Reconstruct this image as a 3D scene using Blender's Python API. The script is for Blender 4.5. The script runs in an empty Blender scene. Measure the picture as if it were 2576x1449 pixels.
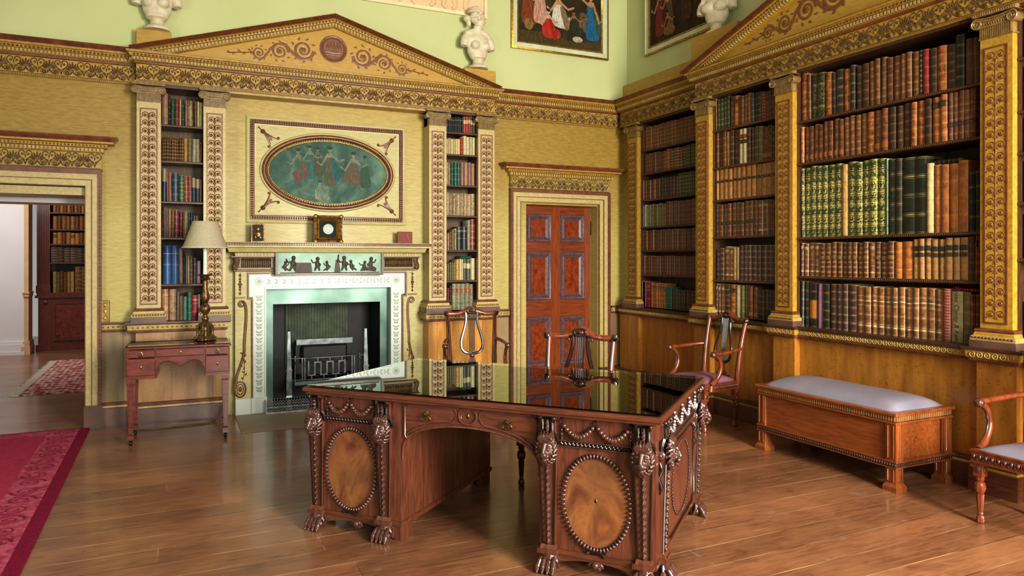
import bpy, math, random
from math import sin, cos, pi, radians, sqrt, atan2
from mathutils import Vector, Matrix
random.seed(7)
SC = bpy.context.scene
COL = SC.collection
R = random.Random(11)

# ---------------------------------------------------------------- materials
def lin(h):
    if isinstance(h, str):
        h = h.lstrip('#'); c = [int(h[i:i+2], 16)/255 for i in (0, 2, 4)]
    else:
        c = [v/255 for v in h]
    return tuple((v/12.92 if v <= .04045 else ((v+.055)/1.055)**2.4) for v in c) + (1,)

class NT:
    def __init__(s, name):
        s.m = bpy.data.materials.new(name); s.m.use_nodes = True
        s.t = s.m.node_tree; s.b = s.t.nodes['Principled BSDF']
    def n(s, typ, **kw):
        nd = s.t.nodes.new(typ)
        for k, v in kw.items():
            if k.startswith('i_'):
                key = k[2:]; key = int(key) if key.isdigit() else key.replace('_', ' ')
                nd.inputs[key].default_value = v
            else: setattr(nd, k, v)
        return nd
    def l(s, a, b): s.t.links.new(a, b)
    def mix(s, fac, a, b, bt='MIX'):
        nd = s.n('ShaderNodeMix', data_type='RGBA', blend_type=bt)
        for sock, v in ((nd.inputs['Factor'], fac), (nd.inputs['A'], a), (nd.inputs['B'], b)):
            if hasattr(v, 'links'): s.l(v, sock)
            else: sock.default_value = v
        return nd.outputs['Result']
    def math(s, op, a, b=None, c=None):
        nd = s.n('ShaderNodeMath', operation=op)
        for i, v in enumerate((a, b, c)):
            if v is None: continue
            if hasattr(v, 'links'): s.l(v, nd.inputs[i])
            else: nd.inputs[i].default_value = v
        return nd.outputs[0]
    def ramp(s, fac, stops):
        nd = s.n('ShaderNodeValToRGB'); e = nd.color_ramp.elements
        while len(e) < len(stops): e.new(.5)
        for i, (p, c) in enumerate(stops): e[i].position = p; e[i].color = c
        s.l(fac, nd.inputs['Fac']); return nd.outputs['Color']
    def coord(s, scale=(1, 1, 1), kind='Object', rot=(0, 0, 0)):
        tc = s.n('ShaderNodeTexCoord'); mp = s.n('ShaderNodeMapping')
        mp.inputs['Scale'].default_value = scale; mp.inputs['Rotation'].default_value = rot
        s.l(tc.outputs[kind], mp.inputs['Vector']); return mp.outputs['Vector']
    def noise(s, vec, scale=5, detail=3, rough=.5, dist=0):
        nd = s.n('ShaderNodeTexNoise'); nd.inputs['Scale'].default_value = scale
        nd.inputs['Detail'].default_value = detail; nd.inputs['Roughness'].default_value = rough
        nd.inputs['Distortion'].default_value = dist
        s.l(vec, nd.inputs['Vector']); return nd.outputs['Fac']
    def bump(s, h, strength=.2, dist=.01):
        nd = s.n('ShaderNodeBump'); nd.inputs['Strength'].default_value = strength
        nd.inputs['Distance'].default_value = dist
        s.l(h, nd.inputs['Height']); s.l(nd.outputs['Normal'], s.b.inputs['Normal'])
    def fin(s, col=None, rough=.5, metal=0, coat=0, spec=.5):
        if col is not None:
            if hasattr(col, 'links'): s.l(col, s.b.inputs['Base Color'])
            else: s.b.inputs['Base Color'].default_value = col
        if hasattr(rough, 'links'): s.l(rough, s.b.inputs['Roughness'])
        else: s.b.inputs['Roughness'].default_value = rough
        s.b.inputs['Metallic'].default_value = metal
        s.b.inputs['Coat Weight'].default_value = coat
        s.b.inputs['Coat Roughness'].default_value = .12
        s.b.inputs['Specular IOR Level'].default_value = spec
        return s.m

def plain(name, a, b=None, rough=.5, metal=0, coat=0, scale=8, bumpy=0, spec=.5):
    t = NT(name); v = t.coord()
    f = t.noise(v, scale, 4)
    a = lin(a); b = lin(b) if b else tuple(x*.75 for x in a[:3]) + (1,)
    c = t.ramp(f, [(.3, b), (.7, a)])
    if bumpy: t.bump(f, bumpy, .01)
    return t.fin(c, rough, metal, coat, spec)

def wood(name, a, b, grain=(1, 1, 14), rough=.4, coat=.2, streak=6, bumpy=.05, c3=None, spec=.5):
    """long grain: the coordinate is squeezed on the axis with the smallest number"""
    t = NT(name); v = t.coord(grain)
    f = t.noise(v, streak, 5, .6, .6)
    col = t.ramp(f, [(.3, lin(b)), (.68, lin(a))])
    if c3:
        g = t.noise(t.coord(), 2.2, 2)
        col = t.mix(t.ramp(g, [(.4, (0, 0, 0, 1)), (.7, (1, 1, 1, 1))]), col, lin(c3))
    if bumpy: t.bump(f, bumpy, .004)
    return t.fin(col, rough, 0, coat, spec)

def veneer(name, a, b, plank=.17, rough=.35, coat=.15, ripple=1.0, axis='X'):
    """flame figured veneer: vertical leaves with short cross ripples"""
    t = NT(name); v = t.coord()
    sx = t.n('ShaderNodeSeparateXYZ'); t.l(v, sx.inputs[0])
    pl = t.math('FLOOR', t.math('DIVIDE', sx.outputs[axis], plank))
    wn = t.n('ShaderNodeTexWhiteNoise', noise_dimensions='1D'); t.l(pl, wn.inputs['W'])
    v2 = t.coord((16, 16, 20)); f = t.noise(v2, 1.7, 5, .72, 1.6)
    g = t.noise(t.coord((9, 9, 1.2)), 2, 3)
    col = t.ramp(f, [(.3, lin(b)), (.46, lin(a)), (.7, lin(a))])
    col = t.mix(t.ramp(g, [(.35, (0, 0, 0, 1)), (.7, (.6, .6, .6, 1))]), col, lin(b))
    seam = t.math('LESS_THAN', t.math('FRACT', t.math('DIVIDE', sx.outputs[axis], plank)), .02)
    col = t.mix(t.math('MULTIPLY', seam, .6), col, lin('#5c3a14'))
    br = t.math('ADD', t.math('MULTIPLY', wn.outputs['Value'], .5), .72)
    mm = t.n('ShaderNodeVectorMath', operation='SCALE'); t.l(col, mm.inputs[0]); t.l(br, mm.inputs['Scale'])
    t.bump(f, .04, .003)
    return t.fin(mm.outputs[0], rough, 0, coat)

def flame_mat():
    t = NT('figured oval veneer'); v = t.coord((1, 1, 1)); f = t.noise(t.coord((4.5, 4.5, 2)), 1.5, 6, .55, 2.0); g = t.noise(v, 4.5, 2)
    c = t.ramp(f, [(.3, lin('#5a3522')), (.47, lin('#80502f')), (.62, lin('#976439')), (.75, lin('#774a2c'))])
    return t.fin(t.mix(t.ramp(g, [(.35, (0, 0, 0, 1)), (.7, (.6, .6, .6, 1))]), c, lin('#5c3c30')), .25, 0, .45)
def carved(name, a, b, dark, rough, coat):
    """polished carving: occlusion shade is painted into the hollows as a darker colour"""
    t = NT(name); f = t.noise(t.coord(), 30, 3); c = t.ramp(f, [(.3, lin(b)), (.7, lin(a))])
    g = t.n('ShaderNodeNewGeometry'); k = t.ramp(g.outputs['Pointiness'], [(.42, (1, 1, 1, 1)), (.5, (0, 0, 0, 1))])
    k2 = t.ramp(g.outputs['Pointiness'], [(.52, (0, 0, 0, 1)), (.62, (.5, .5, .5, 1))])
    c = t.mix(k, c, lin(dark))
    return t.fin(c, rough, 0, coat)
M = {}
def toned(name, lo, lo2, hi, hi2, z0, z1):
    """satinwood grading from pale low down to ochre higher up"""
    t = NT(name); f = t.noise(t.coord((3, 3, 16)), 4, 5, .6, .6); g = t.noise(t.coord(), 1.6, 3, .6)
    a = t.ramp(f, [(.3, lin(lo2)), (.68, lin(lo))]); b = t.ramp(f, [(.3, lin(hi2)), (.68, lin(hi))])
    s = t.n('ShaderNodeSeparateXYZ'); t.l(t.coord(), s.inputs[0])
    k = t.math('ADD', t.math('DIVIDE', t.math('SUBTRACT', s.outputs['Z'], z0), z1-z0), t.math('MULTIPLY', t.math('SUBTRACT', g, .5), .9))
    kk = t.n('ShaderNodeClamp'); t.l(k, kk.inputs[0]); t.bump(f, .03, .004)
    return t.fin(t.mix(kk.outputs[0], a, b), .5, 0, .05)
M['satin'] = toned('satinwood', '#beae68', '#a5954f', '#a98a36', '#866a26', 1.7, 2.6)
M['satin_ped'] = wood('pediment satinwood', '#c39c42', '#a4802e', (3, 3, 16), .5, .05, 4, .03, '#b28c38')
M['satin_pale'] = toned('pale satinwood', '#bdb27a', '#a79b62', '#ba9f4c', '#9e8338', 1.5, 3.1)
M['veneer'] = veneer('flame veneer', '#cf9440', '#9a5f1c')
M['veneer_pale'] = veneer('faded flame veneer', '#bd9160', '#8f6438', .34)
M['veneer_grey'] = veneer('greyed veneer', '#a08a62', '#806a48', .4)
M['veneer_y'] = veneer('flame veneer side', '#c98a36', '#8a4f18', axis='Y')
M['gold_trim'] = wood('gilded satinwood', '#bd9538', '#947026', (4, 4, 4), .45, .1, 9, .05)
M['pale_trim'] = wood('pale satinwood pilaster', '#c2b07c', '#ab965c', (4, 4, 4), .45, .1, 9, .05)
M['cream_ground'] = plain('pinkish cream ground', '#bfa478', '#a98c62', .5)
M['carve_left'] = plain('umber carving', '#6e4f30', '#513722', .42, 0, .2, 30, .25)
M['carve_right'] = plain('amber brown carving', '#8c561f', '#643a15', .55, 0, .03, 30, .25)
M['scroll_paint'] = plain('brown scroll inlay', '#85502a', '#6c3e20', .5, 0, .1, 30)
M['cream'] = plain('cream painted moulding', '#bfa468', '#9c8048', .45, 0, .1, 20, .1)
M['brown'] = plain('brown carving', '#7d4c25', '#56301a', .4, 0, .25, 22, .2)
M['olive'] = plain('bronzed carving', '#6e5028', '#452f17', .42, 0, .2, 30, .25)
M['redbrown'] = plain('red brown moulding', '#80492c', '#57301d', .42, 0, .2, 14, .1)
M['shelf'] = wood('dark mahogany shelf', '#563823', '#382416', (14, 14, 2), .4, .15, 5)
M['shelf_back'] = wood('bookcase back boards', '#6a5238', '#43301f', (14, 14, 1), .6, 0, 4)
M['plinth'] = plain('purple brown plinth', '#6f5248', '#523a34', .38, 0, .25, 5, .03)
M['green_wall'] = plain('pale green wall', '#cbcf9b', '#c1c68f', .75, 0, 0, 1.2)
M['mahog'] = wood('mahogany', '#74422f', '#46271b', (12, 12, 1.2), .3, .45, 5, .03)
M['mahog_h'] = wood('mahogany long grain', '#72402b', '#46271a', (1.2, 12, 12), .3, .45, 5, .03)
M['mahog_dark'] = plain('dark carved mahogany', '#5f3a2c', '#3a211a', .26, 0, .55, 30, .2)
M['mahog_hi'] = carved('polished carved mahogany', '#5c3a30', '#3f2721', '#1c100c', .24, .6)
M['flame'] = flame_mat()
M['chair_wood'] = wood('chair mahogany', '#8a4526', '#582813', (8, 8, 2), .28, .5, 4, .03)
M['bench_wood'] = wood('bench mahogany', '#a75c26', '#7d3d17', (10, 1.5, 10), .3, .4, 4, .03)
M['table_wood'] = wood('dressing table mahogany', '#7c3c30', '#4e241e', (2, 10, 10), .28, .5, 4, .03)
M['silk'] = plain('grey lilac silk', '#9d97a6', '#847f90', .42, 0, 0, 3, 0)
M['silk_rose'] = plain('faded rose silk', '#a37086', '#8d6076', .45, 0, 0, 3, 0)
M['marble'] = plain('white marble', '#cdd3cb', '#b9c2b8', .3, 0, .2, 3)
M['marble_inlay'] = plain('grey inlay', '#8d978c', '#7c867b', .35, 0, .1, 5)
M['plaster'] = plain('bust plaster', '#e0d6bc', '#c8bc9e', .55, 0, 0, 14, .05)
M['steel'] = plain('polished steel', '#6d8078', '#34463f', .42, 1, 0, 2)
M['fender_steel'] = plain('bright fender steel', '#b4b9b8', '#8d9392', .35, .55, 0, 30)
M['steel_d'] = plain('dark steel', '#73787a', '#3c4043', .38, 1, 0, 12)
M['iron'] = plain('black iron', '#1d1d20', '#0f0f10', .6, .2, 0, 9)
M['soot'] = plain('sooty fireback', '#59604e', '#3f4438', .8, 0, 0, 9)
M['brass'] = plain('brass', '#96804e', '#66522e', .36, 1, 0, 20)
M['gilt'] = plain('gilt frame', '#b8943f', '#83601f', .35, .8, 0, 30, .2)
M['bronze'] = plain('old gilt bronze', '#8f7048', '#4e3620', .35, .75, 0, 40, .3)
M['stone'] = plain('hearth stone', '#a39478', '#8c7d62', .5, 0, 0, 2)
M['shade'] = plain('linen shade', '#b5aa90', '#a89c82', .8, 0, 0, 60)
M['white'] = plain('white paint', '#e4e0e2', '#dedadb', .6, 0, 0, 2)
M['candle'] = plain('ivory candle tube', '#d9dcc8', '#cfd2be', .4)
M['stucco'] = plain('pink stucco', '#e9c9a2', '#ddb68e', .7, 0, 0, 2, .05)
M['navy'] = plain('black velvet mount', '#23262b', '#15171b', .9)
M['black'] = plain('dark void', '#151210', '#0c0a09', .8)
M['wire'] = plain('brown flex', '#6d5a33', '#4d3f24', .5)
M['paper'] = plain('page edges', '#b9a581', '#98835f', .8, 0, 0, 60)

def floor_mat():
    t = NT('oak boards'); v = t.coord()
    s = t.n('ShaderNodeSeparateXYZ'); t.l(v, s.inputs[0])
    yy = t.math('DIVIDE', s.outputs['Y'], .198)
    row = t.math('FLOOR', yy); fr = t.math('FRACT', yy)
    w1 = t.n('ShaderNodeTexWhiteNoise', noise_dimensions='1D'); t.l(row, w1.inputs['W'])
    xx = t.math('ADD', t.math('DIVIDE', s.outputs['X'], 3.7), t.math('MULTIPLY', w1.outputs['Value'], 7))
    cell = t.math('FLOOR', xx); fx = t.math('FRACT', xx)
    w2 = t.n('ShaderNodeTexWhiteNoise', noise_dimensions='2D')
    cb = t.n('ShaderNodeCombineXYZ'); t.l(row, cb.inputs[0]); t.l(cell, cb.inputs[1]); t.l(cb.outputs[0], w2.inputs['Vector'])
    g = t.noise(t.coord((1.6, 16, 1)), 3, 6, .65, .8)
    col = t.ramp(g, [(.28, lin('#664431')), (.5, lin('#885b40')), (.75, lin('#a27250'))])
    blot = t.noise(t.coord((1, 1.5, 1)), 1.9, 4, .6)
    col = t.mix(t.ramp(blot, [(.42, (0, 0, 0, 1)), (.62, (.55, .55, .55, 1))]), col, lin('#a87752'))
    scuff = t.noise(t.coord((1.2, 2.2, 1)), 2.7, 5, .7, .4)
    col = t.mix(t.ramp(scuff, [(.6, (0, 0, 0, 1)), (.72, (.5, .5, .5, 1))]), col, lin('#a5907a'))
    col = t.mix(t.ramp(scuff, [(.28, (.6, .6, .6, 1)), (.4, (0, 0, 0, 1))]), col, lin('#5c3824'))
    speck = t.noise(v, 26, 3, .7)
    col = t.mix(t.ramp(speck, [(.62, (0, 0, 0, 1)), (.78, (.3, .3, .3, 1))]), col, lin('#5a3a22'))
    br = t.math('ADD', t.math('MULTIPLY', w2.outputs['Value'], .3), .84)
    sc = t.n('ShaderNodeVectorMath', operation='SCALE'); t.l(col, sc.inputs[0]); t.l(br, sc.inputs['Scale'])
    e1 = t.math('LESS_THAN', fr, .03); e2 = t.math('LESS_THAN', fx, .0008)
    seam = t.math('MAXIMUM', e1, e2)
    fade = t.noise(t.coord((.8, 3, 1)), 2, 2)
    seamc = t.mix(t.ramp(fade, [(.4, (0, 0, 0, 1)), (.6, (1, 1, 1, 1))]), lin('#33200f'), lin('#d6b488'))
    out = t.mix(t.math('MULTIPLY', seam, .8), sc.outputs[0], seamc)
    rg = t.math('ADD', t.math('MULTIPLY', g, .22), .2)
    t.bump(t.math('SUBTRACT', g, t.math('MULTIPLY', seam, 1.5)), .06, .004)
    return t.fin(out, rg, 0, .25)
M['floor'] = floor_mat()

def carpet_mat(name, a, b, scale):
    t = NT(name); v = t.coord()
    f = t.noise(v, scale, 4, .7, 1.5)
    c = t.ramp(f, [(.35, lin(b)), (.62, lin(a))]); t.bump(f, .5, .01)
    return t.fin(c, .95, 0, 0, .1)
M['carpet'] = carpet_mat('crimson carpet', '#c04468', '#a8325a', 22)
M['carpet_b'] = carpet_mat('crimson carpet border', '#cf6680', '#96284a', 12)
M['carpet_c'] = carpet_mat('deep crimson edge', '#8f2145', '#7c1a3c', 30)
def rug_mat():
    t = NT('oriental rug'); v = t.coord()
    vo = t.n('ShaderNodeTexVoronoi', distance='MANHATTAN'); vo.inputs['Scale'].default_value = 13; t.l(v, vo.inputs['Vector'])
    w = t.n('ShaderNodeTexWave', bands_direction='X'); w.inputs['Scale'].default_value = 5; w.inputs['Distortion'].default_value = 2; t.l(v, w.inputs['Vector'])
    c = t.ramp(vo.outputs['Distance'], [(.1, lin('#4a3550')), (.3, lin('#a8414a')), (.6, lin('#b9525a')), (.8, lin('#d9b9a8'))])
    c = t.mix(t.math('MULTIPLY', w.outputs['Fac'], .45), c, lin('#7b2c36'))
    return t.fin(c, .95, 0, 0, .1)
M['rug'] = rug_mat()

def marbled_top():
    t = NT('scuffed leather under glass'); v = t.coord()
    f = t.noise(v, 6, 6, .7, .5); g = t.noise(t.coord((1, 4, 1)), 14, 4, .8, 1)
    c = t.ramp(f, [(.35, lin('#3a302b')), (.6, lin('#5c4a42')), (.8, lin('#7c6a60'))])
    c = t.mix(t.ramp(g, [(.7, (0, 0, 0, 1)), (.8, (.5, .5, .5, 1))]), c, lin('#94867a'))
    return t.fin(c, .5, 0, 0)
M['leather_top'] = marbled_top()
def glass_mat():
    t = NT('plate glass'); b = t.b
    b.inputs['Base Color'].default_value = (.9, .95, .92, 1); b.inputs['Roughness'].default_value = .01
    b.inputs['Alpha'].default_value = 1
    tr = t.n('ShaderNodeBsdfTransparent'); tr.inputs[0].default_value = (.93, .96, .94, 1)
    gl = t.n('ShaderNodeBsdfGlossy'); gl.inputs['Roughness'].default_value = .015; gl.inputs[0].default_value = (.95, 1, .97, 1)
    fr = t.n('ShaderNodeFresnel'); fr.inputs['IOR'].default_value = 1.62
    f2 = t.math('MINIMUM', t.math('MULTIPLY', fr.outputs[0], 1.3), 1.0)
    mx = t.n('ShaderNodeMixShader'); t.l(f2, mx.inputs[0]); t.l(tr.outputs[0], mx.inputs[1]); t.l(gl.outputs[0], mx.inputs[2])
    t.l(mx.outputs[0], t.t.nodes['Material Output'].inputs['Surface'])
    return t.m
M['glass'] = glass_mat()
def canvas_mat(name, a, b, c, scale=3):
    t = NT(name); v = t.coord(); f = t.noise(v, scale, 6, .7, .6)
    g = t.n('ShaderNodeTexWave', bands_direction='Z'); g.inputs['Scale'].default_value = 40; g.inputs['Distortion'].default_value = 6; t.l(v, g.inputs['Vector'])
    col = t.ramp(f, [(.3, lin(a)), (.5, lin(b)), (.72, lin(c))])
    t.bump(g.outputs['Fac'], .15, .002)
    return t.fin(col, .7, 0, 0, .15)
M['canvas_green'] = canvas_mat('sea green canvas', '#2f3f38', '#4a6259', '#72907f')
M['capital_tone'] = plain('bronzed capital', '#9a7c48', '#6e552e', .38, 0, .3, 30, .2)
M['canvas_dark'] = canvas_mat('dark canvas', '#231d12', '#352c1c', '#4d4428')
M['canvas_dark2'] = canvas_mat('umber canvas', '#261c14', '#3a2b1e', '#4a3d28')
def paint(h, veil=None):
    """oil colour with soft vertical folds; veil pulls it towards the old varnish"""
    k = 'paint' + h + (veil or '')
    if k not in M:
        t = NT('oil colour ' + h[1:]); f = t.noise(t.coord((34, 34, 9)), 1.6, 4, .7, 1.2); g = t.noise(t.coord(), 9, 3)
        c = lin(h); d = tuple(x*.32 for x in c[:3]) + (1,)
        col = t.ramp(f, [(.32, d), (.6, c), (.8, tuple(min(1, x*1.35) for x in c[:3]) + (1,))])
        if veil: col = t.mix(t.ramp(g, [(.3, (.4, .4, .4, 1)), (.7, (.68, .68, .68, 1))]), col, lin(veil))
        M[k] = t.fin(col, .75, 0, 0, .12)
    return M[k]

# ---------------------------------------------------------------- mesh builder
class MB:
    def __init__(s): s.crisp = False; s.v = []; s.f = []; s.mi = []; s.mats = []; s.uv = None; s.cur = 0
    def m(s, mat):
        mat = M[mat] if isinstance(mat, str) else mat
        if mat not in s.mats: s.mats.append(mat)
        s.cur = s.mats.index(mat); return s
    def add(s, vs, fs, T=None):
        o = len(s.v)
        s.v += [tuple(T @ Vector(v)) for v in vs] if T is not None else [tuple(v) for v in vs]
        s.f += [tuple(i+o for i in f) for f in fs]; s.mi += [s.cur]*len(fs); return s
    def box(s, x0, x1, y0, y1, z0, z1, T=None):
        s.nb = getattr(s, 'nb', 0)+1; q = (s.nb % 13)*2.5e-5; x0 -= q; x1 += q; y0 -= q; y1 += q; z0 -= q; z1 += q   # keeps touching faces apart
        s.crisp = True
        vs = [(x0,y0,z0),(x1,y0,z0),(x1,y1,z0),(x0,y1,z0),(x0,y0,z1),(x1,y0,z1),(x1,y1,z1),(x0,y1,z1)]
        return s.add(vs, [(0,3,2,1),(4,5,6,7),(0,1,5,4),(1,2,6,5),(2,3,7,6),(3,0,4,7)], T)
    def cbox(s, x0, x1, y0, y1, z0, z1, c=.004, T=None):
        """box with chamfered vertical and top edges"""
        s.crisp = True
        def ring(d, z): return [(x0+d,y0,z),(x1-d,y0,z),(x1,y0+d,z),(x1,y1-d,z),(x1-d,y1,z),(x0+d,y1,z),(x0,y1-d,z),(x0,y0+d,z)]
        r0 = ring(c, z0); r1 = ring(c, z1-c); r2 = [(min(max(a, x0+c), x1-c), min(max(b, y0+c), y1-c), z1) for a, b, _ in ring(c, z1)]
        vs = r0+r1+r2; fs = [tuple(range(7, -1, -1)), tuple(range(16, 24))]
        for k in (0, 8):
            for i in range(8): j = (i+1) % 8; fs.append((k+i, k+j, k+8+j, k+8+i))
        return s.add(vs, fs, T)
    def taper(s, x, y, w0, d0, z0, w1, d1, z1, T=None):
        vs = [(x-w0/2,y-d0/2,z0),(x+w0/2,y-d0/2,z0),(x+w0/2,y+d0/2,z0),(x-w0/2,y+d0/2,z0),
              (x-w1/2,y-d1/2,z1),(x+w1/2,y-d1/2,z1),(x+w1/2,y+d1/2,z1),(x-w1/2,y+d1/2,z1)]
        return s.add(vs, [(0,3,2,1),(4,5,6,7),(0,1,5,4),(1,2,6,5),(2,3,7,6),(3,0,4,7)], T)
    def prism(s, poly, y0, y1, T=None):
        """poly = [(x,z)...] counter-clockwise seen from -y; extruded from y0 (front) to y1"""
        n = len(poly); vs = [(x, y0, z) for x, z in poly] + [(x, y1, z) for x, z in poly]
        fs = [tuple(range(n)), tuple(range(2*n-1, n-1, -1))]
        for i in range(n): j = (i+1) % n; fs.append((i, i+n, j+n, j))
        return s.add(vs, fs, T)
    def slab(s, poly, z0, z1, T=None):
        n = len(poly); vs = [(x, y, z0) for x, y in poly] + [(x, y, z1) for x, y in poly]
        fs = [tuple(range(n-1, -1, -1)), tuple(range(n, 2*n))]
        for i in range(n): j = (i+1) % n; fs.append((i, j, j+n, i+n))
        return s.add(vs, fs, T)
    def lathe(s, prof, n=16, c=(0, 0, 0), axis='z', T=None, sy=1, flute=0, nf=0):
        vs = []; fs = []
        for r, h in prof:
            for i in range(n):
                a = 2*pi*i/n; rr = r*(1+flute*cos(nf*a)) if flute else r
                p = (rr*cos(a), rr*sin(a)*sy, h)
                if axis == 'y': p = (p[0], h, p[1])
                elif axis == 'x': p = (h, p[0], p[1])
                vs.append((p[0]+c[0], p[1]+c[1], p[2]+c[2]))
        for k in range(len(prof)-1):
            for i in range(n):
                j = (i+1) % n; q = (k*n+i, k*n+j, (k+1)*n+j, (k+1)*n+i)
                fs.append(q if axis != 'y' else q[::-1])
        a, b = tuple(range(n-1, -1, -1)), tuple(range((len(prof)-1)*n, len(prof)*n))
        fs += [a, b] if axis != 'y' else [a[::-1], b[::-1]]
        return s.add(vs, fs, T)
    def ell(s, c, r, n=12, m=8, T=None, rot=None):
        vs = []; fs = []
        for k in range(m+1):
            ph = pi*k/m
            for i in range(n):
                a = 2*pi*i/n; v = Vector((r[0]*sin(ph)*cos(a), r[1]*sin(ph)*sin(a), -r[2]*cos(ph)))
                if rot is not None: v = rot @ v
                vs.append((v[0]+c[0], v[1]+c[1], v[2]+c[2]))
        for k in range(m):
            for i in range(n):
                j = (i+1) % n; fs.append((k*n+i, k*n+j, (k+1)*n+j, (k+1)*n+i))
        return s.add(vs, fs, T)
    def tube(s, pts, r, n=6, T=None, closed=False, flat=None):
        """r: number or list; flat=(normal vector, factor) squashes the section along that normal"""
        P = [Vector(p) for p in pts]; N = len(P)
        if N < 2: return s
        rs = r if isinstance(r, (list, tuple)) else [r]*N
        vs = []; fs = []; ref = None
        for i, p in enumerate(P):
            if closed: d = P[(i+1) % N]-P[i-1]
            else: d = P[min(i+1, N-1)]-P[max(i-1, 0)]
            if d.length < 1e-9: d = Vector((0, 0, 1))
            d.normalize()
            if ref is None: ref = Vector((0, 1, 0)) if abs(d.y) < .9 else Vector((1, 0, 0))
            w = ref-d*ref.dot(d)
            if w.length < 1e-5: w = d.orthogonal()
            w.normalize(); ref = w; u = d.cross(w)
            for k in range(n):
                a = 2*pi*k/n; o = u*cos(a)*rs[i] + w*sin(a)*rs[i]*(flat if flat else 1)
                vs.append(p+o)
        for i in range(N if closed else N-1):
            j = (i+1) % N
            for k in range(n):
                l = (k+1) % n; fs.append((i*n+k, i*n+l, j*n+l, j*n+k))
        if not closed: fs += [tuple(range(n-1, -1, -1)), tuple(range((N-1)*n, N*n))]
        return s.add(vs, fs, T)
    def dome(s, x, z, y, r, h, n=8, sz=1):
        """low round boss facing -y"""
        vs = [(x+r*cos(2*pi*i/n), y, z+r*sz*sin(2*pi*i/n)) for i in range(n)]
        vs += [(x+r*.6*cos(2*pi*i/n), y-h*.85, z+r*sz*.6*sin(2*pi*i/n)) for i in range(n)] + [(x, y-h, z)]
        fs = []
        for i in range(n):
            j = (i+1) % n; fs.append((i, j, n+j, n+i)); fs.append((n+i, n+j, 2*n))
        return s.add(vs, fs)
    def rosette(s, x, z, y, r, h=.006, petals=6):
        n = petals*2
        vs = [(x+(r if i % 2 == 0 else r*.72)*cos(2*pi*i/n), y, z+(r if i % 2 == 0 else r*.72)*sin(2*pi*i/n)) for i in range(n)]
        vs += [(x+r*.62*cos(2*pi*i/n), y-h, z+r*.62*sin(2*pi*i/n)) for i in range(n)]
        vs += [(x+r*.3*cos(2*pi*i/n), y-h*.5, z+r*.3*sin(2*pi*i/n)) for i in range(n)] + [(x, y-h*1.5, z)]
        fs = []
        for k in (0, n):
            for i in range(n): j = (i+1) % n; fs.append((k+i, k+j, k+n+j, k+n+i))
        for i in range(n): fs.append((2*n+i, 2*n+(i+1) % n, 3*n))
        return s.add(vs, fs)
    def leaf(s, p, ang, L, W, y, h=.004):
        """flat pointed leaf in the wall plane starting at p=(x,z) in direction ang"""
        ca, sa = cos(ang), sin(ang)
        def q(u, w): return (p[0]+u*ca-w*sa, p[1]+u*sa+w*ca)
        o = [q(0, 0), q(L*.35, -W/2), q(L*.75, -W*.45), q(L, 0), q(L*.75, W*.45), q(L*.35, W/2)]
        c = q(L*.55, 0)
        vs = [(a, y, b) for a, b in o] + [(c[0], y-h, c[1])]
        return s.add(vs, [(i, (i+1) % 6, 6) for i in range(6)])
    def disc(s, x, z, y, rx, rz, n=24):
        return s.add([(x+rx*cos(2*pi*i/n), y, z+rz*sin(2*pi*i/n)) for i in range(n)], [tuple(range(n))])
    def poly(s, pts, y):
        return s.add([(a, y, b) for a, b in pts], [tuple(range(len(pts)))])
    def mesh(s, name, smooth=True, angle=62):
        me = bpy.data.meshes.new(name); me.from_pydata(s.v, [], s.f)
        for m in s.mats: me.materials.append(m)
        if len(s.mats) > 1: me.polygons.foreach_set('material_index', s.mi)
        if s.uv:
            ul = me.uv_layers.new(name='UVMap')
            for lp in me.loops: ul.data[lp.index].uv = s.uv[lp.vertex_index]
        me.validate()
        if smooth:
            me.polygons.foreach_set('use_smooth', [True]*len(me.polygons))
            if s.crisp and angle: angle = 35
            if angle: me.set_sharp_from_angle(angle=radians(angle))
        me.update(); return me
    def build(s, name, parent=None, smooth=True, angle=62, loc=None, rot=None):
        o = bpy.data.objects.new(name, s.mesh(name, smooth, angle)); COL.objects.link(o)
        if parent: o.parent = parent
        if loc: o.location = loc
        if rot: o.rotation_euler = rot
        return o

def put(name, me, parent=None, loc=(0, 0, 0), rot=(0, 0, 0), scale=None):
    o = bpy.data.objects.new(name, me); COL.objects.link(o)
    if parent: o.parent = parent
    o.location = loc; o.rotation_euler = rot
    if scale: o.scale = scale
    return o
def thing(name, label, cat, loc=(0, 0, 0), rz=0, group=None):
    o = bpy.data.objects.new(name, None); COL.objects.link(o); o.empty_display_size = .1
    o.location = loc; o.rotation_euler = (0, 0, rz); o['label'] = label; o['category'] = cat
    if group: o['group'] = group
    return o
def tag(o, label, cat, group=None, kind=None):
    o['label'] = label; o['category'] = cat
    if group: o['group'] = group
    if kind: o['kind'] = kind
    return o
def struct(o, label=None):
    o['kind'] = 'structure'
    if label: o['label'] = label
    return o
def remeshed(mb, name, voxel, smooth_it=4):
    me = mb.mesh(name + '_raw'); o = bpy.data.objects.new('tmp', me); COL.objects.link(o)
    r = o.modifiers.new('r', 'REMESH'); r.mode = 'VOXEL'; r.voxel_size = voxel; r.use_smooth_shade = True
    if smooth_it: sm = o.modifiers.new('s', 'SMOOTH'); sm.factor = .5; sm.iterations = smooth_it
    dg = bpy.context.evaluated_depsgraph_get(); dg.update()
    out = bpy.data.meshes.new_from_object(o.evaluated_get(dg)); out.name = name
    bpy.data.objects.remove(o); out.materials.clear(); out.materials.append(mb.mats[0])
    for p in out.polygons: p.material_index = 0; p.use_smooth = True
    return out
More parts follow.
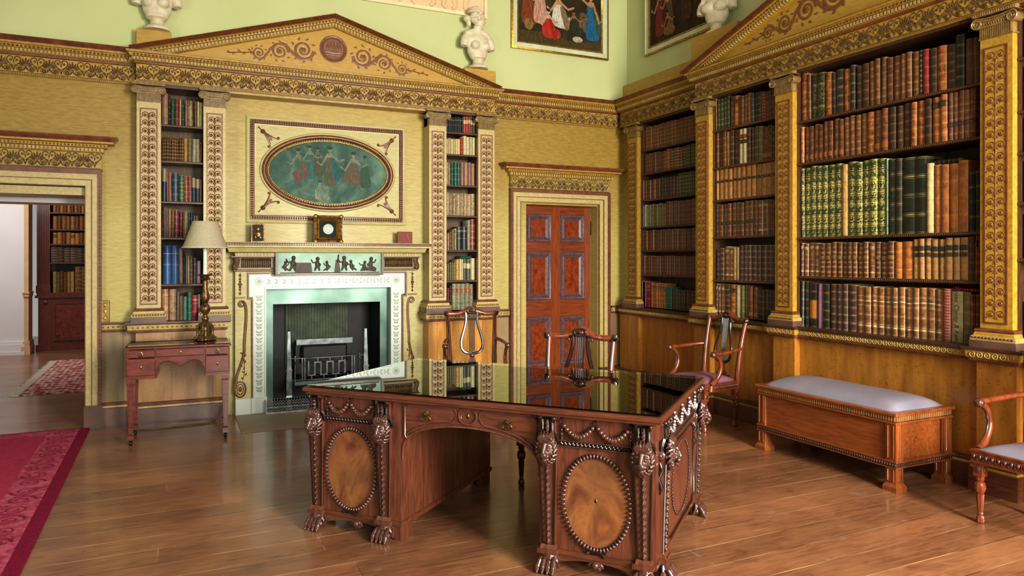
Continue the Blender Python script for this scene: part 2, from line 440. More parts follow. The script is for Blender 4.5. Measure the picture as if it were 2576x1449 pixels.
def spiral(cx, cz, r0, r1, a0, turns, n=18, y=0):
    return [(cx+(r0+(r1-r0)*t)*cos(a0+2*pi*turns*t), y, cz+(r0+(r1-r0)*t)*sin(a0+2*pi*turns*t)) for t in [i/(n-1) for i in range(n)]]
def bez(p0, p1, p2, p3, n=12):
    out = []
    for i in range(n):
        t = i/(n-1); a = (1-t)**3; b = 3*t*(1-t)**2; c = 3*t*t*(1-t); d = t**3
        out.append(tuple(a*w+b*x+c*y+d*z for w, x, y, z in zip(p0, p1, p2, p3)))
    return out
# wall frames: local x runs along the wall, local -y points into the room
BW = dict(loc=(0, 7.41, 0), rot=(0, 0, 0))
RW = dict(loc=(5.04, 0, 0), rot=(0, 0, -pi/2))
# ---------------------------------------------------------------- architecture helpers
def mitre(mb, prof, x0, x1, yf, yb, left=True, right=True):
    """moulding profile [(projection, z)] swept along a run with returned ends"""
    st = []; mb.crisp = True
    for o, z in prof:
        row = []
        row.append((x0-o, yb, z) if left else None)
        row.append((x0-(o if left else 0), yf-o, z)); row.append((x1+(o if right else 0), yf-o, z))
        row.append((x1+o, yb, z) if right else None)
        st.append([r for r in row if r])
    n = len(st[0]); vs = [p for r in st for p in r]; fs = []
    for k in range(len(st)-1):
        for i in range(n-1): fs.append((k*n+i, k*n+i+1, (k+1)*n+i+1, (k+1)*n+i))
    # lids
    top = st[-1]; bot = st[0]
    for row, fl in ((top, False), (bot, True)):
        q = [row[0], row[-1]] ; 
        base = len(vs); vs += row + [(row[-1][0], yb, row[0][2]), (row[0][0], yb, row[0][2])]
        idx = tuple(range(base, base+n+2)); fs.append(idx[::-1] if fl else idx)
    mb.add(vs, fs); return mb
def dentils(mb, x0, x1, y, z0, z1, d=.016, pitch=.027, duty=.62):
    n = max(1, int(round((x1-x0)/pitch))); p = (x1-x0)/n
    for i in range(n): mb.box(x0+i*p+p*(1-duty)/2, x0+i*p+p*(1+duty)/2, y-d, y+.004, z0, z1)
def bosses(mb, x0, x1, y, z, r, h, pitch, n=6, sz=1):
    k = max(1, int(round((x1-x0)/pitch))); p = (x1-x0)/k
    for i in range(k): mb.dome(x0+(i+.5)*p, z, y, r, h, n, sz)

def palmette(mb, x, z, s, y):
    for k in range(-3, 4):
        a = pi/2+k*.36; mb.leaf((x+.1*s*cos(a), z+.1*s*sin(a)), a, s*(.62-.05*abs(k)), s*.13, y, .005)
    mb.dome(x, z+.04*s, y, .08*s, .005, 6)
    for sg in (-1, 1):
        p = bez((x, y, z), (x+sg*.12*s, y, z-.35*s), (x+sg*.5*s, y, z-.4*s), (x+sg*.34*s, y, z-.02*s), 7)
        mb.tube(p, [.045*s]*6+[.03*s], 4, flat=.7)
def heart(mb, x, z, s, y):
    for sg in (-1, 1):
        p = bez((x, y, z-.5*s), (x+sg*.02*s, y, z), (x+sg*.62*s, y, z+.1*s), (x+sg*.42*s, y, z+.46*s), 8)
        p += bez(p[-1], (x+sg*.32*s, y, z+.66*s), (x+sg*.02*s, y, z+.62*s), (x+sg*.06*s, y, z+.36*s), 6)[1:]
        mb.tube(p, .036*s, 4, flat=.7)
        mb.dome(x+sg*.2*s, z+.3*s, y, .1*s, .006, 6)
        mb.leaf((x, z-.2*s), pi/2+sg*.9, .3*s, .12*s, y)
    mb.leaf((x, z), pi/2, .35*s, .1*s, y)
def frieze(mb, x0, x1, y, z0, z1, pitch=.172, phase=0):
    """band of palmettes alternating with vase scrolls over paired rosettes"""
    h = z1-z0; n = max(2, int(round((x1-x0)/(pitch/2)))); p = (x1-x0)/n
    for i in range(n):
        x = x0+(i+.5)*p
        if (i+phase) % 2: palmette(mb, x, z0+.36*h, h*.86, y)
        else: heart(mb, x, z0+.5*h, h*.8, y)
        mb.dome(x0+i*p+p*.02, z0+.24*h, y, .13*h, .008, 8)
        mb.tube(spiral(x0+i*p+p*.02, z0+.24*h, .2*h, .17*h, 0 if i % 2 else pi, .85*(1 if i % 2 else -1), 9, y), .02*h, 4, flat=.7)
    mb.box(x0, x1, y-.004, y+.002, z0-.004, z0+.004)

ENT_Z = 3.07
def entablature(name, root_frame, x0, x1, yf, yb, sima=True, left=True, right=True, label='', phase=0):
    root = struct(thing(name, label, 'entablature', **root_frame)) if False else None
    e = bpy.data.objects.new(name, None); COL.objects.link(e)
    e.location = root_frame['loc']; e.rotation_euler = root_frame['rot']; e['kind'] = 'structure'; e['label'] = label
    Z = ENT_Z
    b = MB().m('gold_trim')
    mitre(b, [(.012, Z), (.012, Z+.016), (0, Z+.02), (0, Z+.165)], x0, x1, yf, yb, left, right)
    b.build('frieze_board', e)
    c = MB().m('gold_trim')
    top = [(.02, Z+.185), (.035, Z+.19), (.035, Z+.222), (.05, Z+.226), (.06, Z+.25), (.075, Z+.254), (.08, Z+.27)]
    mitre(c, top, x0, x1, yf, yb, left, right); c.build('cornice', e)
    r = MB().m('redbrown')
    mitre(r, [(0, Z+.165), (.014, Z+.17), (.018, Z+.185)], x0, x1, yf, yb, left, right)
    if sima: mitre(r, [(.082, Z+.27), (.085, Z+.276), (.112, Z+.3), (.116, Z+.31)], x0, x1, yf, yb, left, right)
    else: mitre(r, [(.082, Z+.27), (.083, Z+.274)], x0, x1, yf, yb, left, right)
    r.build('moulding', e)
    d = MB().m('cream'); dentils(d, x0-(.03 if left else 0), x1+(.03 if right else 0), yf-.035, Z+.192, Z+.218, .018, .029)
    if left:
        n = int(abs(yb-yf)/.03)
        for i in range(n): d.box(x0-.053, x0-.03, yf+i*.03, yf+i*.03+.018, Z+.192, Z+.218)
    if right:
        n = int(abs(yb-yf)/.03)
        for i in range(n): d.box(x1+.03, x1+.053, yf+i*.03, yf+i*.03+.018, Z+.192, Z+.218)
    d.build('dentils', e)
    o = MB().m('olive')
    frieze(o, x0+.01, x1-.01, yf-.001, Z+.022, Z+.16, phase=phase)
    bosses(o, x0-.03, x1+.03, yf-.055, Z+.238, .011, .007, .03, 6)
    bosses(o, x0, x1, yf-.012, Z+.008, .006, .004, .016, 5)
    o.build('carving', e)
    return e

def pilaster_mesh(mat):
    """carved candelabra strip, cell local: x centred, z from 0; returned as a mesh"""
    mb = MB().m(mat); H = 1.715; n = 24; p = H/n
    for i in range(n):
        z = (i+.5)*p
        for sg in (-1, 1):
            cx = sg*.030
            mb.tube(spiral(cx, z, .029, .013, pi*(1 if sg > 0 else 0)+sg*1.0, -sg*1.15, 12), .0036, 4, flat=.8)
            mb.rosette(cx, z, 0, .013, .005, 4)
            mb.leaf((cx+sg*.018, z-.016), -pi/2+sg*1.0, .018, .010, 0, .004)
            mb.leaf((0, z-p*.45), pi/2-sg*.75, .022, .009, 0, .003)
        if i % 2: mb.dome(0, z-p*.45, 0, .0075, .006, 6, 1.5)
    mb.tube([(0, 0, .01), (0, 0, H-.02)], .0028, 4)
    return mb.mesh('carved_scrolls')
PM = {'pale_trim': pilaster_mesh('carve_left'), 'gold_trim': pilaster_mesh('carve_right')}
def capital_mesh(w):
    h = w/2; mb = MB().m('capital_tone')
    n = int(w/.0125)
    for i in range(n): x = -h+(i+.5)*w/n; mb.box(x-.004, x+.004, -.012, 0, -.075, -.012)
    mb.box(-h-.006, h+.006, -.008, .06, -.082, -.073)
    mb.box(-h, h, -.004, .06, -.075, -.01)
    mb.box(-h-.004, h+.004, -.02, .06, -.012, .0)
    bosses(mb, -h, h, -.022, .006, .007, .008, .015, 6)
    mb.box(-h, h, -.018, .06, 0, .016)
    # volutes
    for sg in (-1, 1):
        cx, cz = sg*(h+.008), .018
        mb.lathe([(.028, -.026), (.031, -.022), (.031, .055), (.028, .06)], 16, (cx, 0, cz), 'y')
        mb.tube(spiral(cx, cz, .035, .008, pi/2, sg*-2.0, 26, -.027), [.0062-.0035*i/25 for i in range(26)], 5)
        mb.dome(cx, cz, -.026, .008, .006, 6)
    # sagging band between the volutes and the abacus
    for dz, r in ((.052, .0045), (.034, .0035)):
        mb.tube([(x, -.028, dz-.010*(1-(x/(h+.008))**2)) for x in [(-1+2*i/10)*(h+.008) for i in range(11)]], r, 5)
    mb.box(-h-.004, h+.004, -.022, .06, .012, .05)
    mb.prism([(-h-.03, .062), (h+.03, .062), (h+.036, .072), (h+.036, .084), (-h-.036, .084), (-h-.036, .072)], -.034, .06)
    bosses(mb, -h-.03, h+.03, -.034, .073, .006, .004, .014, 5)
    return mb.mesh('capital_mesh', True, 35)
CAPM = {}
def pilaster(fr, x0, x1, yf, depth, label, group=None, body='gold_trim'):
    w = x1-x0; xc = (x0+x1)/2
    L = Matrix.Translation(fr['loc']) @ Matrix.Rotation(fr['rot'][2], 4, 'Z') @ Vector((xc, yf, 0))
    t = thing('pilaster', label, 'pilaster', (L.x, L.y, .93), fr['rot'][2], group)
    h = w/2; d = depth
    b = MB().m('plinth').box(-h-.045, h+.045, -.045, d, 0, .045)
    b.m('cream'); mitre(b, [(.04, .045), (.043, .055), (.038, .072), (.028, .078)], -h, h, 0, d)
    b.m(body); mitre(b, [(.026, .078), (.026, .092), (.018, .1)], -h, h, 0, d)
    b.m('redbrown'); mitre(b, [(.022, .1), (.026, .108), (.022, .118), (.006, .124)], -h, h, 0, d)
    b.m('olive'); bosses(b, -h-.035, h+.035, -.042, .063, .009, .005, .022, 6)
    b.build('base', t)
    s = MB().m(body)
    m_ = .033
    s.box(-h, h, 0, d, .12, 1.972)
    s.build('shaft', t)
    p = MB().m('cream_ground' if body == 'pale_trim' else body).box(-h+m_, h-m_, -.002, 0, .165, 1.905)
    p.m('redbrown')
    for a, bb, c, e in ((-h+m_-.006, h-m_+.006, .155, .165), (-h+m_-.006, h-m_+.006, 1.905, 1.915), (-h+m_-.006, -h+m_+.002, .155, 1.915), (h-m_-.002, h-m_+.006, .155, 1.915)):
        p.box(a, bb, -.007, 0, c, e)
    bosses(p, -h+m_, h-m_, -.007, .16, .004, .003, .011, 4)
    p.build('panel_border', t)
    put('carved_scrolls', PM[body], t, (0, -.0025, .178), scale=(w/.195, 1, 1))
    k = round(w, 3)
    if k not in CAPM: CAPM[k] = capital_mesh(w)
    put('capital', CAPM[k], t, (0, 0, 2.055))
    return t

RAIL = [(.0, -.095), (.01, -.088), (.012, -.07), (.02, -.064), (.028, -.02), (.04, -.014), (.044, 0)]
def chair_rail(mb, x0, x1, yf, yb, z, left, right, gold=False):
    mb.m('redbrown'); mitre(mb, [(0, z-.095), (.012, z-.09), (.014, z-.072)], x0, x1, yf, yb, left, right)
    mb.m('gold_trim' if gold else 'cream'); mitre(mb, [(.014, z-.072), (.022, z-.066), (.026, z-.026), (.034, z-.02)], x0, x1, yf, yb, left, right)
    mb.m('shelf' if gold else 'plinth'); mitre(mb, [(.036, z-.02), (.042, z-.012), (.042, z)], x0, x1, yf, yb, left, right)
    mb.m('cream' if gold else 'olive')
    if gold:
        n = int((x1-x0)/.044); p = (x1-x0)/n
        for i in range(n):
            x = x0+(i+.5)*p
            mb.tube([(x+.017*cos(2*pi*k/8), yf-.027, z-.046+.017*sin(2*pi*k/8)) for k in range(8)], .0035, 4, closed=True)
            mb.dome(x, z-.046, yf-.025, .007, .006, 5)
    else: bosses(mb, x0, x1, yf-.024, z-.046, .0085, .005, .04, 6)
    mb.m('redbrown'); bosses(mb, x0, x1, yf-.013, z-.081, .006, .005, .014, 4, 1.3)
def base_mould(mb, x0, x1, yf, yb, left, right, zt=.21, gold=False):
    mb.m('plinth' if not gold else 'mahog_h'); mitre(mb, [(.03, 0), (.03, zt-.05), (.024, zt-.045)], x0, x1, yf, yb, left, right)
    mb.m('cream' if not gold else 'gold_trim'); mitre(mb, [(.024, zt-.045), (.02, zt-.03), (.016, zt-.03)], x0, x1, yf, yb, left, right)
    mb.m('redbrown' if not gold else 'olive'); mitre(mb, [(.02, zt-.03), (.02, zt-.006), (.006, zt)], x0, x1, yf, yb, left, right)
    bosses(mb, x0, x1, yf-.02, zt-.018, .009, .005, .02, 5)
def E_(name, fr, label=None, kind='structure'):
    e = bpy.data.objects.new(name, None); COL.objects.link(e); e.location = fr['loc']; e.rotation_euler = fr['rot']
    e['kind'] = kind
    if label: e['label'] = label
    return e

# ---------------------------------------------------------------- floor, walls
struct(MB().m('floor').box(-6, 6.2, -3, 16.5, -.06, 0).build('floor'), 'worn oak floorboards running across the library')
# far wall: satin veneer to the cornice, green plaster above
wb = E_('wall_back', BW, 'wall with fireplace, satinwood veneer below and pale green plaster above')
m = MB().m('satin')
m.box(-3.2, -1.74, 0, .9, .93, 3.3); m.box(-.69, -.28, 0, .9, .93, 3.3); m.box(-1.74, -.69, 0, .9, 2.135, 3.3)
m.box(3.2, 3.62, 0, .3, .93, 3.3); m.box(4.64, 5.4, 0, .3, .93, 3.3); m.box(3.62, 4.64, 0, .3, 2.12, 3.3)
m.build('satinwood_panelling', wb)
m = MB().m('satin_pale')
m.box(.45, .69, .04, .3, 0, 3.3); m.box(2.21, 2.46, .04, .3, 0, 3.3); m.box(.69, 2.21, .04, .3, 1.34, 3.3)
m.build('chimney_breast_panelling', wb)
m = MB().m('veneer_pale').box(-.29, .46, -.135, .16, .003, .86); m.m('veneer').box(2.45, 3.19, -.135, .16, .003, .86); m.m('veneer_grey'); m.box(-3.2, -1.74, 0, .9, 0, .93); m.box(-.69, -.28, 0, .9, 0, .93); m.box(3.2, 3.62, 0, .3, 0, .93); m.box(4.64, 5.4, 0, .3, 0, .93)
m.build('dado_panelling', wb)
m = MB().m('green_wall').box(-3.2, 5.3, 0, .3, 3.3, 6.0); m.build('green_plaster', wb)
m = MB().m('shelf_back'); m.box(-.3, .48, .16, .3, 0, 3.3); m.box(2.42, 3.22, .16, .3, 0, 3.3); m.build('alcove_backing', wb)
struct(MB().m('white').box(-3.4, 5.4, -.4, 7.7, 5.6, 5.7).build('ceiling'), 'pale ceiling')
struct(MB().m('green_wall').box(-3.4, -3.2, -.4, 7.41, 0, 5.6).build('wall_left'), 'side wall of the library')
wr = E_('wall_right', RW, 'wall of fitted bookcases with pale green plaster above')
m = MB().m('green_wall').box(-7.41, 0, 0, .3, 3.3, 6.0); m.build('green_plaster', wr)
m = MB().m('shelf_back').box(-7.41, 0, .14, .3, 0, 3.3); m.build('bookcase_backing', wr)
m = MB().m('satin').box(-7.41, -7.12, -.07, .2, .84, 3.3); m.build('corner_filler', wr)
m = MB().m('veneer_y')
m.box(-7.41, -5.72, -.11, 0, 0, .84); m.box(-5.76, -1.66, -.26, 0, 0, .84)
for a, b_ in ((-5.76, -5.53), (-4.71, -4.475), (-2.96, -2.715), (-1.9, -1.67)): m.box(a, b_, -.32, 0, 0, .84)
m.box(-7.3, -6.93, -.17, 0, 0, .84); m.box(-1.66, 0, -.11, 0, 0, .84)
m.build('dado_panelling', wr)
m = MB().m('satin_ped'); m.box(-7.41, -5.78, -.06, 0, 3.3, 3.6); m.build('attic_block', wr)

e = E_('trim_1', BW, 'studded chair rail along the wall with the fireplace')
m = MB(); 
chair_rail(m, -.572, -.375, 0, .1, .93, False, False); chair_rail(m, -.33, .46, -.17, .04, .93, True, True)
chair_rail(m, 2.43, 3.2, -.17, .04, .93, True, True); chair_rail(m, 3.25, 3.47, 0, .1, .93, False, False); chair_rail(m, 4.8, 5.0, 0, .1, .93, False, False)
chair_rail(m, -3.0, -1.87, 0, .1, .93, False, False)
m.build('rail', e)
e = E_('trim_2', RW, 'gilt ring-carved chair rail under the bookcases')
m = MB()
chair_rail(m, -7.3, -5.8, -.17, 0, .93, False, False, True); chair_rail(m, -5.80, -1.66, -.30, 0, .93, True, False, True)
for a, b_ in ((-5.775, -5.505), (-4.73, -4.455), (-2.98, -2.695)): chair_rail(m, a, b_, -.345, -.26, .93, True, True, True)
m.build('rail', e)
m = MB().m('shelf').box(-7.3, -5.8, -.2, 0, .9, .932).box(-5.8, -1.66, -.33, 0, .9, .932); m.build('ledge', e)
e = E_('baseboard_back', BW, 'purple brown skirting with carved top along the fireplace wall')
m = MB()
base_mould(m, -.56, -.3, 0, .1, False, False); base_mould(m, -.29, .46, -.16, .04, True, False); base_mould(m, 2.45, 3.19, -.16, .04, False, True)
base_mould(m, 3.22, 3.48, 0, .1, False, False); base_mould(m, 4.79, 5.0, 0, .1, False, False); base_mould(m, -3, -1.87, 0, .1, False, False)
m.build('skirting', e)
e = E_('baseboard_right', RW, 'dark skirting with gilt top below the bookcase dado')
m = MB()
base_mould(m, -7.41, -5.76, -.17, 0, False, False, .2, True); base_mould(m, -5.76, -1.66, -.27, 0, True, False, .2, True)
for a, b_ in ((-5.76, -5.53), (-4.71, -4.475), (-2.96, -2.715)): base_mould(m, a, b_, -.33, 0, True, True, .2, True)
m.build('skirting', e)

# ---------------------------------------------------------------- entablatures
entablature('trim_3', BW, -3.0, -.30, -.02, .1, True, False, False, 'carved palmette cornice over the open doorway')
entablature('trim_4', BW, -.285, 3.205, -.16, .1, False, True, True, 'carved palmette cornice under the chimney pediment', 1)
entablature('trim_5', BW, 3.2, 4.93, -.02, .1, True, False, False, 'carved palmette cornice over the closed door')
entablature('trim_6', RW, -7.3, -5.75, -.17, .1, True, False, False, 'carved palmette cornice over the corner bookcase')
entablature('trim_7', RW, -5.745, -1.69, -.32, .1, False, True, True, 'carved palmette cornice under the pediment of the wide bookcase', 1)
m = MB().m('shelf'); m.box(-.27, .47, -.15, .2, 3.045, 3.075); m.box(2.43, 3.19, -.15, .2, 3.045, 3.075); m.build('alcove_soffit', bpy.data.objects['trim_4'])
m = MB().m('cream'); m.box(.46, 2.45, -.14, .05, 3.05, 3.072); m.build('soffit', bpy.data.objects['trim_4'])
m = MB().m('shelf'); m.box(-5.7, -1.7, -.31, .2, 3.05, 3.075); m.build('alcove_soffit', bpy.data.objects['trim_7'])
m = MB().m('shelf'); m.box(-7.2, -5.7, -.16, .2, 3.05, 3.075); m.build('alcove_soffit', bpy.data.objects['trim_6'])

def pediment(fr, x0, x1, yf, yb, apex, label, orn, s=1):
    """x0,x1 outer tips; apex = top of the raking cornice"""
    L = Matrix.Rotation(fr['rot'][2], 4, 'Z') @ Vector(((x0+x1)/2, yf, 0))
    e = thing('pediment', label, 'pediment', (fr['loc'][0]+L.x, fr['loc'][1]+L.y, 3.34), fr['rot'][2])
    Wd = (x1-x0)/2; TH = .118; zt = 3.365; base = 3.343; D = yb-yf
    k = (apex-zt)/Wd
    def rake(mb, prof):
        """prof [(proj, h)] h above the under line"""
        vs = []; fs = []; n = len(prof)
        for sg in (-1, 1):
            o0 = len(vs)
            for o, h in prof:
                u = max(0, (base-(zt-TH)-h)/k)       # start where the line clears the level cornice
                xs = min(Wd, u)
                vs.append((sg*(Wd-xs), -o, max(base, zt-TH+h)-3.34))
                vs.append((0, -o, apex-TH+h-3.34))
            for i in range(n-1):
                q = (o0+2*i, o0+2*i+1, o0+2*i+3, o0+2*i+2); fs.append(q if sg < 0 else q[::-1])
        mb.add(vs, fs)
    c = MB().m('gold_trim'); rake(c, [(0, 0), (.02, .0), (.035, .006), (.035, .045), (.055, .05), (.058, .078), (.07, .083)])
    c.m('redbrown'); rake(c, [(.07, .083), (.078, .086), (.1, .112), (.105, .118), (.0, .118), (-D, .118)])
    c.m('cream')
    n = int(Wd/.03)
    for sg in (-1, 1):
        for i in range(n):
            xx = Wd-(i+.5)*Wd/n; z = zt-TH+(Wd-xx)*k
            if z+.01 < base: continue
            c.add([(sg*xx-.009, -.053, z+.01-sg*.009*0-3.34), (sg*xx+.009, -.053, z+.01-3.34), (sg*xx+.009, -.053, z+.041-3.34), (sg*xx-.009, -.053, z+.041-3.34),
                   (sg*xx-.009, -.034, z+.01-3.34), (sg*xx+.009, -.034, z+.01-3.34), (sg*xx+.009, -.034, z+.041-3.34), (sg*xx-.009, -.034, z+.041-3.34)],
                  [(0,1,2,3), (3,2,6,7), (0,4,5,1), (1,5,6,2), (0,3,7,4)])
    c.m('olive')
    n = int(Wd/.032)
    for sg in (-1, 1):
        for i in range(n):
            xx = Wd-(i+.5)*Wd/n; z = zt-TH+(Wd-xx)*k
            if z+.05 > base: c.dome(sg*xx, z+.064-3.34, -.056, .011, .006, 6)
    c.m('brown')
    n = int(Wd/.016)
    for sg in (-1, 1):
        for i in range(n):
            xx = Wd-(i+.5)*Wd/n; z = zt-TH+(Wd-xx)*k-3.34
            c.add([(sg*xx-.004, -.086, z+.088), (sg*xx+.004, -.086, z+.088), (sg*xx+.004, -.109, z+.112), (sg*xx-.004, -.109, z+.112)], [(0, 1, 2, 3)])
    c.build('raking_cornice', e)
    t = MB().m('satin_ped').prism([(-Wd, -.02), (Wd, -.02), (0, apex-TH+.02-3.34)], 0, D); t.build('tympanum', e)
    o = MB().m('scroll_paint'); orn(o, k); o.build('painted_scrollwork', e)
    return e
def scrollwork(mb, cz, R0, specs, y=-.003, medallion=True):
    if medallion:
        mb.disc(0, cz, y-.001, R0, R0, 32)
        mb.m('brown'); mb.tube([(R0*cos(2*pi*i/40), y-.002, cz+R0*sin(2*pi*i/40)) for i in range(40)], .012, 5, closed=True, flat=.4)
        mb.tube([(R0*.84*cos(2*pi*i/40), y-.002, cz+R0*.84*sin(2*pi*i/40)) for i in range(40)], .003, 4, closed=True)
        for x in (-.45, -.2, .05, .3, .5):     # tiny figures in a boat
            mb.ell((x*R0, y-.002, cz+.02), (.09*R0, .002, .26*R0), 8, 5); mb.ell((x*R0, y-.002, cz+.02+.33*R0), (.055*R0, .002, .06*R0), 6, 4)
        mb.tube([(-.62*R0, y-.003, cz-.22*R0), (0, y-.003, cz-.3*R0), (.62*R0, y-.003, cz-.22*R0)], .008, 4, flat=.4)
        mb.tube([(-.5*R0, y-.003, cz-.46*R0), (.5*R0, y-.003, cz-.46*R0)], .004, 4, flat=.4)
        mb.m('scroll_paint')
    for sg in (-1, 1):
        px = None
        for i, (x, z, r) in enumerate(specs):
            d = 1 if i % 2 == 0 else -1
            mb.tube(spiral(sg*x, z, r, r*.25, (0 if sg < 0 else pi) , sg*d*1.7, 30, y), [r*.16*(1-.6*j/29) for j in range(30)], 4, flat=.25)
            mb.rosette(sg*x, z, y, r*.32, .004, 6)
            if px is not None:
                mb.tube(bez((sg*px[0], y, px[1]-d*-px[2]*.9), (sg*(px[0]+px[2]), y, px[1]+d*px[2]), (sg*(x-r), y, z-d*r), (sg*(x-r*.2), y, z-d*r), 9), r*.15, 4, flat=.25)
            for q in range(9):
                a = q*.7; mb.leaf((sg*x+r*cos(a), z+r*sin(a)), a+sg*d*.9, r*.42, r*.2, y, .003)
            px = (x, z, r)
        x, z, r = px
        for q in range(5):
            xx = x+r+q*.045*1.1; mb.leaf((sg*xx, z-.012*q*.6), (0 if sg > 0 else pi)+(.6 if q % 2 else -.6), .05-.005*q, .018, y, .003)
        mb.tube([(sg*(x+r*.8), y, z), (sg*(x+r+.22), y, z-.03)], .004, 4)
def orn_a(mb, k): scrollwork(mb, .235, .125, [(.29, .19, .098), (.51, .15, .082), (.70, .115, .062)])
pediment(BW, -.341, 3.218+.03, -.16, .02, 3.90, 'low satinwood pediment with painted scrollwork over the fireplace', orn_a)
def orn_b(mb, k): scrollwork(mb, .30, .16, [(.36, .24, .12), (.63, .20, .10), (.86, .165, .08), (1.05, .13, .06)])
pediment(RW, -5.86, -1.57, -.32, .02, 4.0, 'low satinwood pediment with painted scrollwork over the wide bookcase', orn_b)

# blocks that carry the busts
for x0, x1, lb in ((-.286, .0, 'satinwood block over the alcove by the open doorway'), (2.86, 3.23, 'satinwood block behind the foot of the chimney pediment')):
    b = MB().m('satin_ped').cbox(x0, x1, -.13, 0, 0, .56-.37, .003); o = b.build('bust_plinth'); o.location = (0, 7.41, 3.37); tag(o, lb, 'plinth')
b = MB().m('satin_ped').cbox(-5.86, -5.2, -.28, -.02, 0, .37, .003)
o = b.build('bust_plinth'); o.location = (5.04, 0, 3.345); o.rotation_euler = (0, 0, -pi/2); tag(o, 'satinwood block behind the pediment of the wide bookcase', 'plinth')

# ---------------------------------------------------------------- pilasters
for fr, x0, x1, y, d, lb in ((BW, -.282, -.087, -.16, .2, 'carved satinwood pilaster nearest the open doorway'),
        (BW, .266, .457, -.16, .2, 'carved satinwood pilaster behind the table lamp'),
        (BW, 2.45, 2.642, -.16, .2, 'carved satinwood pilaster beside the fireplace and the lyre chair'),
        (BW, 3.008, 3.2, -.16, .2, 'carved satinwood pilaster nearest the closed panelled door'),
        (RW, -7.14, -6.95, -.17, .06, 'carved satinwood pilaster in the room corner beside the closed door'),
        (RW, -5.737, -5.543, -.32, .06, 'carved satinwood pilaster under the low corner of the pediment'),
        (RW, -4.689, -4.496, -.32, .06, 'carved satinwood pilaster between the narrow and the wide bookcase'),
        (RW, -2.937, -2.739, -.32, .06, 'large carved satinwood pilaster at the near end of the wide bookcase'),
        (RW, -1.887, -1.69, -.32, .06, 'carved satinwood pilaster at the end of the bookcase wall')):
    pilaster(fr, x0, x1, y, d, lb, 'carved pilasters framing the alcoves and bookcases', 'pale_trim' if fr is BW else 'gold_trim')

# ---------------------------------------------------------------- bookcases
def bookcase(fr, x0, x1, yf, yb, shelves, label, name='bookcase', mat='shelf', back='shelf_back', z1=3.06):
    L = Matrix.Rotation(fr['rot'][2], 4, 'Z') @ Vector(((x0+x1)/2, yf, 0))
    t = thing(name, label, 'bookcase', (fr['loc'][0]+L.x, fr['loc'][1]+L.y, .93), fr['rot'][2])
    h = (x1-x0)/2; D = yb-yf
    MB().m(mat).box(-h-.03, -h+.001, 0, D, .003, z1-.93).build('side_panel', t); MB().m(mat).box(h-.001, h+.03, 0, D, .003, z1-.93).build('side_panel', t)
    b = MB().m(back).box(-h, h, D-.01, D, .003, z1-.93)
    for i in range(int(2*h/.12)): b.box(-h+.1+i*.12, -h+.104+i*.12, D-.012, D, .003, z1-.93)
    b.build('back_panel', t)
    for z in shelves:
        s = MB().m(mat).box(-h, h, .008, D-.01, z-.93-.02, z-.93)
        s.tube([(-h-.004, .006, z-.942), (h+.004, .006, z-.942)], .012, 6)
        n = int(2*h/.016)
        s.m('brown')
        for i in range(n): s.dome(-h+(i+.5)*2*h/n, z-.942, -.004, .006, .004, 4)
        s.build('shelf', t)
    return t
SH = dict(big=[1.353, 1.677, 2.30, 2.652], narrow=[1.296, 1.709, 2.064, 2.379, 2.74], corner=[1.316, 1.594, 1.864, 2.174, 2.476, 2.745],
          left=[1.267, 1.692, 2.021, 2.39, 2.719], n4=[1.266, 1.592, 1.962, 2.29, 2.621, 2.858])
bookcase(BW, -.085, .266, -.12, .16, SH['left'], 'tall narrow alcove bookcase between pilasters behind the lamp')
bookcase(BW, 2.642, 3.008, -.12, .16, SH['n4'], 'tall narrow alcove bookcase between the fireplace and the closed door')
bookcase(RW, -6.94, -5.737, -.12, .14, SH['corner'], 'fitted bookcase in the corner beside the closed door')
bookcase(RW, -5.54, -4.69, -.27, .06, SH['narrow'], 'narrow fitted bookcase between two pilasters behind the lyre armchair')
bookcase(RW, -4.49, -2.94, -.27, .10, SH['big'], 'wide fitted bookcase behind the long bench')
bookcase(RW, -2.735, -1.89, -.27, .10, [1.5, 1.85, 2.16, 2.42, 2.75], 'narrow fitted bookcase at the near end of the wall')
# ---------------------------------------------------------------- doors
def overdoor(name, x0, x1, y, label):
    """carved frieze and little cornice over a doorway; x0,x1 outer edges of the frieze"""
    e = E_(name, BW, label); 
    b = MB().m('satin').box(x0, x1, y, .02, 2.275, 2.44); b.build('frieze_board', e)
    c = MB().m('gold_trim'); mitre(c, [(.004, 2.43), (.02, 2.436), (.02, 2.47), (.045, 2.475), (.05, 2.5), (.1, 2.505), (.1, 2.52)], x0, x1, y, .02); c.build('cornice', e)
    r = MB().m('redbrown'); mitre(r, [(.1, 2.52), (.104, 2.53), (.13, 2.555), (.132, 2.565)], x0, x1, y, .02); mitre(r, [(0, 2.272), (.008, 2.276), (.008, 2.286), (0, 2.29)], x0, x1, y, .02); r.build('moulding', e)
    d = MB().m('cream'); dentils(d, x0-.02, x1+.02, y-.02, 2.44, 2.467, .02, .03); d.build('dentils', e)
    o = MB().m('olive'); frieze(o, x0+.01, x1-.01, y-.001, 2.292, 2.428); bosses(o, x0-.04, x1+.04, y-.048, 2.488, .009, .006, .027, 5); o.build('carving', e)
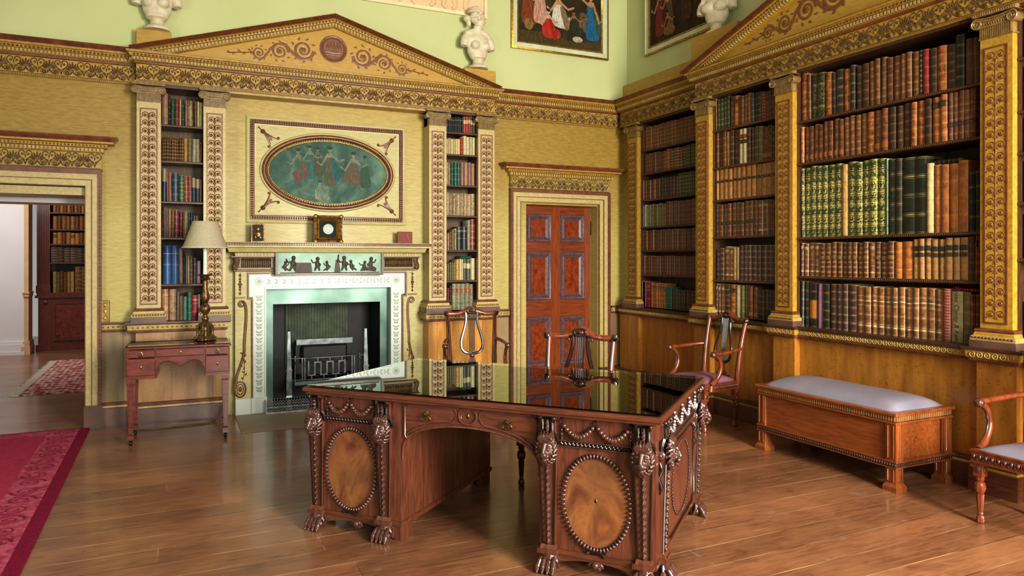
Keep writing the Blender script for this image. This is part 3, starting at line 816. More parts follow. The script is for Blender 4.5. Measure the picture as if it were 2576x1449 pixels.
def architrave(name, xi0, xi1, zi, w0, w1, label, yf=-.05):
    e = E_(name, BW, label)
    def frame(mb, d0, d1, y0, y1):
        a0 = xi0-w0*d1; a1 = xi0-w0*d0; b0 = xi1+w1*d0; b1 = xi1+w1*d1; t0 = zi+.14*d0; t1 = zi+.14*d1
        mb.box(a0, a1, y0, y1, .2, t1); mb.box(b0, b1, y0, y1, .2, t1); mb.box(a1, b0, y0, y1, t0, t1)
    f = MB().m('pale_trim'); frame(f, 0, .42, yf+.012, .03); frame(f, .42, .86, yf, .03); f.build('casing', e)
    f = MB().m('brown'); frame(f, .40, .44, yf-.003, .02); frame(f, 0, .04, yf+.006, .02); f.build('bead', e)
    f = MB().m('redbrown'); frame(f, .78, 1.0, yf-.018, .03)
    n = 60
    for i in range(n):
        z = .23+i*(zi-.2)/n
        f.dome(xi0-w0*.9, z, yf-.018, .008, .005, 4); f.dome(xi1+w1*.9, z, yf-.018, .008, .005, 4)
    f.build('outer_moulding', e)
    f = MB().m('plinth'); f.box(xi0-w0-.01, xi0+.004, yf-.03, .03, 0, .2); f.box(xi1-.004, xi1+w1+.01, yf-.03, .03, 0, .2); f.build('plinth_block', e)
architrave('trim_8', -1.74, -.692, 2.135, .13, .13, 'satinwood frame of the open doorway')
overdoor('trim_9', -1.87, -.562, -.05, 'carved palmette overdoor above the open doorway')
architrave('trim_10', 3.58, 4.618, 2.14, .135, .145, 'satinwood frame of the closed panelled door')
overdoor('trim_11', 3.448, 4.76, -.05, 'carved palmette overdoor above the closed panelled door')
# lintel deep in the open doorway
e = E_('trim_12', BW, 'painted soffit and inner frame of the open doorway')
m = MB().m('pale_trim').box(-1.74, -.70, .03, .5, 2.06, 2.13).box(-1.74, -.695, .5, .55, 2.09, 2.13); m.m('white').box(-1.74, -.70, .55, .9, 2.02, 2.08); m.build('soffit', e)

d1 = E_('door_1', BW, 'closed mahogany door with six carved-edged panels')
LX0, LX1, LY = 3.66, 4.60, .135
m = MB().m('mahog_door' if 'mahog_door' in M else 'mahog')
M['door_v'] = wood('door mahogany upright', '#94491f', '#692f13', (12, 12, 1.2), .3, .35, 4, .02)
M['door_h'] = wood('door mahogany cross', '#8e441d', '#602b12', (1.2, 12, 12), .3, .35, 4, .02)
M['door_panel'] = wood('door figured panel', '#97431c', '#5a240e', (5, 5, 3), .25, .5, 6, 0)
M['lilac_wood'] = plain('greyed carved door moulding', '#75585e', '#563f46', .3, 0, .4, 30, .2)
m = MB().m('door_v').box(LX0, 3.735, LY, LY+.045, 0, 2.13).box(4.515, LX1, LY, LY+.045, 0, 2.13).box(4.06, 4.185, LY, LY+.045, 0, 2.13)
m.m('door_h')
for z0, z1 in ((0, .235), (.815, 1.01), (1.575, 1.69), (2.02, 2.13)):
    m.box(3.735, 4.06, LY, LY+.045, z0, z1); m.box(4.185, 4.515, LY, LY+.045, z0, z1)
m.box(3.735, 4.515, LY+.03, LY+.045, .1, 2.1)
m.build('door_leaf', d1)
for z0, z1 in ((.235, .815), (1.01, 1.575), (1.69, 2.02)):
    for x0, x1 in ((3.735, 4.06), (4.185, 4.515)):
        f = MB().m('lilac_wood')
        def fr_(a, y0, b, y1):
            P = [(x0+a, y0, z0+a), (x1-a, y0, z0+a), (x1-a, y0, z1-a), (x0+a, y0, z1-a), (x0+b, y1, z0+b), (x1-b, y1, z0+b), (x1-b, y1, z1-b), (x0+b, y1, z1-b)]
            f.add(P, [(0, 1, 5, 4), (1, 2, 6, 5), (2, 3, 7, 6), (3, 0, 4, 7)])
        fr_(0, LY-.001, .012, LY-.016); fr_(.012, LY-.016, .022, LY-.012); fr_(.022, LY-.012, .044, LY+.002); fr_(.044, LY+.002, .052, LY-.006); fr_(.052, LY-.006, .072, LY+.012)
        for k in range(int((x1-x0)/.017)):
            for zz in (z0+.008, z1-.008): f.dome(x0+.01+k*.017, zz, LY-.013, .008, .006, 4)
            for zz in (z0+.033, z1-.033): f.box(x0+.03+k*.0155-.003, x0+.03+k*.0155+.002, LY-.013, LY-.002, zz-.009, zz+.009) if .03+k*.0155 < x1-x0-.03 else None
        for k in range(int((z1-z0)/.017)):
            for xx in (x0+.008, x1-.008): f.dome(xx, z0+.01+k*.017, LY-.013, .008, .006, 4)
            for xx in (x0+.033, x1-.033): f.box(xx-.009, xx+.009, LY-.013, LY-.002, z0+.03+k*.0155-.003, z0+.03+k*.0155+.002) if .03+k*.0155 < z1-z0-.03 else None
        fo = f.build('carved_moulding', d1)
        MB().m('door_panel').box(x0+.068, x1-.068, LY+.01, LY+.03, z0+.068, z1-.068).build('raised_panel', fo)
h = MB().m('brass'); h.cbox(3.668, 3.70, LY-.012, LY, .86, 1.03, .004); h.tube([(3.684, LY-.01, .95), (3.684, LY-.055, .95)], .007, 8); h.ell((3.684, LY-.062, .95), (.021, .014, .028), 10, 6)
h.leaf((3.684, .87), -pi/2, .07, .03, LY-.008, .01); h.build('door_handle', d1)
h = MB().m('steel'); h.box(4.596, 4.606, LY-.008, LY+.004, 1.79, 1.945); h.tube([(4.602, LY-.01, 1.785), (4.602, LY-.01, 1.95)], .006, 6); h.box(4.596, 4.606, LY-.008, LY+.004, .25, .4); h.build('hinge', d1)
m = MB().m('satin').box(4.612, 4.64, -.02, .3, 0, 2.14).box(3.576, 3.655, -.02, .3, 0, 2.14).box(3.62, 4.64, -.02, .3, 2.133, 2.15); m.m('black').box(3.6, 4.7, .19, .2, 0, 2.14); m.m('white').box(4.6045, 4.6115, LY+.02, LY+.03, 0, 2.13); m.build('door_jamb', d1)  # thin white strip stands in for light through the hinge gap

# switch plate beside the open doorway
t = thing('switch_plate', 'tall brass switch plate with three toggles beside the open doorway', 'switch', (-.541, 7.408, 1.025))
MB().m('brass').cbox(-.04, .04, -.008, 0, -.1, .1, .003).build('plate', t)
for z in (.055, 0, -.06):
    MB().m('gilt').lathe([(.012, -.008), (.012, -.013), (.006, -.014), (.005, -.026)], 10, (0, 0, z), 'y').build('toggle', t)

# ---------------------------------------------------------------- fireplace
FP = thing('fireplace', 'satinwood and white marble chimneypiece with carved tablet', 'fireplace', (1.45, 7.41, 0))
def fx(v): return v-1.45
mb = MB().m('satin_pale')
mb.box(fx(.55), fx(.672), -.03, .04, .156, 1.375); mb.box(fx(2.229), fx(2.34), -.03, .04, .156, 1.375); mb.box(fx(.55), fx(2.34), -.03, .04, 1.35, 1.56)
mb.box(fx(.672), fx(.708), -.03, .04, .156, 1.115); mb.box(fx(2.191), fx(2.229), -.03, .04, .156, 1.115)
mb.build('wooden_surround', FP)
mb = MB().m('redbrown')
def ear(mb, o, y0, y1, w=.014):
    xl, xi = fx(.672)-o, fx(.708)-o; xr, xj = fx(2.229)+o, fx(2.191)+o
    for a, b in ((xl, xl+w), (xr-w, xr)): mb.box(a, b, y0, y1, 1.115-o, 1.35+o)
    for a, b in ((xi, xi+w), (xj-w, xj)): mb.box(a, b, y0, y1, .156, 1.115-o+w)
    mb.box(xl, xi+w, y0, y1, 1.115-o, 1.115-o+w); mb.box(xj-w, xr, y0, y1, 1.115-o, 1.115-o+w); mb.box(xl, xr, y0, y1, 1.35+o-w, 1.35+o)
ear(mb, .012, -.05, -.02)
for i in range(60): 
    z = .17+i*.0155
    if z < 1.1: mb.dome(fx(.703), z, -.05, .007, .004, 4); mb.dome(fx(2.196), z, -.05, .007, .004, 4)
mb.build('eared_moulding', FP)
mb = MB().m('marble')
mb.box(fx(.672), fx(2.229), -.022, .04, 1.2, 1.35)
for a, b in ((.708, .832), (2.076, 2.191)): mb.box(fx(a), fx(b), -.022, .04, .156, 1.2)
for a, b in ((.672, .708), (2.191, 2.229)): mb.box(fx(a), fx(b), -.022, .04, 1.127, 1.2)
mb.box(fx(.822), fx(.832), -.026, .2, .156, 1.21); mb.box(fx(2.076), fx(2.086), -.026, .2, .156, 1.21); mb.box(fx(.822), fx(2.086), -.026, .2, 1.2, 1.21)
so = mb.build('marble_slips', FP)
il = MB().m('marble_inlay'); yy = -.0225
for sg in (-1, 1):
    x = sg*.682+.0
    for i in range(14): 
        z = .23+i*.068
        for q in (-1, 1): il.leaf((x, z), pi/2+q*.9, .044, .014, yy, .0006); il.leaf((x, z-.014), pi/2+q*1.3, .03, .012, yy, .0006); il.leaf((x, z-.01), -pi/2+q*.9, .028, .011, yy, .0006)
        il.tube([(x, yy, z-.03), (x, yy, z+.03)], .0016, 4, flat=.3)
    il.tube([(x+.034*cos(2*pi*k/24), yy, 1.275+.034*sin(2*pi*k/24)) for k in range(24)], .0022, 4, closed=True, flat=.3)
    for k in range(8): il.leaf((x, 1.275), k*pi/4, .03, .009, yy, .0006)
for i in range(17):
    x = -.58+i*.0725
    for q in (-1, 1): il.leaf((x, 1.275), (0 if x > 0 else pi)+q*.8, .044, .014, yy, .0006); il.leaf((x-.012, 1.275), (pi if x > 0 else 0)+q*1.0, .03, .011, yy, .0006)
    il.tube([(x-.03, yy, 1.275), (x+.03, yy, 1.275)], .0016, 4, flat=.3)
for sg in (-1, 1): il.tube([(sg*.632, yy, .16), (sg*.632, yy, 1.222)], .0015, 4, flat=.3)
il.tube([(-.632, yy, 1.222), (.632, yy, 1.222)], .0015, 4, flat=.3)
il.build('inlay', so)
for a, b, y in ((.55, .69, -.06), (.692, .84, -.05), (2.2, 2.34, -.06), (2.065, 2.198, -.05)): MB().m('marble').cbox(fx(a), fx(b), y, .04, 0, .156, .003).build('plinth_block', FP)
# frieze of hollow flutes with scrolled ends, cornice shelf
for a, b, sg, x in ((.57, .905, -1, .565), (1.965, 2.325, 1, 2.33)):
    mb = MB().m('olive'); mb.box(fx(a), fx(b), -.07, 0, 1.41, 1.505)
    n = int((b-a-.06)/.017)
    for i in range(n):
        xq = fx(a+.03)+(i+.5)*(b-a-.06)/n
        mb.tube([(xq, -.067, 1.413), (xq, -.082, 1.43), (xq, -.072, 1.46), (xq, -.09, 1.50)], .0066, 5)
    mb.tube(bez((fx(x), -.06, 1.395), (fx(x)+sg*.05, -.06, 1.42), (fx(x)-sg*.03, -.06, 1.46), (fx(x)+sg*.012, -.06, 1.51), 10), .028, 8)
    mb.build('fluted_frieze', FP)
mb = MB().m('redbrown'); mitre(mb, [(.03, 1.375), (.05, 1.38), (.05, 1.39), (.03, 1.395)], fx(.585), fx(2.3), -.03, .04); mitre(mb, [(.06, 1.505), (.075, 1.51), (.075, 1.52), (.04, 1.525)], fx(.585), fx(2.3), -.03, .04); mb.build('frieze_moulding', FP)
mb = MB().m('satin_pale'); mitre(mb, [(.04, 1.52), (.045, 1.55), (.1, 1.56), (.115, 1.6), (.15, 1.605), (.15, 1.622)], fx(.585), fx(2.3), -.07, .04)
mb.m('redbrown'); mitre(mb, [(.15, 1.622), (.155, 1.626), (.155, 1.642), (.15, 1.645)], fx(.585), fx(2.3), -.07, .04)
mb.m('cream'); mitre(mb, [(.155, 1.645), (.162, 1.648), (.162, 1.654)], fx(.585), fx(2.3), -.07, .04)
n = 90
mb.m('brown')
for i in range(n): mb.dome(fx(.43)+(i+.5)*(2.455-.43)/n, 1.634, -.225, .008, .005, 4)
mb.build('mantel_shelf', FP)
mb = MB().m('cream'); dentils(mb, fx(.56), fx(2.325), -.105, 1.528, 1.552, .016, .03); mb.build('dentils', FP)
# tablet
tb = MB().m('olive'); X0, X1, Z0, Z1 = fx(.904), fx(1.962), 1.33, 1.575
for a, b, c, d in ((X0, X1, Z0, Z0+.02), (X0, X1, Z1-.02, Z1), (X0, X0+.02, Z0, Z1), (X1-.02, X1, Z0, Z1)): tb.box(a, b, -.15, -.03, c, d)
tb.m('redbrown')
for i in range(70): tb.dome(X0+(i+.5)*(X1-X0)/70, Z0+.01, -.15, .006, .005, 4); tb.dome(X0+(i+.5)*(X1-X0)/70, Z1-.01, -.15, .006, .005, 4)
to = tb.build('tablet_frame', FP)
MB().m(plain('silvered tablet ground', '#7f9a8a', '#465e54', .45, .2, 0, 4)).box(X0+.02, X1-.02, -.13, -.03, Z0+.02, Z1-.02).build('tablet_ground', FP)
fg = MB().m(plain('dark bronze relief', '#4d382e', '#332520', .55, 0, 0, 20))
def putto(x, z, s, lean=0, arm=1, sit=0):
    y = -.132
    fg.ell((x+lean*s*.3, y-.008, z+s*.86), (.11*s, .01, .13*s), 8, 6)
    fg.tube([(x+lean*s*.22, y-.006, z+.74*s), (x+lean*.1*s, y-.006, z+.55*s), (x, y-.006, z+.38*s)], [.09*s, .14*s, .11*s], 6, flat=.6)
    for q in (-1, 1):
        kn = (x+q*.12*s+sit*.22*s, y-.006, z+.22*s); fg.tube([(x+q*.05*s, y-.006, z+.38*s), kn, (kn[0]+q*.02*s-sit*.03*s, y-.006, z+.02)], [.075*s, .06*s, .04*s], 5, flat=.7)
    fg.tube([(x+lean*.2*s, y-.006, z+.68*s), (x+arm*.25*s, y-.008, z+.62*s), (x+arm*.36*s, y-.008, z+.82*s)], [.05*s, .04*s, .03*s], 5)
    fg.tube([(x+lean*.2*s, y-.006, z+.66*s), (x-arm*.2*s, y-.008, z+.52*s), (x-arm*.14*s, y-.008, z+.38*s)], [.05*s, .04*s, .03*s], 5)
zb = Z0+.028
for x, s, l, a, si in ((-.46, .12, .3, 1, 1), (-.385, .17, .2, -1, 0), (-.15, .16, .1, -1, 0), (-.045, .12, -.3, -1, -1), (.115, .17, 0, -1, 0), (.19, .13, -.2, -1, 1), (.31, .12, .4, -1, 1), (.38, .16, .2, 1, 1)): putto(x, zb, s, l, a, si)
fg.prism([(-.36, zb), (-.2, zb), (-.21, zb+.1), (-.35, zb+.1)], -.145, -.13); fg.tube([(-.5, -.137, zb), (.47, -.137, zb)], .004, 5)
fg.prism([(.02, zb), (.08, zb), (.06, zb+.13), (.035, zb+.13)], -.14, -.13); fg.tube([(.05, -.14, zb+.1), (.06, -.14, zb+.18)], .006, 5)
for i in range(9): fg.leaf((.28+.02*i, zb+.01), 1+.2*i, .05, .02, -.132, .006)
fg.build('relief_figures', FP)
# side scrolls and candelabra drops
for sg in (-1, 1):
    sc = MB().m('redbrown'); x = sg*.855
    sc.tube(spiral(x-sg*.01, 1.06, .034, .008, pi/2, -sg*1.6, 20, -.035), .006, 5)
    pts = bez((x+sg*-.005, -.035, 1.095), (x-sg*.085, -.035, 1.08), (x-sg*.02, -.035, .75), (x-sg*.03, -.035, .62), 14)+bez((x-sg*.03, -.035, .62), (x-sg*.01, -.035, .45), (x+sg*.065, -.035, .4), (x+sg*.045, -.035, .25), 10)[1:]
    sc.tube(pts, .007, 5); sc.tube([(p[0]-sg*.016, p[1], p[2]) for p in pts], .005, 5)
    sc.tube([(x+.05*cos(t)+sg*0, -.035, .245+.075*sin(t)) for t in [2*pi*i/20 for i in range(20)]], .008, 5, closed=True)
    sc.tube([(x+.03*cos(t), -.035, .245+.05*sin(t)) for t in [2*pi*i/16 for i in range(16)]], .005, 5, closed=True)
    sc.dome(x, .245, -.03, .018, .012, 10, 1.5)
    sc.build('side_scroll', FP)
    v = MB().m('brown')
    for i in range(9): v.leaf((x-sg*(.035+.01*sin(i*1.3)), .34+i*.03), pi/2-sg*.3+.7*(-1)**i, .035, .014, -.031, .004)
    v.tube(bez((x-sg*.02, -.032, .33), (x-sg*.06, -.032, .42), (x-sg*.02, -.032, .5), (x-sg*.04, -.032, .6), 10), .003, 4)
    for z in (1.16, 1.2, 1.225, 1.25, 1.275, 1.3, 1.335): v.rosette(x+sg*.002, z, -.031, .014 if z != 1.25 else .022, .006, 4); v.leaf((x, z), pi/2, .03, .01, -.031); v.box(x-.014, x+.014, -.036, -.03, z+.012, z+.015)
    v.tube([(x, -.031, 1.15), (x, -.031, 1.345)], .003, 4); v.box(x-.045, x+.045, -.05, -.03, 1.118, 1.13)
    v.build('candelabra_drop', FP)
# steel slips and firebox
mb = MB().m('steel')
mb.box(fx(.832), fx(.91), .09, .13, .0, 1.2); mb.box(fx(1.99), fx(2.076), .09, .13, 0, 1.2); mb.box(fx(.91), fx(1.99), .09, .13, 1.045, 1.2)
mb.build('steel_slips', FP)
mb = MB().m('iron'); mb.box(fx(.86), fx(.91), .13, .6, 0, 1.1); mb.box(fx(1.99), fx(2.04), .13, .6, 0, 1.1); mb.box(fx(.86), fx(2.04), .58, .62, 0, 1.1); mb.box(fx(.86), fx(2.04), .13, .62, 1.05, 1.1); mb.box(fx(.86), fx(2.04), .08, .6, 0, .012)
mb.m('soot').box(-.36, .30, .56, .58, .35, 1.05)
for i in range(22): mb.tube([(-.35+i*.03, .556, .4), (-.35+i*.03, .556, 1.05)], .009, 6)
mb.build('firebox', FP)
# hearth
struct(MB().m('stone').box(.545, 2.34, 6.6, 7.36, 0, .006).build('floor_hearth'), 'pale stone hearth slab')
# ---------------------------------------------------------------- grate and fender
G = thing('fire_grate', 'polished steel fire grate with obelisk ends and Greek key front', 'fire grate', (1.43, 7.42, .006))
def g(v): return v-1.43
for sx in (1.05, 1.815):
    o = MB().m('steel_d'); x = g(sx)
    o.taper(x, 0, .075, .075, 0, .05, .05, .03); o.taper(x, 0, .04, .04, .03, .028, .028, .1); o.taper(x, 0, .05, .05, .1, .06, .06, .12); o.taper(x, 0, .06, .06, .12, .05, .05, .14)
    o.taper(x, 0, .054, .054, .14, .05, .05, .38); o.taper(x, 0, .062, .062, .38, .062, .062, .395); o.taper(x, 0, .046, .046, .395, .024, .024, .77); o.taper(x, 0, .024, .024, .77, .002, .002, .79)
    o.build('obelisk', G)
    o = MB().m('steel_d'); x = x+(.06 if sx < 1.4 else -.06)
    o.lathe([(.018, 0.24), (.009, .26), (.014, .3), (.009, .36), (.012, .42), (.008, .46), (.014, .48), (.006, .5), (.012, .52), (.002, .535)], 10, (x, 0, 0)); o.build('finial', G)
o = MB().m('steel_d')
for z in (.50, .285): o.tube([(g(1.07), 0, z), (g(1.3), -.03, z), (g(1.43), -.035, z), (g(1.56), -.03, z), (g(1.8), 0, z)], .007, 6)
for x in (1.175, 1.20, 1.67, 1.695): o.box(g(x)-.005, g(x)+.005, -.03, -.018, .285, .5)
kx = [1.24, 1.24, 1.30, 1.30, 1.36, 1.36, 1.42, 1.42, 1.48, 1.48, 1.54, 1.54, 1.6, 1.6]
for i in range(7):
    x0 = 1.235+i*.06; 
    o.box(g(x0)-.006, g(x0)+.006, -.042, -.03, .33, .455 if i not in (0, 6) else .47)
    if i < 6: zz = .33 if i % 2 == 0 else .455; o.box(g(x0)-.006, g(x0+.06)+.006, -.042, -.03, zz-.006, zz+.006)
    o.tube([(g(x0)+.03, -.036, .295), (g(x0)+.03, -.036, .325)], .008, 6) if i % 2 == 0 else o.tube([(g(x0)+.03, -.036, .46), (g(x0)+.03, -.036, .495)], .008, 6)
o.build('greek_key_front', G)
o = MB().m('iron'); o.box(g(1.16), g(1.74), .30, .34, .26, .64); o.box(g(1.16), g(1.2), 0, .3, .26, .3); o.box(g(1.7), g(1.74), 0, .3, .26, .3)
for i in range(9): o.tube([(g(1.2)+i*.06, -.02, .285), (g(1.2)+i*.06, .3, .285)], .007, 5)
o.m('steel_d').box(g(1.165), g(1.743), .27, .3, .60, .655); o.m('iron'); o.cbox(g(1.21), g(1.68), .22, .3, .42, .6, .02); o.build('fire_basket', G)
o = MB().m('steel')
o.box(g(1.10), g(1.78), -.03, -.02, .235, .27)
for i in range(26): 
    x = g(1.11)+i*.026; o.tube([(x, -.026, .235), (x+.013, -.026, .205), (x+.026, -.026, .235)], .003, 4)
o.build('pierced_apron', G)
F = thing('fender', 'low pierced steel fender standing on the hearth', 'fender', (1.45, 7.28, .006))
o = MB().m('fender_steel'); W = .63
o.box(-W, W, -.004, .004, 0, .008); o.box(-W, W, -.003, .003, .055, .062); o.box(-W, W, -.006, .01, .008, .014)
n = 48
for i in range(n):
    x = -W+(i+.5)*2*W/n; w2 = W/n
    o.tube([(x-w2, 0, .062), (x+w2, 0, .105)], .0026, 4); o.tube([(x+w2, 0, .062), (x-w2, 0, .105)], .0026, 4)
    o.tube([(x, 0, .105), (x+w2, 0, .125)], .0026, 4); o.tube([(x, 0, .105), (x-w2, 0, .125)], .0026, 4)
    o.dome(x+w2, .137, .002, .006, .005, 5)
    o.tube([(x+.009*cos(t), 0, .035+.016*sin(t)) for t in [2*pi*k/8 for k in range(8)]], .003, 4, closed=True)
o.tube([(-W, 0, .088), (W, 0, .088)], .002, 4)
o.build('pierced_front', F)
o = MB().m('fender_steel'); o.box(-W-.004, -W+.004, 0, .15, 0, .125); o.box(W-.004, W+.004, 0, .15, 0, .125); o.build('return_end', F)

# ---------------------------------------------------------------- overmantel oval picture
OM = thing('overmantel_picture', 'oval sea-green classical picture in a large rectangular satinwood frame', 'picture', (1.452, 7.448, 2.368))
W, H = .80, .523
def ring(mb, a0, y0, a1, y1):
    P = [(-W+a0, y0, -H+a0), (W-a0, y0, -H+a0), (W-a0, y0, H-a0), (-W+a0, y0, H-a0), (-W+a1, y1, -H+a1), (W-a1, y1, -H+a1), (W-a1, y1, H-a1), (-W+a1, y1, H-a1)]
    mb.add(P, [(0, 1, 5, 4), (1, 2, 6, 5), (2, 3, 7, 6), (3, 0, 4, 7)])
f = MB().m('satin_pale'); ring(f, 0, .0, .004, -.02); ring(f, .004, -.02, .02, -.026); ring(f, .02, -.026, .034, -.02); f.m('redbrown'); ring(f, .034, -.02, .038, -.034); ring(f, .038, -.034, .07, -.034); ring(f, .07, -.034, .078, -.02); f.m('satin_pale'); ring(f, .078, -.02, .09, -.018)
f.m('brown')
for i in range(66): 
    x = -W+.06+i*(2*W-.12)/65
    for zz in (-H+.054, H-.054): f.ell((x, -.036, zz), (.009, .01, .014), 6, 4)
for i in range(42):
    z = -H+.07+i*(2*H-.14)/41
    for xx in (-W+.054, W-.054): f.ell((xx, -.036, z), (.014, .01, .009), 6, 4)
f.build('outer_frame', OM)
MB().m('satin_pale').box(-W+.085, W-.085, -.016, -.004, -H+.085, H-.085).build('spandrel_panel', OM)
RX, RZ = .665, .385
o = MB()
def oval(mb, k, y, r, n=72): mb.tube([((RX+k)*cos(2*pi*i/n), y, (RZ+k)*sin(2*pi*i/n)) for i in range(n)], r, 6, closed=True)
o.m('satin_pale'); oval(o, .0, -.022, .014); o.m('redbrown'); oval(o, -.028, -.034, .022); o.m('brown')
for i in range(150): a = 2*pi*i/150; o.ell(((RX-.055)*cos(a), -.034, (RZ-.055)*sin(a)), (.006, .008, .006), 5, 3)
o.m('gilt'); oval(o, -.07, -.026, .006)
o.build('oval_frame', OM)
cv = MB().m('canvas_green').disc(0, 0, -.02, RX-.068, RZ-.068, 64)
cvo = cv.build('canvas', OM)
pf = MB(); FY = [0]; VEIL = ['#3d5a4f']
def blob(pts, y, mb):
    """closed outline rounded twice by corner cutting, filled as a fan of triangles"""
    for _ in range(2):
        q = []
        for i in range(len(pts)):
            a, b = pts[i], pts[(i+1) % len(pts)]; q += [(a[0]*.75+b[0]*.25, a[1]*.75+b[1]*.25), (a[0]*.25+b[0]*.75, a[1]*.25+b[1]*.75)]
        pts = q
    from mathutils.geometry import tessellate_polygon
    tris = tessellate_polygon([[Vector((a, b, 0)) for a, b in pts]])
    vs = [(a, y, b) for a, b in pts]; fs = []
    for t in tris:
        a, b, c = (Vector(vs[i]) for i in t); n = (b-a).cross(c-a)
        fs.append(tuple(t) if n.y < 0 else tuple(t)[::-1])
    mb.add(vs, fs)
def figure(mb, x, z, s, robe, skin='#b5a582', robe2=None, lean=0, seat=False, y=-.0215, arms=((.3, -.1), (-.25, -.25)), thin=.001):
    """flat painted draped figure"""
    FY[0] += .0001; y -= FY[0] % .004; V_ = VEIL[0]
    R_, S_ = paint(robe, V_), paint(skin, V_)
    mb.m(R_)
    if seat: blob([(x-.12*s+lean*s, z+.55*s), (x+.12*s+lean*s, z+.55*s), (x+.16*s, z+.25*s), (x+.42*s, z+.22*s), (x+.48*s, z-.02*s), (x+.2*s, z-.1*s), (x-.2*s, z-.05*s), (x-.24*s, z+.2*s)], y, mb)
    else: blob([(x-.11*s+lean*s, z+.62*s), (x+.11*s+lean*s, z+.62*s), (x+.13*s, z+.3*s), (x+.24*s, z-.22*s), (x+.05*s, z-.28*s), (x-.2*s, z-.24*s), (x-.13*s, z+.3*s)], y, mb)
    if robe2:
        mb.m(paint(robe2, V_)); blob([(x+.02*s+lean*s, z+.5*s), (x+.16*s+lean*s, z+.5*s), (x+.34*s, z+.05*s), (x+.2*s, z-.2*s), (x+.1*s, z+.1*s)], y-thin, mb)
    mb.m(S_)
    mb.disc(x+lean*s*1.2, z+.76*s, y-2*thin, .07*s, .09*s, 12); mb.disc(x+lean*s, z+.6*s, y-2*thin, .1*s, .07*s, 12)
    for ax, az in arms:
        p0 = (x+lean*s+(.08*s if ax > 0 else -.08*s), z+.58*s); p1 = (p0[0]+ax*s*.6, p0[1]+az*s*.9-.05*s); p2 = (p0[0]+ax*s*1.1, p0[1]+az*s*.7)
        mb.tube([(p0[0], y-thin, p0[1]), (p1[0], y-thin, p1[1]), (p2[0], y-thin, p2[1])], .03*s, 4, flat=.02)
    mb.m(paint('#3d2e1e', V_)); mb.disc(x+lean*s*1.2, z+.81*s, y-3*thin, .075*s, .05*s, 10)
figure(pf, -.30, -.03, .30, '#64877a', '#a7a589', '#a4555a', -.03)
figure(pf, -.20, .01, .30, '#4f8486', '#a7a589')
figure(pf, -.12, .03, .26, '#6b5a48', '#8c7d63')
figure(pf, 0, -.04, .36, '#7b6a4f', '#b0ab8a', '#2f6f82', 0, False)
figure(pf, .22, -.08, .36, '#93604f', '#b0a98a', None, .05, True)
figure(pf, -.10, -.27, .22, '#a9ad95', '#b5b39a', None, 0, True)
figure(pf, .36, -.06, .3, '#4f5f4d', '#7d8a70')
pf.m(paint('#9c4f50', VEIL[0])); pf.poly([(-.37, -.02), (-.31, .02), (-.26, -.06), (-.32, -.14)], -.0218)
pf.build('painted_figures', cvo); VEIL[0] = None
for sx in (-1, 1):
    for sz in (-1, 1):
        c = MB().m('redbrown'); cx, cz = sx*(W-.155), sz*(H-.15)
        c.rosette(cx, cz, -.016, .028, .012, 8)
        a = atan2(-sz, -sx)
        for q, L in ((-.55, .15), (0, .12), (.55, .15)):
            e1 = (cx+cos(a+q*.6)*L, cz+sin(a+q*.6)*L); c.tube(bez((cx, -.02, cz), (cx+cos(a)*.05, -.024, cz+sin(a)*.05), (cx+cos(a+q*.3)*.1, -.024, cz+sin(a+q*.3)*.1), (e1[0], -.02, e1[1]), 8), [.008, .011, .013, .013, .012, .01, .008, .006], 5, flat=.6)
            if q: c.tube(spiral(e1[0]+cos(a+q*3)*.013, e1[1]+sin(a+q*3)*.013, .014, .004, a+q*3+pi, (1 if q > 0 else -1)*1.1, 10, -.02), .005, 4)
        c.tube([(cx, -.018, cz), (cx-cos(a)*.055, -.018, cz-sin(a)*.055)], .005, 4); c.dome(cx-cos(a)*.055, cz-sin(a)*.055, -.016, .009, .006, 6)
        c.build('corner_ornament', OM)

# ---------------------------------------------------------------- things on the mantel
MZ = 1.654
t = thing('plaque', 'small dark relief plaque in a bronze frame at the lamp end of the mantel', 'plaque', (.748, 7.30, MZ), radians(-6))
m_ = MB().m('bronze'); 
for a in ((-.062, .062, 0, .012), (-.062, .062, .168, .18), (-.062, -.05, 0, .18), (.05, .062, 0, .18)): m_.box(a[0], a[1], -.008, .006, a[2], a[3])
m_.build('frame', t); m_ = MB().m('iron').box(-.052, .052, -.003, .005, .01, .17); m_.m('bronze'); m_.ell((.0, -.004, .125), (.022, .008, .026), 8, 6); m_.ell((0, -.004, .075), (.032, .008, .035), 8, 6); m_.ell((-.025, -.004, .05), (.016, .006, .022), 6, 4); m_.ell((.02, -.004, .045), (.02, .006, .02), 6, 4); m_.build('relief', t)
t = thing('framed_medallion', 'white round medallion in a square gilt frame at the middle of the mantel', 'frame', (1.40, 7.24, MZ), radians(-3))
f = MB()
def sq(mb, a, y0, b, y1, h=.135):
    P = [(-h+a, y0, a), (h-a, y0, a), (h-a, y0, 2*h-a), (-h+a, y0, 2*h-a), (-h+b, y1, b), (h-b, y1, b), (h-b, y1, 2*h-b), (-h+b, y1, 2*h-b)]
    mb.add(P, [(0, 1, 5, 4), (1, 2, 6, 5), (2, 3, 7, 6), (3, 0, 4, 7)])
f.m('bronze'); sq(f, 0, .05, 0, -.02); sq(f, 0, -.02, .02, -.03); sq(f, .02, -.03, .035, -.01); f.m('gilt'); sq(f, .035, -.01, .045, -.022); sq(f, .045, -.022, .06, .0)
for sx in (-1, 1):
    for z in (.012, .258): f.ell((sx*.123, -.026, z), (.022, .012, .022), 8, 6)
f.build('frame', t); MB().m('navy').box(-.08, .08, -.002, .004, .055, .215).build('velvet_mount', t)
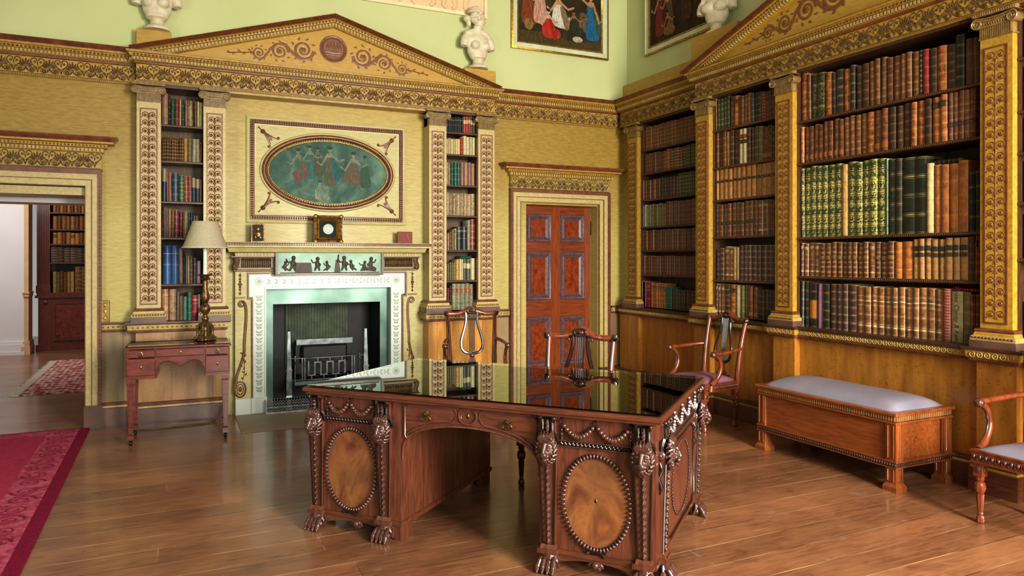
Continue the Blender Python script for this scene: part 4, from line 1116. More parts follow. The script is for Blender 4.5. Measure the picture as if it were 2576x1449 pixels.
m_ = MB().m('marble'); m_.lathe([(.052, -.002), (.05, -.008), (.046, -.006), (.044, -.004)], 28, (0, 0, .135), 'y'); m_.ell((.0, -.005, .14), (.018, .006, .024), 10, 8); m_.ell((-.004, -.005, .115), (.022, .005, .014), 8, 6); m_.build('medallion', t)
m_ = MB().m('bronze').box(-.135, -.13, 0, .06, 0, .27).box(.13, .135, 0, .06, 0, .27); m_.build('frame_side', t)
t = thing('plaque', 'plain red terracotta plaque with a small relief figure on the mantel', 'plaque', (2.205, 7.32, MZ), radians(-4))
m_ = MB().m(plain('terracotta', '#7c2f1c', '#6a2617', .6, 0, 0, 9)).cbox(-.08, .08, -.008, .008, 0, .125, .003); m_.build('tablet', t)
m_ = MB().m(plain('pale terracotta', '#b26a50', '#94503a', .6)); m_.ell((.025, -.01, .085), (.008, .004, .01), 8, 6); m_.tube([(.027, -.009, .078), (.034, -.009, .05), (.045, -.009, .02)], [.009, .008, .005], 6); m_.build('relief', t)

# ---------------------------------------------------------------- framed paintings and stucco panel on the green walls
M['mat_board'] = plain('greenish cream frame flat', '#cfd2b4', '#bcc09e', .6)
def painting(fr, x0, x1, z0, z1, label, canv, figs):
    Rm = Matrix.Rotation(fr['rot'][2], 4, 'Z') @ Vector(((x0+x1)/2, 0, 0))
    t = thing('framed_painting', label, 'painting', (fr['loc'][0]+Rm.x, fr['loc'][1]+Rm.y, z0), fr['rot'][2], 'framed paintings on the green walls')
    w, h = (x1-x0)/2, z1-z0
    def rr(mb, a, y0, b, y1):
        P = [(-w+a, y0, a), (w-a, y0, a), (w-a, y0, h-a), (-w+a, y0, h-a), (-w+b, y1, b), (w-b, y1, b), (w-b, y1, h-b), (-w+b, y1, h-b)]
        mb.add(P, [(0, 1, 5, 4), (1, 2, 6, 5), (2, 3, 7, 6), (3, 0, 4, 7)])
    f = MB().m('gilt'); rr(f, 0, 0, 0, -.03); rr(f, 0, -.03, .02, -.036); f.m('mat_board'); rr(f, .02, -.036, .024, -.022); rr(f, .024, -.022, .075, -.018); f.m('gilt'); rr(f, .075, -.018, .08, -.026); rr(f, .08, -.026, .1, -.012)
    f.build('frame', t)
    c = MB().m(canv).box(-w+.095, w-.095, -.014, -.008, .095, h-.095).build('canvas', t)
    p = MB(); figs(p, w); p.build('painted_figures', c)
def figs1(p, w):
    y = -.0155
    p.m(paint('#54492a')); p.poly([(-w+.1, .1), (w-.1, .1), (w-.1, .2), (.1, .17), (-.1, .24), (-w+.1, .22)], y+.0005)
    figure(p, -.43, .42, .5, '#8a4a30', '#b98d5e', None, 0, False, y, ((.2, .1), (-.2, .1)))
    figure(p, -.28, .45, .48, '#cf9f8c', '#cfa678', None, .02, False, y, ((.5, .15), (-.2, -.3)))
    figure(p, -.02, .34, .44, '#d8d2c4', '#c79b70', '#8d7a5e', -.03, True, y, ((.35, -.1), (-.25, -.2)))
    figure(p, -.17, .20, .36, '#b8392f', '#d3b08a', '#a9321f', 0, True, y)
    figure(p, .17, .28, .3, '#3d3a2c', '#9c6e4a', None, 0, True, y)
    figure(p, .42, .34, .5, '#2f6d93', '#bd8f60', '#4d5a44', -.03, False, y, ((-.6, .35), (.25, -.4)))
    p.m(paint('#6e6145')); p.poly([(.24, .3), (.36, .3), (.35, .48), (.25, .48)], y); p.disc(.3, .5, y, .05, .03, 12)
    p.m(paint('#b9b4a0')); p.disc(.22, .2, y-.003, .07, .035, 12); p.m(paint('#8f7440')); p.disc(-.42, .3, y-.002, .06, .07, 12)
painting(BW, 3.468, 4.757, 3.88, 4.88, 'framed painting of draped classical figures high above the closed door', 'canvas_dark', figs1)
def figs2(p, w):
    y = -.0155
    figure(p, -.36, .3, .5, '#8a4034', '#b98d5e', '#5e2f38', .03, False, y)
    figure(p, -.2, .32, .45, '#6e5a3a', '#b08a58', None, 0, False, y)
    figure(p, -.22, .16, .3, '#8a6a3c', '#b08a58', None, 0, True, y)
    figure(p, .1, .35, .5, '#5b3f2c', '#7d5c3e', None, 0, False, y)
    figure(p, .3, .3, .5, '#4c3a2c', '#6c5138', None, 0, False, y)
painting(RW, -7.01, -5.72, 3.86, 4.86, 'framed painting of dim brown figures on the green wall behind the curly-haired bust', 'canvas_dark2', figs2)
t = thing('stucco_relief', 'pink plaster relief panel with raised figures above the chimney pediment', 'relief', (1.45, 7.41, 4.16))
b = MB().m('stucco').box(-1.70, 1.70, -.01, 0, .03, 1.2); b.build('panel', t)
b = MB().m(plain('pale moulding', '#efe2bf', '#e2d0a6', .7)); w_ = 1.72
for a, c, z0, z1 in ((-w_, w_, 0, .035), (-w_, -w_+.035, 0, 1.2), (w_-.035, w_, 0, 1.2), (-w_, w_, 1.17, 1.2)): b.box(a, c, -.03, 0, z0, z1)
b.build('moulding', t)
b = MB().m('stucco')
for x in (-1.2, -.8, -.2, .35, .8, 1.15, 1.4):
    b.ell((x, -.01, .44), (.09, .03, .2), 12, 10); b.tube([(x-.04, -.012, .34), (x-.07, -.014, .2), (x-.05, -.012, .08), (x-.09, -.012, .055)], [.05, .04, .025, .02], 8, flat=.6); b.tube([(x+.04, -.012, .34), (x+.09, -.014, .22), (x+.06, -.012, .08), (x+.1, -.012, .055)], [.05, .04, .025, .02], 8, flat=.6); b.ell((x+.02, -.012, .66), (.05, .03, .07), 10, 8); b.tube([(x, -.02, .5), (x+.18, -.02, .42), (x+.26, -.02, .56)], .03, 6)
b.build('relief_figures', t)

# ---------------------------------------------------------------- busts
def bust(label, loc, rz, female=True, turn=0, head=True):
    t = thing('bust', label, 'bust', loc, rz, 'white busts above the cornice')
    s = MB().m('plaster')
    s.lathe([(.11, 0), (.112, .02), (.1, .03), (.085, .035), (.062, .05), (.056, .085), (.066, .105), (.085, .112)], 20); s.build('socle', t, True)
    b = MB().m('plaster')
    b.ell((0, .01, .21), (.125, .082, .12), 18, 12); b.ell((0, .015, .30), (.15, .085, .095), 18, 12); b.ell((0, .0, .13), (.1, .07, .05), 14, 8)
    for sg in (-1, 1):
        b.ell((sg*.14, .01, .315), (.056, .056, .056), 14, 10)
        b.tube([(sg*.15, .008, .31), (sg*.168, .004, .265), (sg*.172, .0, .225)], [.052, .046, .04], 12)
        if female: b.ell((sg*.06, -.05, .24), (.052, .048, .05), 12, 10)
        else: b.ell((sg*.065, -.05, .265), (.075, .045, .055), 12, 10)
        b.tube([(sg*.03, .01, .40), (sg*.09, .012, .375), (sg*.15, .015, .35)], [.046, .05, .045], 10)
    ca, sa = cos(turn), sin(turn)
    def H(x, y, z): return (x*ca-y*sa, x*sa+y*ca, z)
    Rt = Matrix.Rotation(turn, 3, 'Z')
    b.tube([(0, .015, .34), (0, .012, .41), H(0, .0, .47)], [.066, .05, .052], 12)
    if head:
        zc = .545
        b.ell(H(0, .012, zc+.02), (.068, .085, .085), 16, 12, rot=Rt); b.ell(H(0, -.022, zc-.035), (.05, .056, .062), 14, 10, rot=Rt); b.ell(H(0, -.055, zc-.082), (.022, .02, .02), 10, 8, rot=Rt)
        b.tube([H(0, -.068, zc+.03), H(0, -.078, zc+.0), H(0, -.094, zc-.026)], [.009, .010, .012], 8); b.ell(H(0, -.084, zc-.03), (.016, .014, .009), 8, 6, rot=Rt)
        b.ell(H(0, -.068, zc-.052), (.022, .014, .007), 8, 6, rot=Rt); b.ell(H(0, -.066, zc-.064), (.018, .014, .006), 8, 6, rot=Rt); b.ell(H(0, -.06, zc+.03), (.05, .022, .014), 10, 6, rot=Rt)
        for sg in (-1, 1): b.ell(H(sg*.068, .01, zc-.01), (.01, .02, .028), 8, 6, rot=Rt)
    put('torso_and_head', remeshed(b, 'bust_body', .006, 7), t)
    if head:
        for sg in (-1, 1):
            MB().m('plaster').ell(H(sg*.026, -.066, zc+.006), (.013, .01, .009), 10, 8, rot=Rt).build('eye', t, True)
        h = MB().m('plaster'); rr = random.Random(5)
        if female:
            for k in range(26):
                a = -.25+k*(pi+.5)/26
                for q in range(3):
                    ph = .35+q*.4
                    h.ell(H(.074*cos(a)*sin(ph), .02+.088*sin(a)*sin(ph) if True else 0, zc+.03+.09*cos(ph)), (.02, .024, .017), 8, 6, rot=Rt)
            h.ell(H(0, .125, zc-.01), (.042, .045, .04), 12, 8, rot=Rt); h.ell(H(0, .105, zc-.055), (.026, .026, .04), 10, 8, rot=Rt); h.ell(H(0, .02, zc+.108), (.04, .03, .016), 12, 8, rot=Rt)
            for sg in (-1, 1): h.tube([H(sg*.02, -.07, zc+.075), H(sg*.066, -.02, zc+.05), H(sg*.072, .04, zc+.01), H(sg*.04, .1, zc)], [.010, .014, .016, .014], 6)
        else:
            for k in range(70):
                a = rr.uniform(-.6, pi+.6); ph = rr.uniform(.05, 1.5)
                h.ell(H(.076*cos(a)*sin(ph), .015+.09*sin(a)*sin(ph), zc+.025+.085*cos(ph)), (.017, .017, .015), 7, 5)
            for k in range(9): h.ell(H(-.056+k*.014, -.062+abs(k-4)*.006, zc+.066), (.013, .013, .014), 7, 5)
        put('hair', remeshed(h, 'bust_hair', .005, 1), t)
    return t
bust('white classical bust cropped at the chest, beside the open doorway', (-.12, 7.30, 3.56), radians(-8), True, radians(-30))
bust('white bust of a woman with knotted hair turned in profile', (3.02, 7.29, 3.56), radians(8), True, radians(80))
bust('white bust of a curly-haired youth on the bookcase wall', (4.89, 5.63, 3.715), radians(-68), False, radians(10))

# ---------------------------------------------------------------- next room through the doorway
e = struct(MB().m('white').box(-6, -2.09, 13.5, 13.9, .2, 3.4).build('wall_far'), 'white wall of the next room')
m = MB().m('white'); m.box(-6, -2.07, 13.44, 13.5, .0, .16); m.box(-6, -2.07, 13.42, 13.5, 0, .05); m.box(-6, -2.075, 13.46, 13.5, .16, .2)
struct(m.build('baseboard_far'), 'white skirting of the next room')
e = bpy.data.objects.new('trim_13', None); COL.objects.link(e); struct(e, 'pale pilaster edge at the corner of the next room')
m = MB().m(plain('pier with painted orange light', '#d9b48c', '#cfa87e', .6)); m.box(-2.09, -2.03, 13.5, 13.85, 0, 3.4); m.box(-2.1, -2.02, 13.47, 13.85, .9, .95); m.box(-2.11, -2.01, 13.45, 13.85, .95, .97); m.box(-2.1, -2.01, 13.45, 13.85, 0, .2); m.box(-2.12, -2.0, 13.43, 13.85, 0, .12); m.build('pier', e)  # orange light on the pier side is put into its base colour
m = MB().m('white').box(-6, 4, 13.9, 14.6, 2.9, 3.4).box(4, 4.1, 8, 14.6, 0, 3.4).box(-6, 5.3, 7.7, 14.6, 3.4, 3.5); struct(m.build('ceiling_next_room'), 'ceiling and upper wall of the next room')
NB = thing('bookcase', 'dark mahogany library bookcase in the next room', 'bookcase', (-1.35, 13.82, 0))
mh = 'mahog_dark2'; M[mh] = wood('deep mahogany', '#7c3527', '#4c1d17', (10, 10, 2), .35, .3, 4, .02)
m = MB().m(mh)
m.box(-.62, .9, 0, .35, .9, .94); m.box(-.64, .9, -.03, .35, .86, .9); m.box(-.6, .9, .01, .35, .0, .86); m.box(-.63, .9, -.02, .35, 0, .1)
m.build('cupboard', NB)
m = MB().m(mh); m.box(-.62, -.44, .02, .35, .94, 2.9); 
for i in range(6): m.tube([(-.6+.025*i+.01, .018, 1.1), (-.6+.025*i+.01, .018, 2.85)], .008, 6)
m.box(-.63, -.43, 0, .1, .94, 1.06); m.m('shelf').box(-.44, .9, .33, .35, .94, 2.9); m.build('side_pilaster', NB)
m = MB().m('flame_dark' if 'flame_dark' in M else mh); M['flame_dark'] = wood('figured dark panel', '#8a3d27', '#552015', (3, 3, 3), .3, .4, 5, 0)
m = MB().m('flame_dark').box(-.36, .5, -.004, .02, .2, .76); m.m(mh)
for a in ((-.4, .54, .16, .2), (-.4, .54, .76, .8), (-.4, -.36, .16, .8), (.5, .54, .16, .8)): m.box(a[0], a[1], -.02, .01, a[2], a[3])
m.tube(spiral(-.33, .24, .03, .01, 0, 1.3, 12, -.01), .008, 5); m.tube(spiral(-.5, .78, .03, .01, 0, 1.3, 12, -.01), .01, 5); m.build('cupboard_door', NB)
NSH = [.94, 1.43, 1.735, 1.975, 2.25, 2.5]
for z in NSH[1:]:
    m = MB().m('shelf').box(-.44, .9, .0, .33, z-.02, z); m.build('shelf', NB)
t = thing('rug', 'fringed red patterned oriental rug in the next room', 'rug', (-.2, 10.9, 0))
MB().m('rug').cbox(-1.3, 1.0, -1.5, 1.5, 0, .012, .004).build('rug_pile', t)
f = MB().m(plain('rug fringe', '#d9cfc0', '#c3b6a4', .9, 0, 0, 60)); rr = random.Random(3)
for i in range(150):
    y = -1.5+i*.02; f.box(-1.3-rr.uniform(.07, .12), -1.3, y+rr.uniform(-.006, 0), y+.013, 0.001, .009)
f.build('fringe', t)

# ---------------------------------------------------------------- carpet, flex
t = thing('carpet', 'crimson carpet with a darker scrolling border by the doorway', 'carpet', (-.65, 7.36, 0))
MB().m('carpet_c').cbox(-3.2, 0, -5.2, 0, 0, .014, .004).build('edge_band', t)
MB().m('carpet_b').box(-3.2, -.075, -5.2, -.03, .004, .0155).build('patterned_border', t)
MB().m('carpet').box(-3.2, -.30, -5.2, -.22, .005, .0165).build('field', t)
c = MB().m(plain('dark border scroll', '#7d1c3c', '#6f1533', .95, 0, 0, 60))
for i in range(27):
    yc = -.16-i*.19
    c.tube([(p[0], p[1], p[2]) for p in [(-.19+(q[0]), yc+q[2], .0156) for q in spiral(0, 0, .078, .02, (i % 2)*pi, 1.6, 20)]], .0045, 4)
    c.tube([(-.19+.085*cos(a)*1.0, yc+.095*sin(a)*.9, .0156) for a in [pi*.5*k/6+(i % 2)*pi for k in range(9)]], .004, 4)
c.build('border_scrolls', t)
c = MB().m('wire')
c.tube(bez((-.30, 7.02, .5), (-.36, 7.08, .3), (-.34, 7.1, .15), (-.28, 7.1, .01), 14)+bez((-.28, 7.1, .006), (-.1, 7.0, .006), (.1, 7.14, .006), (.25, 7.12, .006), 16)[1:]+bez((.25, 7.12, .006), (.36, 7.14, .006), (.42, 7.16, .02), (.42, 7.17, .14), 8)[1:], .0045, 6)
c.tube(bez((-.22, 7.06, .006), (0, 7.1, .006), (.15, 7.02, .006), (.36, 7.14, .006), 16), .004, 6)
tag(c.build('cable', None, True), 'brown electric flex trailing along the skirting under the dressing table', 'cable')

# ---------------------------------------------------------------- dressing table and lamp
T = thing('dressing_table', 'small mahogany kneehole dressing table with cusped arch and tapered legs', 'table', (.065, 6.72, 0), radians(-2.5))
W = .385; D = .225
m = MB().m('table_wood'); m.cbox(-W-.012, W+.012, -D-.012, D+.012, .772, .79, .004); m.build('table_top', T); MB().m('glass').box(-W, W, -D, D, .7915, .795).build('glass_sheet', T)
m = MB().m('table_wood')
poly = [(-W+.205, .775), (-W+.205, .53)]
def arch():
    x0, x1 = -W+.215, W-.19; xm = (x0+x1)/2
    h = [(0, .535), (.03, .585), (.09, .622), (.2, .65), (.34, .664), (.5, .666), (.66, .658), (.78, .644), (.87, .634), (.95, .630), (1, .616)]
    return [(x0+(xm-x0)*u, z) for u, z in h]+[(x1-(x1-xm)*u, z) for u, z in h[::-1]][1:]
A = arch()
n = len(A)
vs = [(x, -D+.01, z) for x, z in A]+[(x, -D+.01, .70) for x, z in A]+[(x, -D+.03, z) for x, z in A]; fs = []
for i in range(n-1): fs += [(i, i+1, n+i+1, n+i), (2*n+i, 2*n+i+1, i+1, i)]
m.add(vs, fs); m.tube([(x, -D+.008, z) for x, z in A], .005, 5)
m.box(-W, W, D-.02, D, .62, .775); m.box(-W, -W+.02, -D, D, .56, .775); m.box(W-.02, W, -D, D, .56, .775); m.box(-W+.205, -W+.22, -D+.005, D, .53, .775); m.box(W-.195, W-.18, -D+.005, D, .53, .775)
m.box(-W, -W+.21, -D+.012, D, .53, .56); m.box(W-.19, W, -D+.012, D, .53, .56)
m.build('carcass', T)
def drawer(x0, x1, z0, z1, kn, y0=-D-.004):
    d = MB().m('table_wood').cbox(x0+.003, x1-.003, y0, y0+.1, z0+.003, z1-.003, .003); d.tube([(x0+.006, y0, z0+.006), (x1-.006, y0, z0+.006), (x1-.006, y0, z1-.006), (x0+.006, y0, z1-.006)], .0025, 4, closed=True); o = d.build('drawer', T)
    k = MB().m('brass'); x = (x0+x1)/2; z = (z0+z1)/2
    if kn == 1: k.lathe([(.011, y0), (.011, y0-.004), (.004, y0-.006), (.004, y0-.014), (.008, y0-.018), (.002, y0-.022)], 10, (x, 0, z+.006), 'y'); k.tube([(x+.014*sin(t), y0-.014, z-.008-.014*cos(t)) for t in [2*pi*i/12 for i in range(12)]], .0025, 5, closed=True)
    else: k.dome(x, z, y0, .009, .003, 10, 1.4)
    k.build('ring_handle' if kn == 1 else 'escutcheon', o)
drawer(-W, -W+.215, .70, .77, 1); drawer(-W+.215, W-.19, .70, .77, 0, -D+.004); drawer(W-.19, W, .70, .77, 1)
drawer(-W, -W+.215, .555, .70, 0); drawer(W-.19, W, .555, .70, 0)
for sx in (-1, 1):
    for sy in (-1, 1):
        l = MB().m('table_wood'); x = sx*(W-.032); y = sy*(D-.03)
        l.taper(x, y, .062, .062, .50, .062, .062, .53); l.taper(x, y, .05, .05, .485, .056, .056, .50); l.taper(x, y, .03, .03, .10, .054, .054, .485)
        l.box(x-.008, x+.008, y-.028, y-.02, .16, .45); l.taper(x, y, .044, .044, .045, .044, .044, .085); l.taper(x, y, .05, .05, .09, .032, .032, .1)
        lo = l.build('leg', T)
        c = MB().m('iron'); c.lathe([(.016, -.012), (.02, -.008), (.02, .008), (.016, .012)], 12, (x, y, .02), 'x'); c.tube([(x, y, .02), (x, y, .05)], .006, 6); c.build('caster', lo)
L = thing('table_lamp', 'gilt bronze candlestick lamp with linen shade on the dressing table', 'lamp', (.262, 6.75, .795))
b = MB().m('bronze')
b.lathe([(.075, .006), (.07, .03), (.05, .05), (.045, .08), (.05, .12), (.036, .15), (.02, .17)], 14, flute=.12, nf=3)
for k in range(3):
    a = -pi/2+k*2*pi/3
    b.tube(bez((.03*cos(a), .03*sin(a), .14), (.1*cos(a), .1*sin(a), .12), (.04*cos(a), .04*sin(a), .05), (.085*cos(a), .085*sin(a), .015), 10), [.012, .014, .016, .016, .014, .013, .013, .014, .016, .018], 6)
    b.ell((.085*cos(a), .085*sin(a), .016), (.02, .02, .016), 8, 6)
    b.rosette(.0, .09, -.052, .022, .01, 8) if k == 0 else None
b.build('tripod_base', L, True)
b = MB().m('bronze')
b.lathe([(.02, .17), (.03, .185), (.022, .2), (.016, .22), (.036, .25), (.044, .275), (.034, .3), (.018, .32), (.026, .335), (.034, .36), (.034, .39), (.024, .42), (.018, .47), (.022, .5), (.016, .515), (.034, .525), (.04, .535), (.028, .545), (.026, .55), (.06, .56), (.062, .566), (.03, .57)], 16, flute=.05, nf=8)
b.build('stem', L, True)
MB().m('candle').lathe([(.019, .57), (.017, .66), (.017, .79)], 12).build('candle_tube', L, True)
s = MB().m('shade'); s.lathe([(.187, .795), (.168, .83), (.112, .985), (.104, 1.02), (.102, 1.022), (.166, .832), (.185, .797), (.187, .795)], 40)
s.f = [f for f in s.f if len(f) == 4]; s.mi = [0]*len(s.f)
so = s.build('lamp_shade', L, True, 60)
MB().m('white').tube([(.187*cos(2*pi*i/40), .187*sin(2*pi*i/40), .797) for i in range(40)], .003, 5, closed=True).build('shade_trim', so)
MB().m('brass').lathe([(.012, .79), (.012, .83), (.018, .835), (.006, .88)], 10).build('bulb_holder', L)
# ---------------------------------------------------------------- writing desk
DK = thing('desk', 'large carved mahogany library desk with lion masks, swags and glass-covered top', 'desk', (1.315+.7515*.61, 3.375+.66*.61, 0), radians(-48.7))
def lion_mesh():
    b = MB().m('mahog_hi')
    b.ell((0, -.02, 0), (.042, .034, .048), 14, 10); b.ell((0, -.05, -.022), (.024, .024, .02), 12, 8); b.ell((0, -.058, -.014), (.011, .014, .009), 8, 6)
    b.ell((0, -.044, -.045), (.016, .016, .012), 10, 6); b.tube([(0, -.04, .03), (0, -.056, 0), (0, -.064, -.012)], [.013, .011, .009], 8)
    for s in (-1, 1):
        b.ell((s*.018, -.046, .016), (.014, .01, .007), 8, 6); b.ell((s*.016, -.056, -.024), (.014, .013, .012), 8, 6); b.ell((s*.02, -.047, .004), (.007, .006, .005), 6, 5)
        b.ell((s*.036, -.018, .046), (.012, .012, .014), 8, 6)
    for k in range(18):
        a = 2*pi*k/18+.1; L = 1.15 if sin(a) < 0 else 1
        b.tube([(.034*cos(a), -.02, .040*sin(a)), (.045*cos(a+.12), -.03, .054*sin(a+.12)*L), (.054*cos(a+.3), -.018, .067*sin(a+.3)*L), (.056*cos(a+.5), -.004, .07*sin(a+.5)*L)], [.009, .0095, .007, .003], 6)
    for k in range(8):
        a = pi*k/7; b.tube([(.02*cos(a), -.036, .03+.012*sin(a)), (.032*cos(a), -.034, .05+.016*sin(a)), (.04*cos(a), -.014, .066+.018*sin(a))], [.008, .009, .004], 6)
    return remeshed(b, 'lion_mask_mesh', .0022, 0)
LION = lion_mesh()
def paw_mesh():
    b = MB().m('mahog_hi')
    b.tube([(0, .01, .088), (0, .008, .06), (0, .0, .035)], [.036, .037, .042], 12); b.ell((0, .005, .03), (.046, .045, .03), 14, 8)
    for k in range(4):
        x = -.034+k*.0227; b.tube([(x*.8, -.0, .07), (x, -.028, .055), (x*1.12, -.046, .03), (x*1.15, -.052, .012)], [.009, .0125, .0145, .01], 8); b.ell((x*1.15, -.056, .008), (.007, .01, .008), 6, 5)
    for s in (-1, 1): b.tube([(s*.03, 0, .08), (s*.045, -.005, .05), (s*.05, .01, .015)], [.008, .01, .006], 6)
    return remeshed(b, 'paw_foot_mesh', .0026, 0)
PAW = paw_mesh()
def husk_mesh():
    b = MB().m('mahog_hi')
    for i in range(13):
        z = .53-i*.031; s = 1-.025*i
        for q in (-1, 1): b.add([(0, -.004, z), (q*.018*s, -.001, z-.010), (q*.006*s, -.006, z-.034*s), (0, -.011, z-.02)], [(0, 1, 2, 3) if q < 0 else (3, 2, 1, 0)])
        b.ell((0, -.007, z-.022), (.007*s, .008, .014*s), 6, 4)
    return b.mesh('husk_drop_mesh', True, 50)
HUSK = husk_mesh()
def term_mesh():
    b = MB().m('mahog')
    def tp(z0, z1, w0, w1, d0, d1): b.add([(-w0/2, -d0, z0), (w0/2, -d0, z0), (w0/2, .02, z0), (-w0/2, .02, z0), (-w1/2, -d1, z1), (w1/2, -d1, z1), (w1/2, .02, z1), (-w1/2, .02, z1)], [(0,3,2,1),(4,5,6,7),(0,1,5,4),(1,2,6,5),(2,3,7,6),(3,0,4,7)])
    tp(.125, .6, .058, .088, .012, .03); tp(.105, .127, .08, .07, .03, .02); tp(.085, .107, .1, .1, .035, .035); tp(.6, .75, .074, .074, .02, .02)
    for s in (-1, 1):
        b.m('mahog_hi'); b.tube([(s*.027, -.014, .125), (s*.042, -.032, .6)], .0045, 5)
    return b.mesh('term_mesh')
TERM = term_mesh()
def bracket_mesh():
    b = MB().m('mahog_hi')
    for s in (-1, 0, 1): b.tube([(s*.026, -.03, .66), (s*.024, -.026, .7), (s*.026, -.036, .735)], [.010, .010, .013], 7)
    for s in (-1, 1):
        b.tube([(s*.032, -.028+.016*cos(t), .735+.016*sin(t)) for t in [2*pi*i/12 for i in range(12)]], .006, 6, closed=True); b.ell((s*.034, -.028, .735), (.009, .009, .009), 8, 6)
        b.tube([(s*.028, -.02, .66), (s*.044, -.016, .64), (s*.048, -.01, .60)], [.012, .012, .006], 6)
    b.box(-.045, .045, -.044, .0, .748, .757)
    for i in range(4): b.ell((0, -.034, .65+.02*i), (.009, .009, .011), 7, 5)
    return b.mesh('bracket_mesh', True, 50)
BRK = bracket_mesh()
def term(x, y, rz):
    o = put('corner_pilaster', TERM, DK, (x, y, 0), (0, 0, rz))
    for n_, me, loc in (('lion_mask', LION, (0, -.028, .592)), ('husk_drop', HUSK, (0, -.024, 0)), ('scroll_bracket', BRK, (0, 0, 0)), ('paw_foot', PAW, (0, -.012, 0))):
        c = put(n_, me, o, loc)
        if n_ == 'husk_drop': c.rotation_euler = (.038, 0, 0); c.location.y = -.009
for t_ in (.065, .505, 1.44, 1.905):
    term(t_-1, -.55, 0); term(t_-1, .55, pi)
for s_ in (-.43, .49): term(.955, s_, pi/2); term(-.955, s_, -pi/2)
for sg, (a, b_) in ((-1, (-.955, -.394)), (1, (.39, .955))):
    m = MB().m('mahog'); m.box(a, b_, -.55, .55, .10, .75)
    m.m('mahog_h'); m.box(a-.008, b_+.008, -.562, .562, .085, .108); m.box(a-.004, b_+.004, -.556, .556, .078, .085)
    po = m.build('pedestal', DK)
    # shaped apron between the feet
    for y0, y1 in ((-.555, -.535), (.535, .555)):
        pts = [(a+.05, .085), (a+.05, .02)]+[(a+.05+(b_-a-.1)*i/14, .02+.05*sin(pi*i/14)**.6) for i in range(1, 14)]+[(b_-.05, .02), (b_-.05, .085)]
        MB().m('mahog_h').prism(pts[::1], y0, y1).build('apron', po)
    k = MB().m('mahog_hi'); xc = (a+b_)/2
    for q in range(5): k.leaf((xc, .075), -pi/2+(q-2)*.5, .05, .022, -.556, .012)
    k.ell((xc, -.565, .06), (.018, .012, .016), 8, 6); k.build('shell_ornament', po)
    xi = b_ if sg < 0 else a
    for y0, y1 in ((-.545, -.44), (.44, .545)): MB().m('mahog').box(xi-.05 if sg < 0 else xi, xi if sg < 0 else xi+.05, y0, y1, 0, .085).build('bracket_foot', po)
    x0, x1 = (-.885, -.547) if sg < 0 else (.487, .862)
    xc = (x0+x1)/2
    for yy, fl in ((-.551, 1), (.551, -1)):
        if fl < 0: continue
        M_ov = MB().m('flame').disc(xc, .35, yy-.001, .155, .21, 40); oo = M_ov.build('oval_panel', po)
        w_ = MB().m('mahog_hi'); n = 62
        for i in range(n):
            t = 2*pi*i/n; c = (xc+.163*cos(t), yy-.006, .35+.22*sin(t)); tg = atan2(.22*cos(t), -.163*sin(t))
            w_.ell(c, (.0085, .011, .0135), 7, 5, rot=Matrix.Rotation(-tg, 3, 'Y'))
        w_.tube(bez((xc-.045, yy-.01, .135), (xc-.02, yy-.016, .118), (xc+.02, yy-.016, .118), (xc+.05, yy-.01, .125), 8), .007, 5); w_.tube([(xc+.02, yy-.012, .128), (xc+.045, yy-.014, .105)], .008, 5); w_.tube([(xc-.02, yy-.012, .128), (xc-.04, yy-.014, .11)], .006, 5)
        w_.build('oval_wreath', po)
        if sg > 0: kk = MB().m('brass'); kk.dome(xc, .36, yy-.002, .006, .003, 8, 1.8); kk.build('escutcheon', po)
        gg = MB().m('mahog_hi'); gg.box(x0-.01, x1+.01, yy-.012, yy, .602, .607); gg.box(x0-.01, x1+.01, yy-.012, yy, .628, .634)
        n = int((x1-x0)/.019)
        for i in range(n):
            x = x0+(i+.5)*(x1-x0)/n; gg.tube([(x+.009*cos(t), yy-.008, .6175+.009*sin(t)) for t in [2*pi*k_/8 for k_ in range(8)]], .003, 4, closed=True); gg.dome(x, .6175, yy-.004, .004, .005, 5)
        gg.build('guilloche_band', po)
        sw = MB().m('mahog_hi'); pts = [x0+.02, xc, x1-.02]
        for i in range(2):
            aa, bb = pts[i], pts[i+1]
            for j in range(1, 12):
                f_ = j/12; sw.ell((aa+(bb-aa)*f_, yy-.012-.006*sin(pi*f_), .722-.066*sin(pi*f_)**.9), (.010+.006*sin(pi*f_),)*3, 7, 5)
        for i, x in enumerate(pts):
            sw.rosette(x, .724, yy-.002, .016, .012, 6)
            if i != 1:
                for j in range(4): sw.ell((x, yy-.008, .70-j*.02), (.008-.001*j, .008, .011), 6, 5)
        sw.build('swag', po)
# frieze above the kneehole, with drawer and arch
def arcpoly(xa, xb, zt, z0, h, n=22):
    r = [(xa, zt), (xa, z0)]
    for i in range(n+1):
        t = pi-pi*i/n; r.append(((xa+xb)/2+(xb-xa)/2*.995*cos(t), z0+h*sin(t)**.62))
    return r+[(xb, z0), (xb, zt)]
for y0, y1 in ((-.545, -.52), (.52, .545)):
    m = MB().m('mahog_h'); P_ = arcpoly(-.394, .39, .75, .44, .20); n = len(P_)
    vs = []; fs = []
    mid = P_[2:-2]
    for x, z in mid: vs += [(x, y0, z), (x, y0, .75), (x, y1, z), (x, y1, .75)]
    for i in range(len(mid)-1):
        a = 4*i; b_ = a+4; fs += [(a, b_, b_+1, a+1), (a+3, b_+3, b_+2, a+2), (a+2, b_+2, b_, a)]
    m.add(vs, fs); m.m('mahog'); m.tube([(x, y0 if y0 < 0 else y1, z) for x, z in mid], .007, 6)
    m.build('kneehole_arch', DK)
m = MB().m('mahog_h').box(-.394, .39, -.52, .52, .66, .75); m.build('drawer_case', DK)
dr = MB().m('mahog_h').box(-.375, .372, -.5505, -.545, .652, .742)
yf = -.552
